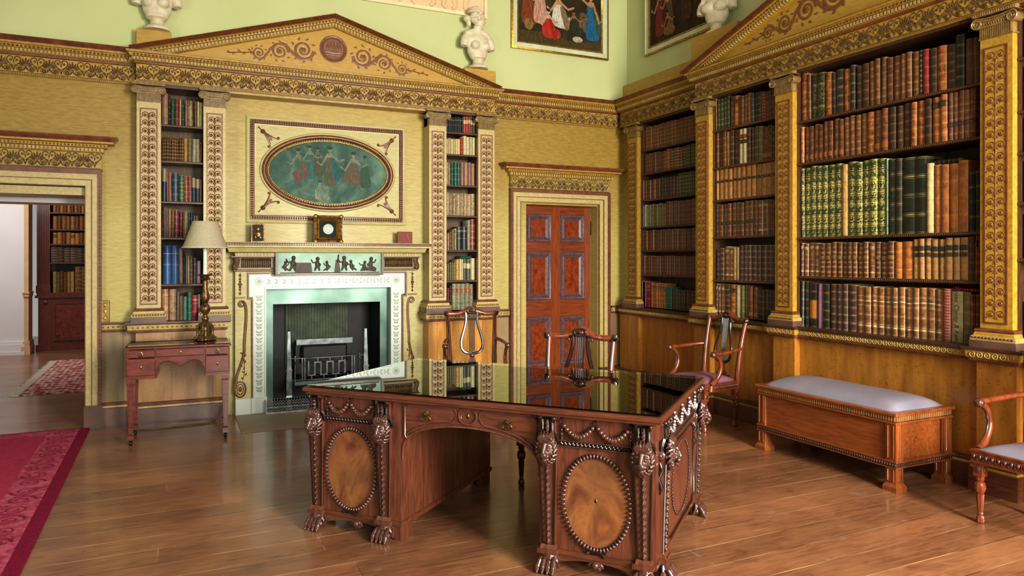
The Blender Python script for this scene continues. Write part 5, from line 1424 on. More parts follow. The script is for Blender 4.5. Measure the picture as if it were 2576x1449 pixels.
for s in (-1, 1):
    xe = s*.372; xr = s*.085
    o_ = [(xr, .742), (xe-s*.02, .742), (xe-s*.02, .728), (xe, .72), (xe, .57), (xe-s*.016, .545)]
    dr.tube([(x, yf, z) for x, z in o_], .0045, 5)
    arc = [(x, z) for x, z in P_[2:-2] if (x*s > .085 and abs(x) < .372)]
    arc = sorted(arc, key=lambda q: -abs(q[0])); dr.tube([(xe-s*.016, yf, .545)]+[(x, yf, z+.022) for x, z in arc if z+.022 > .55]+[(xr, yf, .664)], .0045, 5)
    dr.tube([(s*(.085-.02*sin(pi*i/8)), yf, .664+.078*i/8) for i in range(9)], .0045, 5)
dr.tube([(.05*cos(t), yf-.002, .70+.043*sin(t)) for t in [2*pi*i/28 for i in range(28)]], .006, 6, closed=True); dr.tube([(.04*cos(t), yf, .70+.034*sin(t)) for t in [2*pi*i/28 for i in range(28)]], .003, 5, closed=True)
do = dr.build('drawer', DK)
k = MB().m('brass'); k.dome(0, .70, yf, .008, .004, 8, 1.8); k.build('escutcheon', do)
for x in (-.235, .225):
    k = MB().m('brass'); k.lathe([(.014, yf), (.014, yf-.004), (.006, yf-.006), (.006, yf-.014), (.011, yf-.018), (.011, yf-.024), (.003, yf-.028)], 12, (x, 0, .692), 'y')
    k.tube(bez((x, yf-.016, .692), (x+.05, yf-.016, .665), (x+.012, yf-.014, .655), (x, yf-.014, .66), 9), .004, 6); k.tube(bez((x, yf-.016, .692), (x-.05, yf-.016, .665), (x-.012, yf-.014, .655), (x, yf-.014, .66), 9), .004, 6)
    k.build('drop_handle', do)
# carved ends of the desk
for sg in (-1, 1):
    t = bpy.data.objects.new('end_panel', None); 
    X = sg*.957
    e_ = MB().m('mahog'); T_ = Matrix.Translation((X, 0, 0)) @ Matrix.Rotation(sg*pi/2, 4, 'Z')
    e_.box(-.37, .43, -.004, .0, .11, .6, T_) if sg > 0 else e_.box(-.43, .37, -.004, 0, .11, .6, T_); eo = e_.build('end_panel', DK)
    w_ = MB().m('mahog_hi')
    for i in range(60):
        a = 2*pi*i/60; w_.ell((.03*sg+.24*cos(a), -.009, .355+.185*sin(a)), (.010, .007, .008), 6, 4, T_)
    P8 = [(-.34, .16), (-.27, .13), (.33, .13), (.40, .16), (.40, .53), (.33, .57), (-.27, .57), (-.34, .53)]
    if sg < 0: P8 = [(-x, z) for x, z in P8]
    w_.tube([(x, -.008, z) for x, z in P8], .006, 5, T_, closed=True); w_.build('end_wreath', eo)
    g_ = MB().m('mahog_hi'); g_.box(-.46, .52, -.014, 0, .602, .607, T_); g_.box(-.46, .52, -.014, 0, .628, .634, T_)
    for i in range(50):
        x = -.45+i*.0195; g_.tube([(x+.009*cos(q), -.008, .6175+.009*sin(q)) for q in [2*pi*k_/6 for k_ in range(6)]], .003, 4, T_, closed=True)
    pts = [-.36, -.18, 0.03, .24, .42]
    if sg < 0: pts = [-p for p in pts[::-1]]
    for i in range(4):
        aa, bb = pts[i], pts[i+1]
        for j in range(0, 12): f_ = j/12; g_.ell((aa+(bb-aa)*f_, -.014-.006*sin(pi*f_), .722-.066*sin(pi*f_)), (.009+.005*sin(pi*f_),)*3, 6, 4, T_)
    for x in pts:
        g_.ell((x, -.012, .728), (.017, .014, .017), 8, 6, T_)
        for j in range(4): g_.ell((x, -.012, .70-j*.02), (.010-.001*j, .01, .012), 6, 5, T_)
    g_.build('swag', eo)
    for xx in (.43, -.49):
        for q in (-1, 1):
            r_ = MB().m('mahog_hi')
            TT = Matrix.Translation((X-sg*.0, xx*-1*1.0, 0))
            r_.ell((X+sg*.004+sg*.0, -xx+q*.046, .585), (.026, .010, .026), 12, 8); r_.ell((X+sg*.004, -xx+q*.054, .585), (.01, .006, .01), 8, 6)
            r_.tube([(X+sg*.0, -xx+q*.044, .55), (X+sg*.012, -xx+q*.048, .52), (X-sg*.008, -xx+q*.046, .48), (X+sg*.008, -xx+q*.044, .44), (X, -xx+q*.038, .40)], [.009, .014, .013, .011, .003], 7)
            r_.build('rosette_and_husk', eo)
# top
P0 = [(-1, -.61), (1, -.61), (1, .61), (-1, .61)]
m = MB().m('mahog_h')
def tier(mb, o0, z0, o1, z1):
    a = [(x*(1+o0), y*(1+o0/.61), z0) for x, y in P0]; b_ = [(x*(1+o1), y*(1+o1/.61), z1) for x, y in P0]
    mb.add(a+b_, [(i, (i+1) % 4, 4+(i+1) % 4, 4+i) for i in range(4)])
prof = [(-.05, .745), (-.03, .75), (-.028, .757), (-.006, .762), (0, .766), (.0, .778), (-.006, .786), (-.014, .789)]
for (a, za), (b_, zb_) in zip(prof, prof[1:]): tier(m, a, za, b_, zb_)
m.box(-.985, .985, -.595, .595, .75, .788); m.build('desk_top', DK)
MB().m('leather_top').box(-.965, .965, -.575, .575, .788, .7895).build('leather_panel', DK)
MB().m('glass').box(-.982, .982, -.592, .592, .7915, .797).build('glass_sheet', DK)

# ---------------------------------------------------------------- lyre-back armchairs
def leg_mesh():
    b = MB().m('chair_wood'); b.taper(0, 0, .05, .05, .265, .05, .05, .345)
    b.lathe([(.006, 0), (.019, .004), (.021, .02), (.017, .038), (.011, .045), (.015, .052), (.012, .06)], 16, flute=.08, nf=8)
    b.lathe([(.012, .06), (.014, .065), (.019, .15), (.021, .165)], 16, flute=.1, nf=8)
    b.lathe([(.016, .165), (.026, .185), (.029, .205), (.024, .228), (.015, .235), (.018, .24), (.021, .245), (.02, .265)], 16, flute=.07, nf=8)
    b.m('mahog_dark')
    b.ell((0, -.026, .305), (.015, .005, .02), 10, 6); b.ell((-.026, 0, .305), (.005, .015, .02), 10, 6); b.ell((.026, 0, .305), (.005, .015, .02), 10, 6)
    return b.mesh('leg_mesh', True, 40)
LEG = leg_mesh()
def chair_meshes():
    d = {}
    b = MB().m('chair_wood')
    q0 = [(-.29, -.225), (.29, -.225), (.235, .215), (-.235, .215)]
    b.slab(q0, .345, .41); q1 = [(x*1.02, y*1.02) for x, y in q0]; b.slab(q1, .405, .415); b.slab(q1, .342, .35)
    b.m('mahog_hi')
    def rail(p, q, n):
        for i in range(n):
            f = (i+.5)/n; x = p[0]+(q[0]-p[0])*f; y = p[1]+(q[1]-p[1])*f
            b.ell((x, y, .378), (.011, .011, .014), 7, 5); 
            if i < n-1: f = (i+1)/n; b.ell((p[0]+(q[0]-p[0])*f, p[1]+(q[1]-p[1])*f, .37), (.006, .006, .018), 6, 4)
    rail(q0[0], q0[1], 17); rail(q0[1], q0[2], 13); rail(q0[3], q0[0], 13)
    d['seat_rail'] = b.mesh('seat_rail_mesh')
    b = MB().m('silk'); n = 14; vs = []; fs = []
    for j in range(n+1):
        for i in range(n+1):
            u, v = i/n, j/n; hw = .272+(.218-.272)*v; x = (2*u-1)*hw; y = -.208+.406*v
            vs.append((x, y, .412+.042*(1-(2*u-1)**6)*(1-(2*v-1)**6)))
    for j in range(n):
        for i in range(n): a = j*(n+1)+i; fs.append((a, a+1, a+n+2, a+n+1))
    b.add(vs, fs); d['seat'] = b.mesh('seat_mesh', True); 
    for s in (-1, 1):
        b = MB().m('chair_wood'); pts = bez((s*.222, .2, .345), (s*.222, .2, .55), (s*.232, .235, .75), (s*.24, .285, .935), 12)
        b.tube(pts, [.027]*4+[.024]*4+[.021]*4, 8); b.m('mahog_hi'); b.tube([(p[0], p[1]-.023, p[2]) for p in pts], .006, 5)
        d['back_post%d' % s] = b.mesh('post_mesh', True)
        b = MB().m('chair_wood')
        arm = bez((s*.232, .235, .695), (s*.285, .14, .70), (s*.31, .02, .665), (s*.30, -.125, .675), 12); b.tube(arm, [.015]+[.018]*9+[.02, .022], 8)
        sup = bez((s*.30, -.125, .665), (s*.295, -.02, .62), (s*.29, -.01, .50), (s*.288, -.15, .40), 12); b.tube(sup, [.018]*6+[.02]*4+[.025, .028], 8)
        b.tube([(s*.288, -.15, .40), (s*.29, -.16, .35)], .026, 8)
        b.m('mahog_hi'); b.lathe([(.02, -.022), (.026, -.016), (.026, .016), (.02, .022)], 14, (s*.30, -.135, .668), 'x')
        for e in (-1, 1): b.ell((s*.30+e*.022, -.135, .668), (.006, .014, .014), 8, 6)
        b.tube([(p[0], p[1]-.017, p[2]) for p in sup], .005, 5)
        d['arm%d' % s] = b.mesh('arm_mesh', True)
    b = MB().m('chair_wood'); cr = []
    for i in range(21):
        u = -1+i/10; z = .94+.045*(1-abs(u))**.8*(1 if abs(u) < .6 else .9)-.018*sin(pi*min(1, abs(abs(u)-.65)/.35+0)) ; z = .945+.032*cos(pi*u*.5)**2-.016*sin(pi*abs(u))**2
        cr.append((u*.255, .285+.012*(1-u*u), z))
    b.tube(cr, [1.25*q for q in (.022, .02, .018, .017, .017, .018, .019, .021, .026, .03, .032, .03, .026, .021, .019, .018, .017, .017, .018, .02, .022)], 8, flat=.6)
    b.m('mahog_hi')
    for s in (-1, 1):
        b.ell((s*.252, .28, .945), (.026, .02, .025), 10, 8)
        for k in range(5): a = -.9+k*.45; b.tube([(s*.235, .262, .93), (s*(.252+.012*cos(a)), .258, .945+.02*sin(a)), (s*(.27), .272, .95+.022*sin(a))], .0045, 5)
        b.ell((s*.085, .275, .925), (.013, .013, .013), 8, 6)
    b.tube([(.042*cos(t), .268, .978+.026*sin(t)) for t in [2*pi*i/20 for i in range(20)]], .006, 6, closed=True); b.ell((0, .27, .978), (.026, .008, .016), 10, 6); b.ell((0, .264, .978), (.01, .008, .008), 8, 6)
    d['crest_rail'] = b.mesh('crest_mesh', True)
    b = MB().m('mahog_hi')
    for s in (-1, 1):
        pts = bez((s*.06, .276, .955), (s*.03, .262, .82), (s*.14, .235, .70), (s*.10, .225, .595), 14)+bez((s*.10, .225, .595), (s*.075, .222, .55), (s*.03, .222, .55), (0, .222, .552), 6)[1:]
        b.tube(pts, .0145, 7, flat=.7)
        b.ell((s*.045, .225, .562), (.013, .01, .013), 8, 6); b.ell((s*.06, .272, .925), (.014, .01, .014), 8, 6)
    for i in range(5): x = -.03+i*.015; b.tube([(x, .272, .95), (x*.9, .25, .76), (x*.8, .226, .57)], .0042, 5)
    b.prism([(-.022, .5), (.022, .5), (.03, .555), (-.03, .555)], .212, .232)
    b.prism([(-.065, .43), (.065, .43), (.04, .462), (.024, .505), (-.024, .505), (-.04, .462)], .205, .23); b.ell((0, .208, .53), (.02, .01, .018), 8, 6)
    b.box(-.08, .08, .2, .235, .41, .435)
    d['lyre_splat'] = b.mesh('lyre_mesh', True, 40)
    return d
CM = chair_meshes()
def chair(label, loc, rz, seat='silk'):
    t = thing('lyre_armchair', label, 'chair', loc, rz, 'lyre-back mahogany armchairs')
    for k, me in CM.items():
        n_ = k.rstrip('1').rstrip('-')
        o = put(n_, me, t)
        if k == 'seat' and seat != 'silk':
            me2 = me.copy(); me2.materials[0] = M[seat]; o.data = me2
    for x, y in ((-.255, -.195), (.255, -.195), (-.208, .19), (.208, .19)): put('leg', LEG, t, (x, y, 0))
    return t
chair('mahogany lyre-back armchair standing by the wall between fireplace and closed door', (2.66, 6.50, 0), radians(-15))
chair('mahogany lyre-back armchair pushed up to the far side of the desk', (2.408, 4.24, 0), radians(-48.7))
chair('mahogany lyre-back armchair with rose silk seat against the narrow bookcase', (4.36, 5.20, 0), radians(-90), 'silk_rose')
chair('mahogany armchair with grey silk seat cut off beside the near end of the bench', (4.35, 2.33, 0), radians(-90))

# ---------------------------------------------------------------- bench
B = thing('bench', 'long mahogany box bench with domed grey silk cushion and fluted frieze', 'bench', (4.47, 3.745, 0), radians(-90))
W, D = .60, .275
M['flute_light'] = plain('pale flute edge', '#b98a5c', '#9c6c42', .3, 0, .4, 20)
M['bench_v'] = wood('bench mahogany upright', '#98562a', '#713a1a', (12, 12, 1.5), .3, .4, 4, .02)
M['bench_x'] = wood('bench mahogany panel', '#9c582a', '#733a1a', (1.4, 12, 12), .3, .4, 4, .02)
m = MB().m('bench_x').box(-W+.03, W-.03, -D+.012, D-.012, .19, .445); m.build('chest_panel', B)
m = MB().m('bench_x'); m.cbox(-W-.02, W+.02, -D-.02, D+.02, .488, .508, .006); m.cbox(-W-.008, W+.008, -D-.008, D+.008, .435, .447, .003); m.build('top_moulding', B)
m = MB().m('mahog_dark').box(-W+.004, W-.004, -D+.004, D-.004, .445, .49); m.m('flute_light')
for i in range(64): x = -W+.01+i*(2*W-.02)/63; m.box(x-.0045, x+.0045, -D-.004, D+.004, .452, .483)
for i in range(30): y = -D+.01+i*(2*D-.02)/29; m.box(-W-.004, W+.004, y-.0045, y+.0045, .452, .483)
m.build('fluted_frieze', B)
m = MB().m('mahog').box(-W-.004, W+.004, -D-.004, D+.004, .155, .192); m.m('bench_v').box(-W-.01, W+.01, -D-.01, D+.01, .188, .196).box(-W-.008, W+.008, -D-.008, D+.008, .15, .156)
m.m('mahog_hi')
for i in range(64): x = -W+i*2*W/63; m.ell((x, -D-.006, .172), (.008, .005, .011), 6, 4)
for i in range(28): y = -D+i*2*D/27; m.ell((-W-.006, y, .172), (.005, .008, .011), 6, 4); m.ell((W+.006, y, .172), (.005, .008, .011), 6, 4)
m.build('carved_band', B)
for sx in (-1, 1):
    for sy in (-1, 1):
        m = MB().m('bench_v'); x, y = sx*(W-.035), sy*(D-.035)
        m.box(x-.036, x+.036, y-.036, y+.036, .03, .155); m.box(x-.037, x+.037, y-.037, y+.037, .192, .44)
        m.taper(x, y, .1, .1, 0, .1, .1, .03); m.taper(x, y, .1, .1, .03, .074, .074, .05)
        for (z0, z1) in ((.065, .14), (.215, .425)):
            for ax in (0, 1):
                for sd in (-1, 1):
                    q = [(-.02, z0), (.02, z0), (.02, z1), (-.02, z1)]
                    m.tube([((x+u, y+sd*.038, z) if ax == 0 else (x+sd*.038, y+u, z)) for u, z in q], .0035, 5, closed=True)
        m.build('leg', B)
n1, n2 = 36, 18; vs = []; fs = []
for j in range(n2+1):
    for i in range(n1+1):
        u, v = 2*i/n1-1, 2*j/n2-1
        vs.append((u*(W-.03), v*(D-.025), .506+.075*((1-abs(v)**2.6)**.6)*((1-abs(u)**9)**.6)))
for j in range(n2):
    for i in range(n1): a = j*(n1+1)+i; fs.append((a, a+1, a+n1+2, a+n1+1))
m = MB().m('silk').add(vs, fs); m.build('cushion', B, True)
BOOKS = [
 ('big', 'top', 2.652, '-4.456,0.0753,0.399,orb -4.3995,0.0338,0.381,rb -4.348,0.0656,0.369,dgo -4.277,0.0714,0.365,dgo -4.2075,0.0627,0.352,orb -4.1555,0.0376,0.34,db -4.0995,0.0704,0.348,dk -4.031,0.0579,0.337,orb -3.9745,0.0473,0.353,dk -3.922,0.0502,0.332,db -3.8615,0.0627,0.338,db -3.8034,0.0474,0.341,br -3.7549,0.0462,0.349,br -3.7075,0.0454,0.348,br -3.6555,0.055,0.332,rb -3.5985,0.053,0.33,br -3.5474,0.0458,0.331,br -3.4992,0.0472,0.332,br -3.4484,0.0509,0.322,br -3.406,0.027,0.321,bl -3.3675,0.0473,0.319,red -3.315,0.054,0.311,db -3.253,0.0656,0.313,orb -3.189,0.056,0.305,db -3.1275,0.0589,0.354,dk -3.0681,0.0501,0.311,tool -3.0166,0.0493,0.308,tool'),
 ('big', 'second', 2.3, '-4.5046,0.0356,0.304,orb -4.4691,0.0329,0.303,orb -4.4236,0.047,0.294,brs -4.3754,0.046,0.296,brs -4.3267,0.0481,0.302,brs -4.2779,0.0462,0.293,brs -4.2288,0.0428,0.308,brs -4.181,0.0495,0.306,brs -4.1318,0.0455,0.314,brs -4.0831,0.0484,0.304,brs -4.0313,0.0496,0.308,br -3.9812,0.047,0.313,br -3.9298,0.0523,0.308,br -3.8778,0.0479,0.311,br -3.8195,0.0647,0.311,orb -3.7558,0.0582,0.311,brs -3.6958,0.0576,0.317,brs -3.6339,0.058,0.314,db -3.5764,0.0529,0.312,db -3.5195,0.0569,0.319,db -3.4644,0.0474,0.317,orb -3.4109,0.0558,0.317,orb -3.3545,0.0511,0.319,db -3.2945,0.0607,0.318,orl -3.238,0.0483,0.327,orl -3.1922,0.0362,0.328,ml -3.1563,0.0332,0.326,ml -3.1196,0.0376,0.329,ml -3.082,0.0349,0.326,ml -3.0449,0.0366,0.329,ml'),
 ('big', 'third', 1.677, '-4.4829,0.0697,0.577,gg -4.4156,0.0602,0.575,gg -4.3557,0.0553,0.586,gg -4.2981,0.0559,0.579,gg -4.2392,0.0578,0.576,gg -4.1746,0.067,0.575,gg -4.1084,0.0607,0.575,gg -4.049,0.054,0.563,tan -3.9843,0.0689,0.576,gg -3.9172,0.0606,0.565,gg -3.8553,0.0589,0.57,gg -3.7906,0.066,0.573,gg -3.7242,0.0622,0.569,gg -3.6775,0.0222,0.563,gr -3.6355,0.0531,0.553,dk -3.5815,0.0511,0.551,dk -3.504,0.0984,0.548,bg -3.41,0.0811,0.544,bg -3.3405,0.0511,0.489,cre -3.2883,0.0477,0.472,orp -3.2348,0.0555,0.468,orp -3.173,0.0637,0.467,orp -3.1055,0.0647,0.48,orp -3.0492,0.0402,0.392,bkb -3.0077,0.0399,0.399,bkb'),
 ('big', 'fourth', 1.353, '-4.4778,0.0467,0.277,sc -4.4299,0.0456,0.27,sc -4.377,0.0564,0.276,sc -4.3209,0.0519,0.273,sc -4.2624,0.0551,0.268,rbg -4.2056,0.0546,0.27,rbg -4.1507,0.0515,0.277,rbg -4.0988,0.0487,0.272,rbg -4.0482,0.0489,0.268,rbg -4.0008,0.0427,0.27,rbg -3.9548,0.0461,0.27,rbg -3.9062,0.0476,0.265,rbg -3.8578,0.0459,0.273,rbg -3.806,0.0502,0.265,sc -3.756,0.0444,0.27,rbg -3.7045,0.0551,0.263,rbg -3.6475,0.0549,0.273,rbg -3.5865,0.0608,0.265,orp -3.514,0.0753,0.269,orp -3.4472,0.0498,0.284,tb -3.3992,0.0429,0.286,tb -3.3541,0.0441,0.288,tb -3.3056,0.0495,0.28,tb -3.2543,0.0438,0.279,tb -3.2032,0.0548,0.288,tb -3.152,0.044,0.287,tb -3.1011,0.0543,0.289,tb -3.0505,0.0415,0.292,rb -3.0155,0.0222,0.298,orl -2.9955,0.0145,0.293,rb'),
 ('big', 'bottom', 0.932, '-4.479,0.0444,0.377,dk -4.4325,0.0434,0.374,dk -4.362,0.0791,0.367,dko -4.2925,0.0492,0.36,pu -4.2285,0.0685,0.36,dk -4.1609,0.0601,0.363,dbw -4.1023,0.0529,0.362,dbw -4.0475,0.053,0.366,dbw -3.979,0.0753,0.363,dbw -3.9079,0.06,0.352,scb -3.8439,0.0635,0.349,scb -3.785,0.0482,0.355,scb -3.7295,0.059,0.35,scb -3.6685,0.0589,0.349,scb -3.6125,0.0491,0.352,scb -3.5585,0.0551,0.358,scb -3.5025,0.053,0.347,scb -3.4487,0.0489,0.355,scb -3.3946,0.0554,0.36,scb -3.3355,0.0588,0.359,scb -3.277,0.054,0.351,scb -3.219,0.0521,0.36,rbs -3.1495,0.0782,0.345,ve -3.0815,0.0492,0.342,ol -3.04,0.027,0.328,orb -3.0055,0.0338,0.331,rb'),
 ('narrow', 'top', 2.74, '-5.54,0.0405,0.309,orb -5.499,0.0385,0.301,dg -5.4554,0.0456,0.299,dg -5.4118,0.0386,0.302,dg -5.3719,0.0384,0.306,dg -5.326,0.0463,0.294,db -5.269,0.0598,0.29,orl -5.216,0.0386,0.275,br -5.1749,0.0408,0.27,br -5.1329,0.0403,0.272,br -5.09,0.0425,0.279,br -5.0482,0.0344,0.266,dk -5.0108,0.0379,0.266,dk -4.9706,0.0397,0.265,dk -4.9205,0.055,0.255,redl -4.87,0.0406,0.248,rb -4.83,0.0366,0.254,rb -4.79,0.0406,0.253,rb'),
 ('narrow', 'second', 2.379, '-5.5264,0.0552,0.345,rb -5.4703,0.053,0.34,rb -5.4174,0.0491,0.344,rb -5.372,0.0347,0.332,tan -5.322,0.0579,0.336,db -5.2615,0.0589,0.328,db -5.1986,0.0548,0.327,crl -5.1451,0.0484,0.324,crl -5.0959,0.0427,0.324,db -5.0544,0.0374,0.315,db -5.014,0.0405,0.321,db -4.9625,0.055,0.315,ol -4.9032,0.0555,0.295,brs -4.8477,0.0516,0.306,brs -4.794,0.0482,0.288,dk'),
 ('narrow', 'third', 2.064, '-5.5295,0.0608,0.295,tbb -5.4664,0.0609,0.293,tbb -5.4023,0.0629,0.296,tbb -5.3427,0.0521,0.29,tbb -5.2858,0.0579,0.297,tbb -5.2265,0.0566,0.291,tbb -5.1672,0.0577,0.293,tbb -5.1048,0.0627,0.297,tbb -5.0411,0.0603,0.294,tbb -4.9772,0.0631,0.29,tbb -4.9178,0.0515,0.289,tbb -4.8607,0.0588,0.29,tbb -4.7996,0.0591,0.294,tbb'),
 ('narrow', 'fourth', 1.709, '-5.5295,0.0607,0.313,brl -5.4673,0.0594,0.308,brl -5.4091,0.0529,0.31,brl -5.3542,0.0529,0.314,brl -5.2965,0.0584,0.316,brl -5.2396,0.0514,0.315,brl -5.1857,0.0508,0.31,brl -5.1292,0.0582,0.321,brl -5.071,0.0541,0.321,brl -5.018,0.0482,0.32,brl -4.9581,0.0634,0.313,sc -4.8946,0.0591,0.315,sc -4.8481,0.0268,0.317,br -4.8179,0.0316,0.31,br -4.7853,0.0314,0.311,br'),
 ('narrow', 'fifth', 1.296, '-5.5219,0.0562,0.296,dbw -5.4589,0.0654,0.303,dbw -5.3907,0.0642,0.318,sc -5.3252,0.0622,0.309,sc -5.273,0.0348,0.308,tan -5.2385,0.0318,0.307,tan -5.1866,0.051,0.323,dbw -5.135,0.0485,0.326,dbw -5.0851,0.0478,0.326,dbw -5.0294,0.0597,0.324,dbw -4.9722,0.0507,0.322,dbw -4.9157,0.0584,0.323,dbw -4.8564,0.056,0.324,dbw -4.7982,0.0564,0.322,dbw'),
 ('narrow', 'bottom', 0.944, '-5.5345,0.0434,0.31,sc -5.4913,0.0398,0.305,sc -5.4464,0.047,0.306,sc -5.3815,0.0704,0.309,dbw -5.3045,0.0743,0.309,orl -5.2335,0.0589,0.303,cre -5.1749,0.0407,0.304,ol -5.1319,0.0423,0.305,ol -5.0778,0.0583,0.303,brs -5.0203,0.0527,0.292,brs -4.9475,0.082,0.271,db -4.8811,0.0403,0.28,db -4.8393,0.0404,0.273,db -4.7937,0.0477,0.277,db'),
 ('left', 'top', 2.719, '-0.0535,0.0492,0.29,rt -0.016,0.0174,0.278,dk 0.0095,0.028,0.253,grc 0.044,0.0347,0.252,rd 0.072,0.0174,0.247,yel 0.0955,0.0241,0.247,nvy 0.1235,0.0261,0.24,rt 0.1585,0.0396,0.239,mbl 0.1875,0.0106,0.238,rd 0.204,0.0174,0.238,ol 0.2235,0.0164,0.238,cre 0.2485,0.0299,0.232,wh'),
 ('left', 'second', 2.39, '-0.0738,0.0177,0.218,brg -0.0542,0.0202,0.225,brg -0.0326,0.0215,0.223,brg -0.0117,0.0187,0.219,brg 0.0085,0.0203,0.226,brg 0.0301,0.0215,0.223,brg 0.0516,0.0201,0.219,brg 0.071,0.0174,0.225,brg 0.0905,0.0202,0.226,brg 0.1185,0.0299,0.219,tan 0.1535,0.0338,0.217,ol 0.1892,0.0312,0.218,gy 0.2217,0.0315,0.217,gy 0.249,0.0174,0.192,orl'),
 ('left', 'third', 2.021, '-0.0615,0.0376,0.3,hb -0.032,0.0174,0.27,rt -0.01,0.0232,0.267,rt 0.0315,0.055,0.264,nvy 0.085,0.0425,0.245,gro 0.1245,0.0318,0.239,rd2 0.156,0.029,0.24,rd2 0.188,0.029,0.226,hb 0.2205,0.0318,0.216,hb 0.248,0.0193,0.213,rt'),
 ('left', 'fourth', 1.692, '-0.0735,0.0203,0.3,rd -0.055,0.0135,0.27,gy -0.038,0.0154,0.266,gy -0.015,0.027,0.262,rt 0.0105,0.0203,0.258,ol 0.043,0.0386,0.253,rd 0.079,0.0289,0.238,rd 0.118,0.0444,0.24,ol 0.1523,0.0179,0.232,nvy 0.1708,0.0179,0.241,nvy 0.1919,0.0191,0.202,ol 0.2129,0.0214,0.204,ol'),
 ('left', 'fifth', 1.267, '-0.0385,0.0647,0.349,blu 0.0285,0.0627,0.35,blu 0.0805,0.0338,0.323,rt 0.1075,0.0145,0.307,nvy 0.123,0.0135,0.276,gy 0.142,0.0212,0.256,gy 0.1665,0.0241,0.252,br 0.1955,0.0299,0.236,nvy 0.2285,0.0318,0.209,pu'),
 ('left', 'bottom', 0.932, '-0.054,0.056,0.288,mbr 0.009,0.0598,0.287,mbr 0.0535,0.0203,0.262,gy 0.081,0.0309,0.223,rt 0.1125,0.028,0.214,te 0.15,0.0386,0.253,grc 0.1975,0.0511,0.224,crm 0.236,0.0212,0.231,gy'),
 ('n4', 'top', 2.858, '2.6843,0.0179,0.167,bk 2.7051,0.0222,0.163,bk 2.7281,0.0224,0.166,bk 2.7497,0.0192,0.16,bk 2.7708,0.0215,0.163,bk 2.7922,0.0198,0.163,bk 2.8133,0.0209,0.171,bk 2.8355,0.0219,0.162,bk 2.8569,0.0194,0.169,bk 2.8817,0.0246,0.181,rcl 2.9102,0.0305,0.183,rcl 2.939,0.0251,0.191,rcl 2.9664,0.0259,0.188,gyl 2.9939,0.0272,0.183,gyl'),
 ('n4', 'second', 2.621, '2.6821,0.0253,0.163,cre 2.7087,0.0261,0.174,cre 2.7375,0.0294,0.166,cre 2.7653,0.0242,0.169,cre 2.7907,0.0247,0.17,cre 2.8182,0.0285,0.173,cre 2.8495,0.0299,0.189,red 2.8864,0.0374,0.209,wh 2.9222,0.0318,0.202,wh 2.9575,0.0363,0.202,wh 2.9922,0.0306,0.2,wh'),
 ('n4', 'third', 2.29, '2.6822,0.0256,0.24,mbl 2.7087,0.0256,0.235,mbl 2.7409,0.0345,0.24,te2 2.7794,0.0398,0.248,te2 2.817,0.0328,0.248,te2 2.8576,0.0418,0.253,rt 2.9024,0.0446,0.253,rt 2.944,0.0358,0.255,rt 2.9853,0.0439,0.246,rt'),
 ('n4', 'fourth', 1.962, '2.6888,0.0381,0.246,wht 2.7279,0.0375,0.237,wht 2.7685,0.0409,0.239,wht 2.8112,0.0415,0.24,wht 2.8543,0.0415,0.24,wht 2.8963,0.0397,0.244,wht 2.9394,0.0435,0.239,wht 2.985,0.0444,0.244,wht'),
 ('n4', 'fifth', 1.592, '2.6745,0.0164,0.174,rd 2.697,0.0251,0.182,mbl 2.724,0.0251,0.194,rd 2.75,0.0232,0.213,ol 2.777,0.027,0.231,mbl 2.823,0.0579,0.25,bk 2.8845,0.0569,0.251,bk 2.932,0.029,0.323,gy 2.9795,0.0608,0.334,rdg'),
 ('n4', 'sixth', 1.266, '2.6745,0.0165,0.177,ol 2.693,0.0192,0.179,ol 2.7217,0.0244,0.192,ol 2.7456,0.0218,0.188,ol 2.7689,0.0233,0.185,ol 2.802,0.0367,0.221,tan 2.8356,0.0186,0.228,wh 2.8546,0.0181,0.225,wh 2.8854,0.0394,0.228,gyl 2.9304,0.0474,0.224,gyl 2.982,0.0463,0.236,wh'),
 ('n4', 'bottom', 0.943, '2.6905,0.028,0.238,rd 2.7225,0.028,0.256,dk 2.7654,0.051,0.282,pkt 2.8159,0.0464,0.282,pkt 2.8669,0.0519,0.282,pkt 2.9181,0.0469,0.284,pkt 2.9647,0.043,0.275,pkt'),
 ('corner', 'r1', 2.745, '-6.969,0.0406,0.255,br -6.925,0.0442,0.265,br -6.8826,0.0376,0.261,br -6.8441,0.0367,0.266,br -6.8054,0.0381,0.256,br -6.7654,0.0391,0.263,br -6.7241,0.0406,0.261,br -6.6826,0.0394,0.255,br -6.6402,0.0426,0.264,br -6.5985,0.038,0.264,br -6.5582,0.0397,0.255,br -6.5154,0.043,0.265,br -6.4716,0.0417,0.263,br -6.4263,0.0458,0.261,br -6.379,0.0455,0.261,br -6.3352,0.0388,0.257,br -6.2946,0.0396,0.255,br -6.2525,0.0416,0.26,br -6.2094,0.0417,0.264,br -6.1671,0.0399,0.257,br -6.1233,0.0448,0.26,br -6.0802,0.0382,0.257,br -6.0392,0.0409,0.262,br'),
 ('corner', 'r2', 2.476, '-6.9879,0.033,0.219,rb -6.954,0.0325,0.214,rb -6.9226,0.0282,0.22,rb -6.8858,0.0428,0.225,rb -6.8416,0.0427,0.224,rb -6.8012,0.0354,0.216,rb -6.7627,0.0388,0.225,rb -6.7243,0.0354,0.225,rb -6.6859,0.0387,0.226,rb -6.6434,0.0433,0.214,rb -6.6016,0.0374,0.214,rb -6.5601,0.0427,0.217,rb -6.5015,0.0627,0.23,orb -6.434,0.0501,0.22,brg -6.3842,0.0461,0.221,brg -6.333,0.0528,0.222,brg -6.2781,0.0531,0.215,brg -6.2233,0.0527,0.219,brg -6.1731,0.0383,0.228,dg -6.1336,0.038,0.227,dg -6.0908,0.0446,0.231,dg -6.0468,0.0402,0.225,dg'),
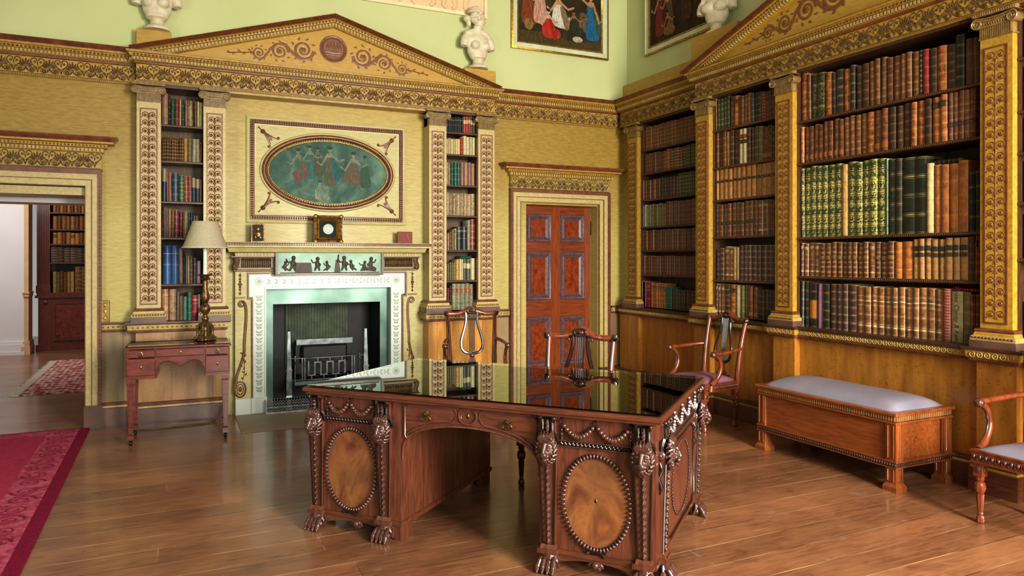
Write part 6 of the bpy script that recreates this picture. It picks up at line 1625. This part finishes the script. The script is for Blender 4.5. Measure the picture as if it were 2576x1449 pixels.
 ('corner', 'r3', 2.174, '-6.9941,0.0422,0.223,rb -6.9533,0.0366,0.22,rb -6.9108,0.0453,0.22,rb -6.868,0.0375,0.217,rb -6.826,0.0435,0.221,rb -6.7821,0.0413,0.216,rb -6.74,0.0401,0.22,rb -6.699,0.0389,0.222,rb -6.6584,0.0395,0.221,rb -6.6076,0.0489,0.225,db -6.557,0.0488,0.219,db -6.5087,0.0445,0.218,db -6.458,0.0533,0.218,db -6.4044,0.0501,0.218,db -6.3522,0.0506,0.218,db -6.2978,0.0468,0.238,dg -6.25,0.0455,0.244,dg -6.2012,0.0487,0.244,dg -6.1518,0.0465,0.238,dg -6.1032,0.0474,0.244,dg -6.0523,0.0508,0.236,dg'),
 ('corner', 'r4', 1.864, '-6.9969,0.0542,0.244,gy -6.934,0.0672,0.254,gy -6.8716,0.0533,0.244,gy -6.8212,0.0441,0.249,ol -6.776,0.0431,0.253,ol -6.7331,0.0397,0.247,ol -6.6919,0.0399,0.245,ol -6.6467,0.0473,0.253,ol -6.6008,0.0414,0.245,ol -6.5587,0.0399,0.245,ol -6.513,0.0328,0.26,rb -6.4744,0.0416,0.265,rb -6.4339,0.0366,0.259,rb -6.3945,0.0393,0.263,rb -6.3546,0.0377,0.259,rb -6.3135,0.0415,0.255,rb -6.2735,0.0358,0.259,rb -6.2363,0.0359,0.257,rb -6.1976,0.0389,0.254,rb -6.1605,0.0328,0.257,rb -6.1249,0.036,0.256,rb -6.0857,0.0395,0.259,rb -6.0456,0.0379,0.263,rb'),
 ('corner', 'r5', 1.594, '-6.9773,0.0418,0.227,rb -6.9333,0.043,0.227,rb -6.8915,0.0377,0.222,rb -6.8507,0.041,0.221,rb -6.8072,0.0431,0.225,rb -6.7649,0.0384,0.23,rb -6.7226,0.0433,0.223,rb -6.6816,0.0357,0.224,rb -6.6407,0.0434,0.224,rb -6.5959,0.043,0.229,rb -6.5509,0.0439,0.22,rb -6.5061,0.0425,0.229,rb -6.4626,0.0414,0.219,rb -6.421,0.0388,0.227,rb -6.3794,0.0415,0.228,rb -6.3357,0.043,0.225,rb -6.2926,0.0401,0.228,rb -6.2508,0.0406,0.222,rb -6.2073,0.0434,0.221,rb -6.1654,0.0374,0.223,rb -6.1264,0.0379,0.222,rb -6.0887,0.035,0.228,rb -6.0483,0.043,0.226,rb'),
 ('corner', 'r6', 1.316, '-6.9785,0.0396,0.214,rb -6.936,0.0425,0.213,rb -6.8929,0.0406,0.206,rb -6.8507,0.0408,0.214,rb -6.8076,0.0424,0.214,rb -6.7639,0.042,0.211,rb -6.7212,0.0403,0.207,rb -6.6812,0.0367,0.205,rb -6.6424,0.0382,0.205,rb -6.6017,0.0405,0.209,rb -6.5596,0.0407,0.213,rb -6.5168,0.0418,0.212,rb -6.4743,0.0403,0.207,rb -6.4328,0.0397,0.214,rb -6.3937,0.0359,0.205,rb -6.3548,0.0392,0.211,rb -6.3162,0.0353,0.206,rb -6.2775,0.0395,0.204,rb -6.2388,0.0352,0.206,rb -6.2031,0.0337,0.214,rb -6.1638,0.0423,0.207,rb -6.1203,0.0415,0.204,rb -6.08,0.0363,0.21,rb -6.0436,0.034,0.208,rb'),
 ('corner', 'r7', 0.942, '-7.0391,0.05,0.295,puw -6.9873,0.05,0.288,puw -6.9347,0.0515,0.292,puw -6.861,0.0811,0.29,crm -6.7906,0.0412,0.279,orl -6.7488,0.0396,0.276,orl -6.7036,0.0476,0.277,orl -6.6571,0.0421,0.28,orl -6.6114,0.046,0.279,orl -6.5628,0.0478,0.275,orl -6.5133,0.0323,0.244,grc -6.4806,0.0308,0.243,grc -6.4478,0.0325,0.244,grc -6.398,0.0443,0.22,db -6.3536,0.0415,0.224,db -6.3085,0.0455,0.218,db -6.2609,0.0465,0.221,db -6.217,0.0383,0.217,db -6.1772,0.0386,0.222,db -6.137,0.0389,0.217,db -6.0952,0.0418,0.214,db -6.0498,0.0459,0.219,db'),
]
# ---------------------------------------------------------------- book bindings
# style: leather colours, line colour, number of bands, worn joint colour and strength, labels [(v0, v1, colour)], gilt tooling strength
BS = {
 'br': ('#6c4522', '#4a2c17', '#a8793f', 6, '#b98d52', .35, [], 0, 'brown calf'), 'brs': ('#6f4022', '#3f2214', '#8a5f30', 5, '#b0834a', .35, [(.08, .2, '#93552a')], 0, 'mottled brown'),
 'brl': ('#633c22', '#48291a', '#a4773c', 6, '#b48a4e', .4, [(.35, .45, '#2b2620')], 0, 'brown and black labelled'), 'brg': ('#5a3b25', '#412817', '#c3a164', 7, '#b99a62', .3, [], 0, 'brown gilt-banded'),
 'db': ('#42291a', '#2a1a12', '#7c5c33', 5, '#8c6a3e', .25, [], 0, 'dark brown'), 'dbw': ('#4a2f26', '#33201b', '#a08767', 6, '#b09a7c', .35, [], 0, 'dark brown ruled'),
 'dk': ('#2b2a1e', '#1c1c16', '#8a7440', 5, '#77653c', .3, [], 0, 'black-green'), 'dko': ('#2b241b', '#1c1813', '#8a7440', 5, '#77653c', .3, [(.2, .6, '#b8742c')], 0, 'black book with orange label'),
 'dg': ('#2f3a22', '#222a19', '#a08a44', 6, '#8a7c44', .3, [], .2, 'dark green gilt'), 'dgo': ('#26301e', '#1a2117', '#a38c48', 4, '#8a7c44', .3, [], .45, 'dark green ornate'),
 'gg': ('#39482a', '#27351f', '#cdbb6a', 7, '#c2b468', .45, [], .75, 'tall green gilt-tooled'), 'gr': ('#4c6a3a', '#3a5230', '#8c9a58', 3, '#8ca05c', .3, [], 0, 'slim bright green'),
 'orb': ('#9a5a28', '#4b2a16', '#b58242', 5, '#c4955a', .4, [], 0, 'orange and brown calf'), 'orl': ('#a5652e', '#7c4520', '#c49455', 5, '#c9a066', .35, [(.75, .88, '#3a2f22')], 0, 'orange calf with dark label'),
 'orp': ('#a8682f', '#7e4820', '#b98245', 4, '#c99c5c', .35, [], 0, 'plain orange calf'), 'rb': ('#65391f', '#432514', '#92663a', 5, '#a87a4a', .35, [], 0, 'red-brown'), 'rbg': ('#5c3420', '#412217', '#b48a4a', 7, '#c3a06a', .5, [(.52, .62, '#7a5a2e')], 0, 'red-brown gilt-ruled'),
 'rbs': ('#7a3c30', '#5a2822', '#a06a58', 18, '#b88070', .35, [], 0, 'ribbed red-brown'), 'red': ('#8c2420', '#6c1a18', '#a8603a', 5, '#a84a38', .2, [], 0, 'bright red'), 'redl': ('#8a2a20', '#5a2016', '#c08a4a', 9, '#a84a38', .2, [], 0, 'red gilt-lined'),
 'tan': ('#a5824c', '#86642f', '#7c5a2c', 4, '#c8aa70', .3, [], 0, 'pale tan'), 'tb': ('#b6874a', '#976a33', '#7a5428', 5, '#cda467', .35, [(.70, .82, '#20241f'), (.55, .65, '#2a2a22')], 0, 'tan calf with black labels'),
 'tbb': ('#a3733a', '#83562a', '#85582a', 5, '#c49a5e', .4, [(.56, .64, '#26211a')], 0, 'tan calf with one black band'), 'ml': ('#84502a', '#65381c', '#b98d50', 7, '#c39a5c', .45, [(.28, .38, '#4c2430')], 0, 'brown calf with maroon label'),
 'sc': ('#7a4f34', '#51301f', '#b69469', 6, '#cfb78c', .55, [(.82, .9, '#a98f68'), (.12, .17, '#b09a74')], 0, 'scuffed pale-edged'), 'scb': ('#8c592e', '#4f3522', '#c09a6c', 5, '#d8c09a', .55, [(.68, .71, '#b7a583'), (.14, .17, '#b7a583')], 0, 'scuffed orange-brown repaired'),
 'bg': ('#22251a', '#171a13', '#9a8c56', 4, '#5c5636', .3, [], 0, 'wide black'), 'bkb': ('#1d2123', '#131617', '#9a7c48', 4, '#57503a', .3, [], 0, 'black-blue'), 'bl': ('#1f1a15', '#14110e', '#b9a46a', 9, '#6b5a38', .3, [], .2, 'slim black gilt'),
 'tool': ('#5a3826', '#3f2519', '#7c5636', 3, '#7c5c3c', .3, [], .35, 'brown blind-tooled'), 'pu': ('#8a5f78', '#6e4a62', '#8a6478', 2, '#b08c9c', .4, [], 0, 'plain purple'), 'puw': ('#4a3038', '#33202a', '#6c4c54', 3, '#c9bda8', .8, [], 0, 'purple'),
 've': ('#b8ae84', '#a0956a', '#8c8058', 0, '#b8ad84', .3, [], 0, 'wide vellum'), 'ol': ('#6a6038', '#4f4829', '#8c7c48', 5, '#8c8054', .3, [], 0, 'olive'), 'cre': ('#b8a878', '#9c8c60', '#a08c58', 4, '#cbbf92', .2, [], 0, 'cream'), 'crl': ('#c4b68c', '#a8996c', '#a08c58', 3, '#d2c8a0', .2, [(.72, .84, '#8a3a22'), (.58, .69, '#2b2a22')], 0, 'cream vellum with red and black labels'),
 'rt': ('#8f6a58', '#74503e', '#8f6a4c', 2, '#a8866c', .2, [], 0, 'faded pinkish-brown'), 'grc': ('#24563c', '#17402c', '#5c8c5c', 4, '#3c7c58', .2, [], 0, 'dark green cloth'), 'rd': ('#6c2430', '#501a24', '#a8744a', 4, '#8c3c44', .2, [], 0, 'maroon cloth'), 'rd2': ('#8a4a42', '#6c332e', '#c0885c', 5, '#b07a64', .3, [], 0, 'rose-brown cloth'),
 'crm': ('#8e2038', '#6e162a', '#c4804c', 3, '#b04858', .25, [(.78, .86, '#a8483c')], 0, 'crimson cloth'), 'yel': ('#a09a58', '#86803f', '#7c7438', 3, '#b8b070', .2, [], 0, 'slim yellow'), 'nvy': ('#26313d', '#1a242e', '#5c7484', 4, '#3c5468', .2, [], 0, 'navy blue'),
 'mbl': ('#a8986c', '#3a2a1c', '#8a7a4c', 3, '#b8a878', .2, [], .9, 'marbled'), 'mbr': ('#b39a72', '#8a5a44', '#7c3c30', 4, '#a0423c', .7, [], .3, 'large mottled red-edged'), 'wh': ('#b3aa82', '#988e68', '#a89c70', 2, '#c4bc98', .2, [], 0, 'off-white'), 'wht': ('#9c8660', '#5c4630', '#8a744c', 1, '#c8b890', .6, [], 0, 'pale buff'),
 'gy': ('#8c8870', '#6e6b56', '#a09a78', 2, '#a8a488', .2, [], 0, 'grey paper'), 'gyl': ('#4c4c40', '#3a3a30', '#8c8868', 1, '#6c6c58', .2, [(.55, .8, '#a89c74')], 0, 'grey pale-labelled'), 'hb': ('#2c3844', '#222c36', '#2c3844', 0, '#3c4854', .2, [(.6, 1.0, '#8c7c60')], 0, 'half blue half buff'),
 'gro': ('#1c5c48', '#124434', '#b8a84c', 7, '#2c7c60', .2, [], .25, 'green gilt'), 'blu': ('#274b7c', '#1b3863', '#6c80a0', 2, '#3a66a8', .3, [(.78, .80, '#8c8c78')], 0, 'large bright blue cloth'), 'te': ('#5c8c84', '#44706a', '#a86c50', 3, '#7caca0', .2, [], 0, 'pale teal'), 'te2': ('#1c4c44', '#123630', '#6c8c6c', 4, '#2c6458', .2, [], 0, 'teal cloth'),
 'bk': ('#26282c', '#1a1b1e', '#7c7c6c', 2, '#3c3c3c', .2, [(.78, .86, '#5c5c50')], 0, 'black cloth'), 'rcl': ('#a04438', '#883428', '#b86c58', 1, '#b05848', .2, [(.58, .8, '#b8a47c')], 0, 'red'), 'rdg': ('#7a1c28', '#5c141e', '#c49a4c', 5, '#a03c3c', .2, [], .35, 'tall red gilt'), 'pkt': ('#7c7860', '#545442', '#9c9070', 6, '#a8a080', .3, [(.66, .82, '#8a4a3c')], 0, 'grey-green with red label'),
}
def binding(k):
    if 'bk_'+k in M: return M['bk_'+k]
    c1, c2, cl, nb, ce, es, labels, tool, txt = BS[k]
    t = NT('binding ' + txt); uv = t.n('ShaderNodeUVMap'); s = t.n('ShaderNodeSeparateXYZ'); t.l(uv.outputs[0], s.inputs[0])
    u0, v = s.outputs['X'], s.outputs['Y']; fl = t.math('FLOOR', u0); u = t.math('FRACT', u0)
    oi = t.n('ShaderNodeObjectInfo'); rnd = t.math('FRACT', t.math('ADD', oi.outputs['Random'], t.math('MULTIPLY', fl, .137)))
    cb = t.n('ShaderNodeCombineXYZ'); t.l(t.math('MULTIPLY', u, .7), cb.inputs[0]); t.l(t.math('MULTIPLY', v, 3.0), cb.inputs[1]); t.l(t.math('MULTIPLY', rnd, 37), cb.inputs[2])
    f = t.noise(cb.outputs[0], 2.6, 4, .65, .4)
    col = t.ramp(f, [(.34, lin(c2)), (.62, lin(c1))])
    for a, b_, lc in labels:
        m_ = t.math('MULTIPLY', t.math('GREATER_THAN', v, a), t.math('LESS_THAN', v, b_)); col = t.mix(m_, col, lin(lc))
        if b_-a > .03 and b_-a < .2:
            g = t.math('MULTIPLY', t.math('GREATER_THAN', t.math('FRACT', t.math('MULTIPLY', v, 46)), .6), t.math('LESS_THAN', t.math('ABSOLUTE', t.math('SUBTRACT', u, .5)), .26))
            col = t.mix(t.math('MULTIPLY', t.math('MULTIPLY', m_, g), .5), col, lin(cl))
    if nb:
        d = t.math('ABSOLUTE', t.math('SUBTRACT', t.math('FRACT', t.math('MULTIPLY', v, nb)), .5))
        ln = t.math('GREATER_THAN', d, .5-.0065*nb); l2 = t.math('LESS_THAN', t.math('ABSOLUTE', t.math('SUBTRACT', d, .5-.022*nb if nb < 9 else .3)), .004*nb)
        col = t.mix(t.math('MULTIPLY', t.math('MAXIMUM', ln, t.math('MULTIPLY', l2, .5)), .75), col, lin(cl))
    if tool:
        c3 = t.n('ShaderNodeCombineXYZ'); t.l(t.math('MULTIPLY', t.math('ABSOLUTE', t.math('SUBTRACT', u, .5)), 2.2), c3.inputs[0]); t.l(t.math('MULTIPLY', v, 16), c3.inputs[1])
        vo = t.n('ShaderNodeTexVoronoi'); vo.inputs['Scale'].default_value = 2.4; t.l(c3.outputs[0], vo.inputs['Vector'])
        r_ = t.ramp(vo.outputs['Distance'], [(.16, (0, 0, 0, 1)), (.24, (1, 1, 1, 1)), (.34, (1, 1, 1, 1)), (.44, (0, 0, 0, 1))])
        col = t.mix(t.math('MULTIPLY', r_, tool), col, lin(cl))
    e = t.math('ABSOLUTE', t.math('SUBTRACT', u, .5))
    er = t.ramp(t.math('ADD', e, t.math('MULTIPLY', t.math('SUBTRACT', f, .5), .12)), [(.36, (0, 0, 0, 1)), (.44, (es, es, es, 1)), (.49, (es*.3, es*.3, es*.3, 1))])
    col = t.mix(er, col, lin(ce))
    br = t.math('ADD', t.math('MULTIPLY', rnd, .5), .85); sc = t.n('ShaderNodeVectorMath', operation='SCALE'); t.l(col, sc.inputs[0]); t.l(br, sc.inputs['Scale'])
    M['bk_'+k] = t.fin(sc.outputs[0], .42, 0, .08, .4); return M['bk_'+k]
def book_geo(mb, k, x, w, y, d, z, h, bands=True, rnd=0):
    """rounded spine facing -y"""
    if mb.uv is None: mb.uv = []
    mb.m(binding(k)); N = 6; vs = []; r = min(.3*w, .012) if h != 1 else .07
    prof = [(-.5, 1)]+[(-.5+i/N, None) for i in range(N+1)]+[(.5, 1)]
    for zz in (0, 1):
        for u, q in prof:
            yy = y+d if q else y+r*(2*u)**2
            vs.append((x+u*w, yy, z+zz*h)); mb.uv.append((min(.9999, max(0.0001, u+.5))+rnd, zz))
    n = len(prof); fs = [(i, i+1, n+i+1, n+i) for i in range(n-1)]+[tuple(range(n-1, -1, -1)), tuple(range(n, 2*n))]
    mb.add(vs, fs)
    if bands and BS[k][3] in (4, 5, 6, 7):
        for b in range(5):
            vc = .12+.19*b*.98; hb = .008
            vv = []
            for zz in (vc-hb, vc+hb):
                for i in range(N+1):
                    u = -.46+.92*i/N; vv.append((x+u*w, y+r*(2*u)**2-(.015 if h == 1 else .0025), z+zz*h)); mb.uv.append((u+.5+rnd, vc))
            m_ = N+1; mb.add(vv, [(i, i+1, m_+i+1, m_+i) for i in range(N)])
UNIT = {}
def book_unit(k):
    if k not in UNIT:
        mb = MB(); book_geo(mb, k, 0, 1, 0, 1, 0, 1)
        me = mb.mesh('book_'+k); 
        for p in me.polygons: p.use_smooth = len(p.vertices) == 4 and abs(p.normal.z) < .5
        UNIT[k] = me
    return UNIT[k]
ORD = 'first second third fourth fifth sixth seventh eighth ninth tenth eleventh twelfth thirteenth fourteenth fifteenth sixteenth seventeenth eighteenth nineteenth twentieth'.split()+['twenty-'+o for o in 'first second third fourth fifth sixth seventh eighth ninth'.split()]+['thirtieth']
BAY = dict(big=(RW, -.24, 'wide bookcase', .20), narrow=(RW, -.24, 'narrow bookcase', .20), corner=(RW, -.09, 'corner bookcase', .16), left=(BW, -.08, 'alcove behind the lamp', .17), n4=(BW, -.08, 'alcove beside the fireplace', .17))
LIM = dict(big=(-4.486, -2.944), narrow=(-5.536, -4.694), corner=(-6.936, -5.741), left=(-.081, .262), n4=(2.646, 3.004))
stuff = MB(); jr = random.Random(9)
lm = {}
def label_child(o, k):
    """raised title labels as pieces of their own"""
    for a, b_, lc in BS[k][6]:
        if b_-a < .06 or b_-a > .2: continue
        key = (lc, round(a, 2))
        if key not in lm:
            mb = MB().m(plain('title label '+lc, lc, None, .4, 0, .1, 40)); N = 4; vs = []
            for zz in (a, b_):
                for i in range(N+1): u = -.42+.84*i/N; vs.append((u, .07*(2*u)**2-.02, zz))
            mb.add(vs, [(i, i+1, N+2+i, N+1+i) for i in range(N)])
            mb.m('gilt')
            for q in (.25, .45, .65): zc = a+(b_-a)*q; mb.add([(-.25, -.018, zc-.004), (.25, -.018, zc-.004), (.25, -.018, zc+.004), (-.25, -.018, zc+.004)], [(0, 1, 2, 3)])
            lm[key] = mb.mesh('spine_label_mesh')
        put('spine_label', lm[key], o)
for bay, shelf, z, data in BOOKS:
    fr, y, where, dep = BAY[bay]; items = [q.split(',') for q in data.split()]
    Rm = Matrix.Translation(fr['loc']) @ Matrix.Rotation(fr['rot'][2], 4, 'Z')
    solo = bay in ('big', 'narrow', 'left') or (bay == 'n4' and shelf == 'bottom')
    for i, (a, w, h, k) in enumerate(items):
        a, w, h = float(a), float(w), float(h)
        lo, hi = LIM[bay]; l_, r_ = max(a-w/2, lo), min(a+w/2, hi); a, w = (l_+r_)/2, r_-l_
        yy = y+jr.uniform(-.006, .006)
        if not solo:
            mb2 = MB(); book_geo(mb2, k, a, w, yy, dep, z, h, False, jr.randrange(0, 16))
            for v in mb2.v: p = Rm @ Vector(v); stuff.v.append(tuple(p))
            stuff.uv = (stuff.uv or []) + mb2.uv
            o0 = len(stuff.v)-len(mb2.v); stuff.m(mb2.mats[0])
            stuff.f += [tuple(q+o0 for q in f) for f in mb2.f]; stuff.mi += [stuff.cur]*len(mb2.f); continue
        p = Rm @ Vector((a, yy, z+.0005))
        o = put('book', book_unit(k), None, p, (0, radians(jr.uniform(-.8, .8)) if w < .05 else 0, fr['rot'][2]), (w, dep, h))
        o.rotation_mode = 'XYZ'
        tx = BS[k][8]; tx = tx if 'book' in tx else tx+' book'
        tx2 = tx.split(' with ')
        tx = tx2[0]+(' book' if 'book' not in tx2[0] else '')
        tag(o, '%s, %s from left, %s shelf of %s' % (tx.replace(' book book', ' book'), ORD[i], shelf, where), 'book', 'books on the %s shelf of the %s' % (shelf, where))
        label_child(o, k)
        if k == 've':
            fc = bpy.data.curves.new('spine_lettering', 'FONT'); fc.body = 'Yintec Clynny & Renum'; fc.size = .044; fc.extrude = .0004; fc.align_x = 'CENTER'; fc.align_y = 'CENTER'; fc.shear = .25
            fc.materials.append(M['shelf_back']); to = bpy.data.objects.new('spine_lettering', fc); COL.objects.link(to); to.parent = o
            to.matrix_parent_inverse = Matrix.Diagonal((1/w, 1/dep, 1/h, 1)); to.location = (.006, -.003, h*.5)
            to.rotation_euler = (pi/2, pi/2, 0)
            bpy.context.view_layer.update(); lm_ = bpy.data.meshes.new_from_object(to.evaluated_get(bpy.context.evaluated_depsgraph_get()))
            t2 = bpy.data.objects.new('spine_lettering', lm_); COL.objects.link(t2); t2.parent = o; t2.matrix_parent_inverse = to.matrix_parent_inverse; t2.location = to.location; t2.rotation_euler = to.rotation_euler
            bpy.data.objects.remove(to); t2.name = 'spine_lettering'
# books lying flat on top of the rows
for bay, shelf, i0, i1, th, k, lb in (('big', 'third', 19, 21, .032, 'dk', 'dark book lying flat on tall orange books in the wide bookcase'),
        ('big', 'bottom', 22, 24, .022, 'crm', 'crimson book lying flat on the lowest row of the wide bookcase'),
        ('n4', 'sixth', 7, 9, .03, 'grc', 'dark green book lying flat in the alcove beside the fireplace')):
    z, data = [(b[2], b[3]) for b in BOOKS if b[0] == bay and b[1] == shelf][0]; it = [q.split(',') for q in data.split()][i0:i1+1]
    fr, y, where, dep = BAY[bay]; Rm = Matrix.Translation(fr['loc']) @ Matrix.Rotation(fr['rot'][2], 4, 'Z')
    a0 = float(it[0][0])-float(it[0][1])/2; a1 = float(it[-1][0])+float(it[-1][1])/2; zt = z+max(float(q[2]) for q in it)+.0015
    p = Rm @ Vector((a0, y+.015, zt+th/2)); o = put('book', book_unit(k), None, p, (0, pi/2, fr['rot'][2]), (th, dep*.9, max(a1-a0, .12))); tag(o, lb, 'book')
# shelves of the next room's bookcase: part of the same mass
def far_row(x0, x1, n, k, z, h, dy=0):
    for i in range(n):
        x = x0+(i+.5)*(x1-x0)/n; mb2 = MB(); kk = k[i % len(k)]
        book_geo(mb2, kk, x, (x1-x0)/n*.95, 13.86+dy, .2, z, h*jr.uniform(.95, 1.03), False, jr.randrange(0, 16))
        o0 = len(stuff.v); stuff.v += mb2.v; stuff.uv += mb2.uv; stuff.m(mb2.mats[0]); stuff.f += [tuple(q+o0 for q in f) for f in mb2.f]; stuff.mi += [stuff.cur]*len(mb2.f)
far_row(-1.75, -1.45, 6, ['tan', 'ol', 'rb', 'br', 'tan'], .94, .34); far_row(-1.44, -.75, 7, ['br', 'brg', 'orb'], .94, .42)
far_row(-1.78, -.75, 11, ['dbw', 'db', 'dbw'], 1.43, .25); far_row(-1.75, -.75, 16, ['tb', 'orp', 'rb', 'orp'], 1.735, .19)
far_row(-1.75, -.75, 16, ['orp', 'rb', 'orb', 'br'], 1.975, .22); far_row(-1.75, -.75, 20, ['orp', 'rb'], 2.25, .2)
for i in range(2):                          # edge of the end bookcase
    for z, h in ((.935, .3), (1.5, .28), (1.85, .26), (2.16, .22), (2.42, .28), (2.75, .26)):
        mb2 = MB(); book_geo(mb2, ['dg', 'orl', 'dbw', 'bkb', 'sc'][int(z*7+i) % 5], -2.69+i*.05, .045, -.24, .2, z, h, False, i*3)
        o0 = len(stuff.v); stuff.v += [tuple((Matrix.Translation(RW['loc']) @ Matrix.Rotation(-pi/2, 4, 'Z')) @ Vector(v)) for v in mb2.v]; stuff.uv += mb2.uv; stuff.m(mb2.mats[0]); stuff.f += [tuple(q+o0 for q in f) for f in mb2.f]; stuff.mi += [stuff.cur]*len(mb2.f)
so = stuff.build('books', None); tag(so, 'remaining old brown books in the corner, upper alcove and next-room bookcases', 'books', None, 'stuff')
# ---------------------------------------------------------------- camera and light
cam = bpy.data.objects.new('camera', bpy.data.cameras.new('camera')); COL.objects.link(cam)
cam.location = (0, 0, 1.5); cam.rotation_euler = (pi/2, 0, radians(-25.2))
cam.data.sensor_width = 36; cam.data.lens = 36*1820/2576; cam.data.shift_y = -74.5/2576
cam.data.clip_start = .05
SC.camera = cam
w = bpy.data.worlds.new('world'); SC.world = w; w.use_nodes = True
w.node_tree.nodes['Background'].inputs[0].default_value = (1.0, .97, .92, 1)
w.node_tree.nodes['Background'].inputs[1].default_value = .36
def area(name, loc, target, sx, sy, power, col):
    l = bpy.data.lights.new(name, 'AREA'); l.shape = 'RECTANGLE'; l.size = sx; l.size_y = sy
    l.energy = power; l.color = col
    o = bpy.data.objects.new(name, l); COL.objects.link(o); o.location = loc
    o.rotation_euler = (Vector(target)-Vector(loc)).to_track_quat('-Z', 'Y').to_euler(); return o
a_ = area('window_light_east', (3.2, -2.4, 2.3), (3.4, 4.2, .3), 1.6, 2.6, 440, (1, .955, .83)); a_.data.spread = radians(115)
a_ = area('window_light_middle', (0.6, -3.0, 2.3), (1.8, 7, 1.8), 1.4, 2.6, 75, (.97, 1, .94)); a_.data.spread = radians(110)
a_ = area('window_light_west', (-3.4, 2.6, 1.7), (1.0, 7.3, 1.4), 1.8, 2.2, 60, (.84, 1, .92)); a_.data.spread = radians(90)
area('next_room_light', (-2.6, 11.5, 2.9), (-1.8, 13.4, .6), 1.4, 1.4, 50, (1, .95, .9))
SC.view_settings.view_transform = 'Standard'
SC.view_settings.look = 'None'
SC.view_settings.exposure = .14
SC.view_settings.gamma = .88
SC.cycles.max_bounces = 5; SC.cycles.diffuse_bounces = 3; SC.cycles.glossy_bounces = 2
SC.cycles.transparent_max_bounces = 6; SC.cycles.caustics_reflective = False; SC.cycles.caustics_refractive = False
SC.cycles.adaptive_threshold = .05
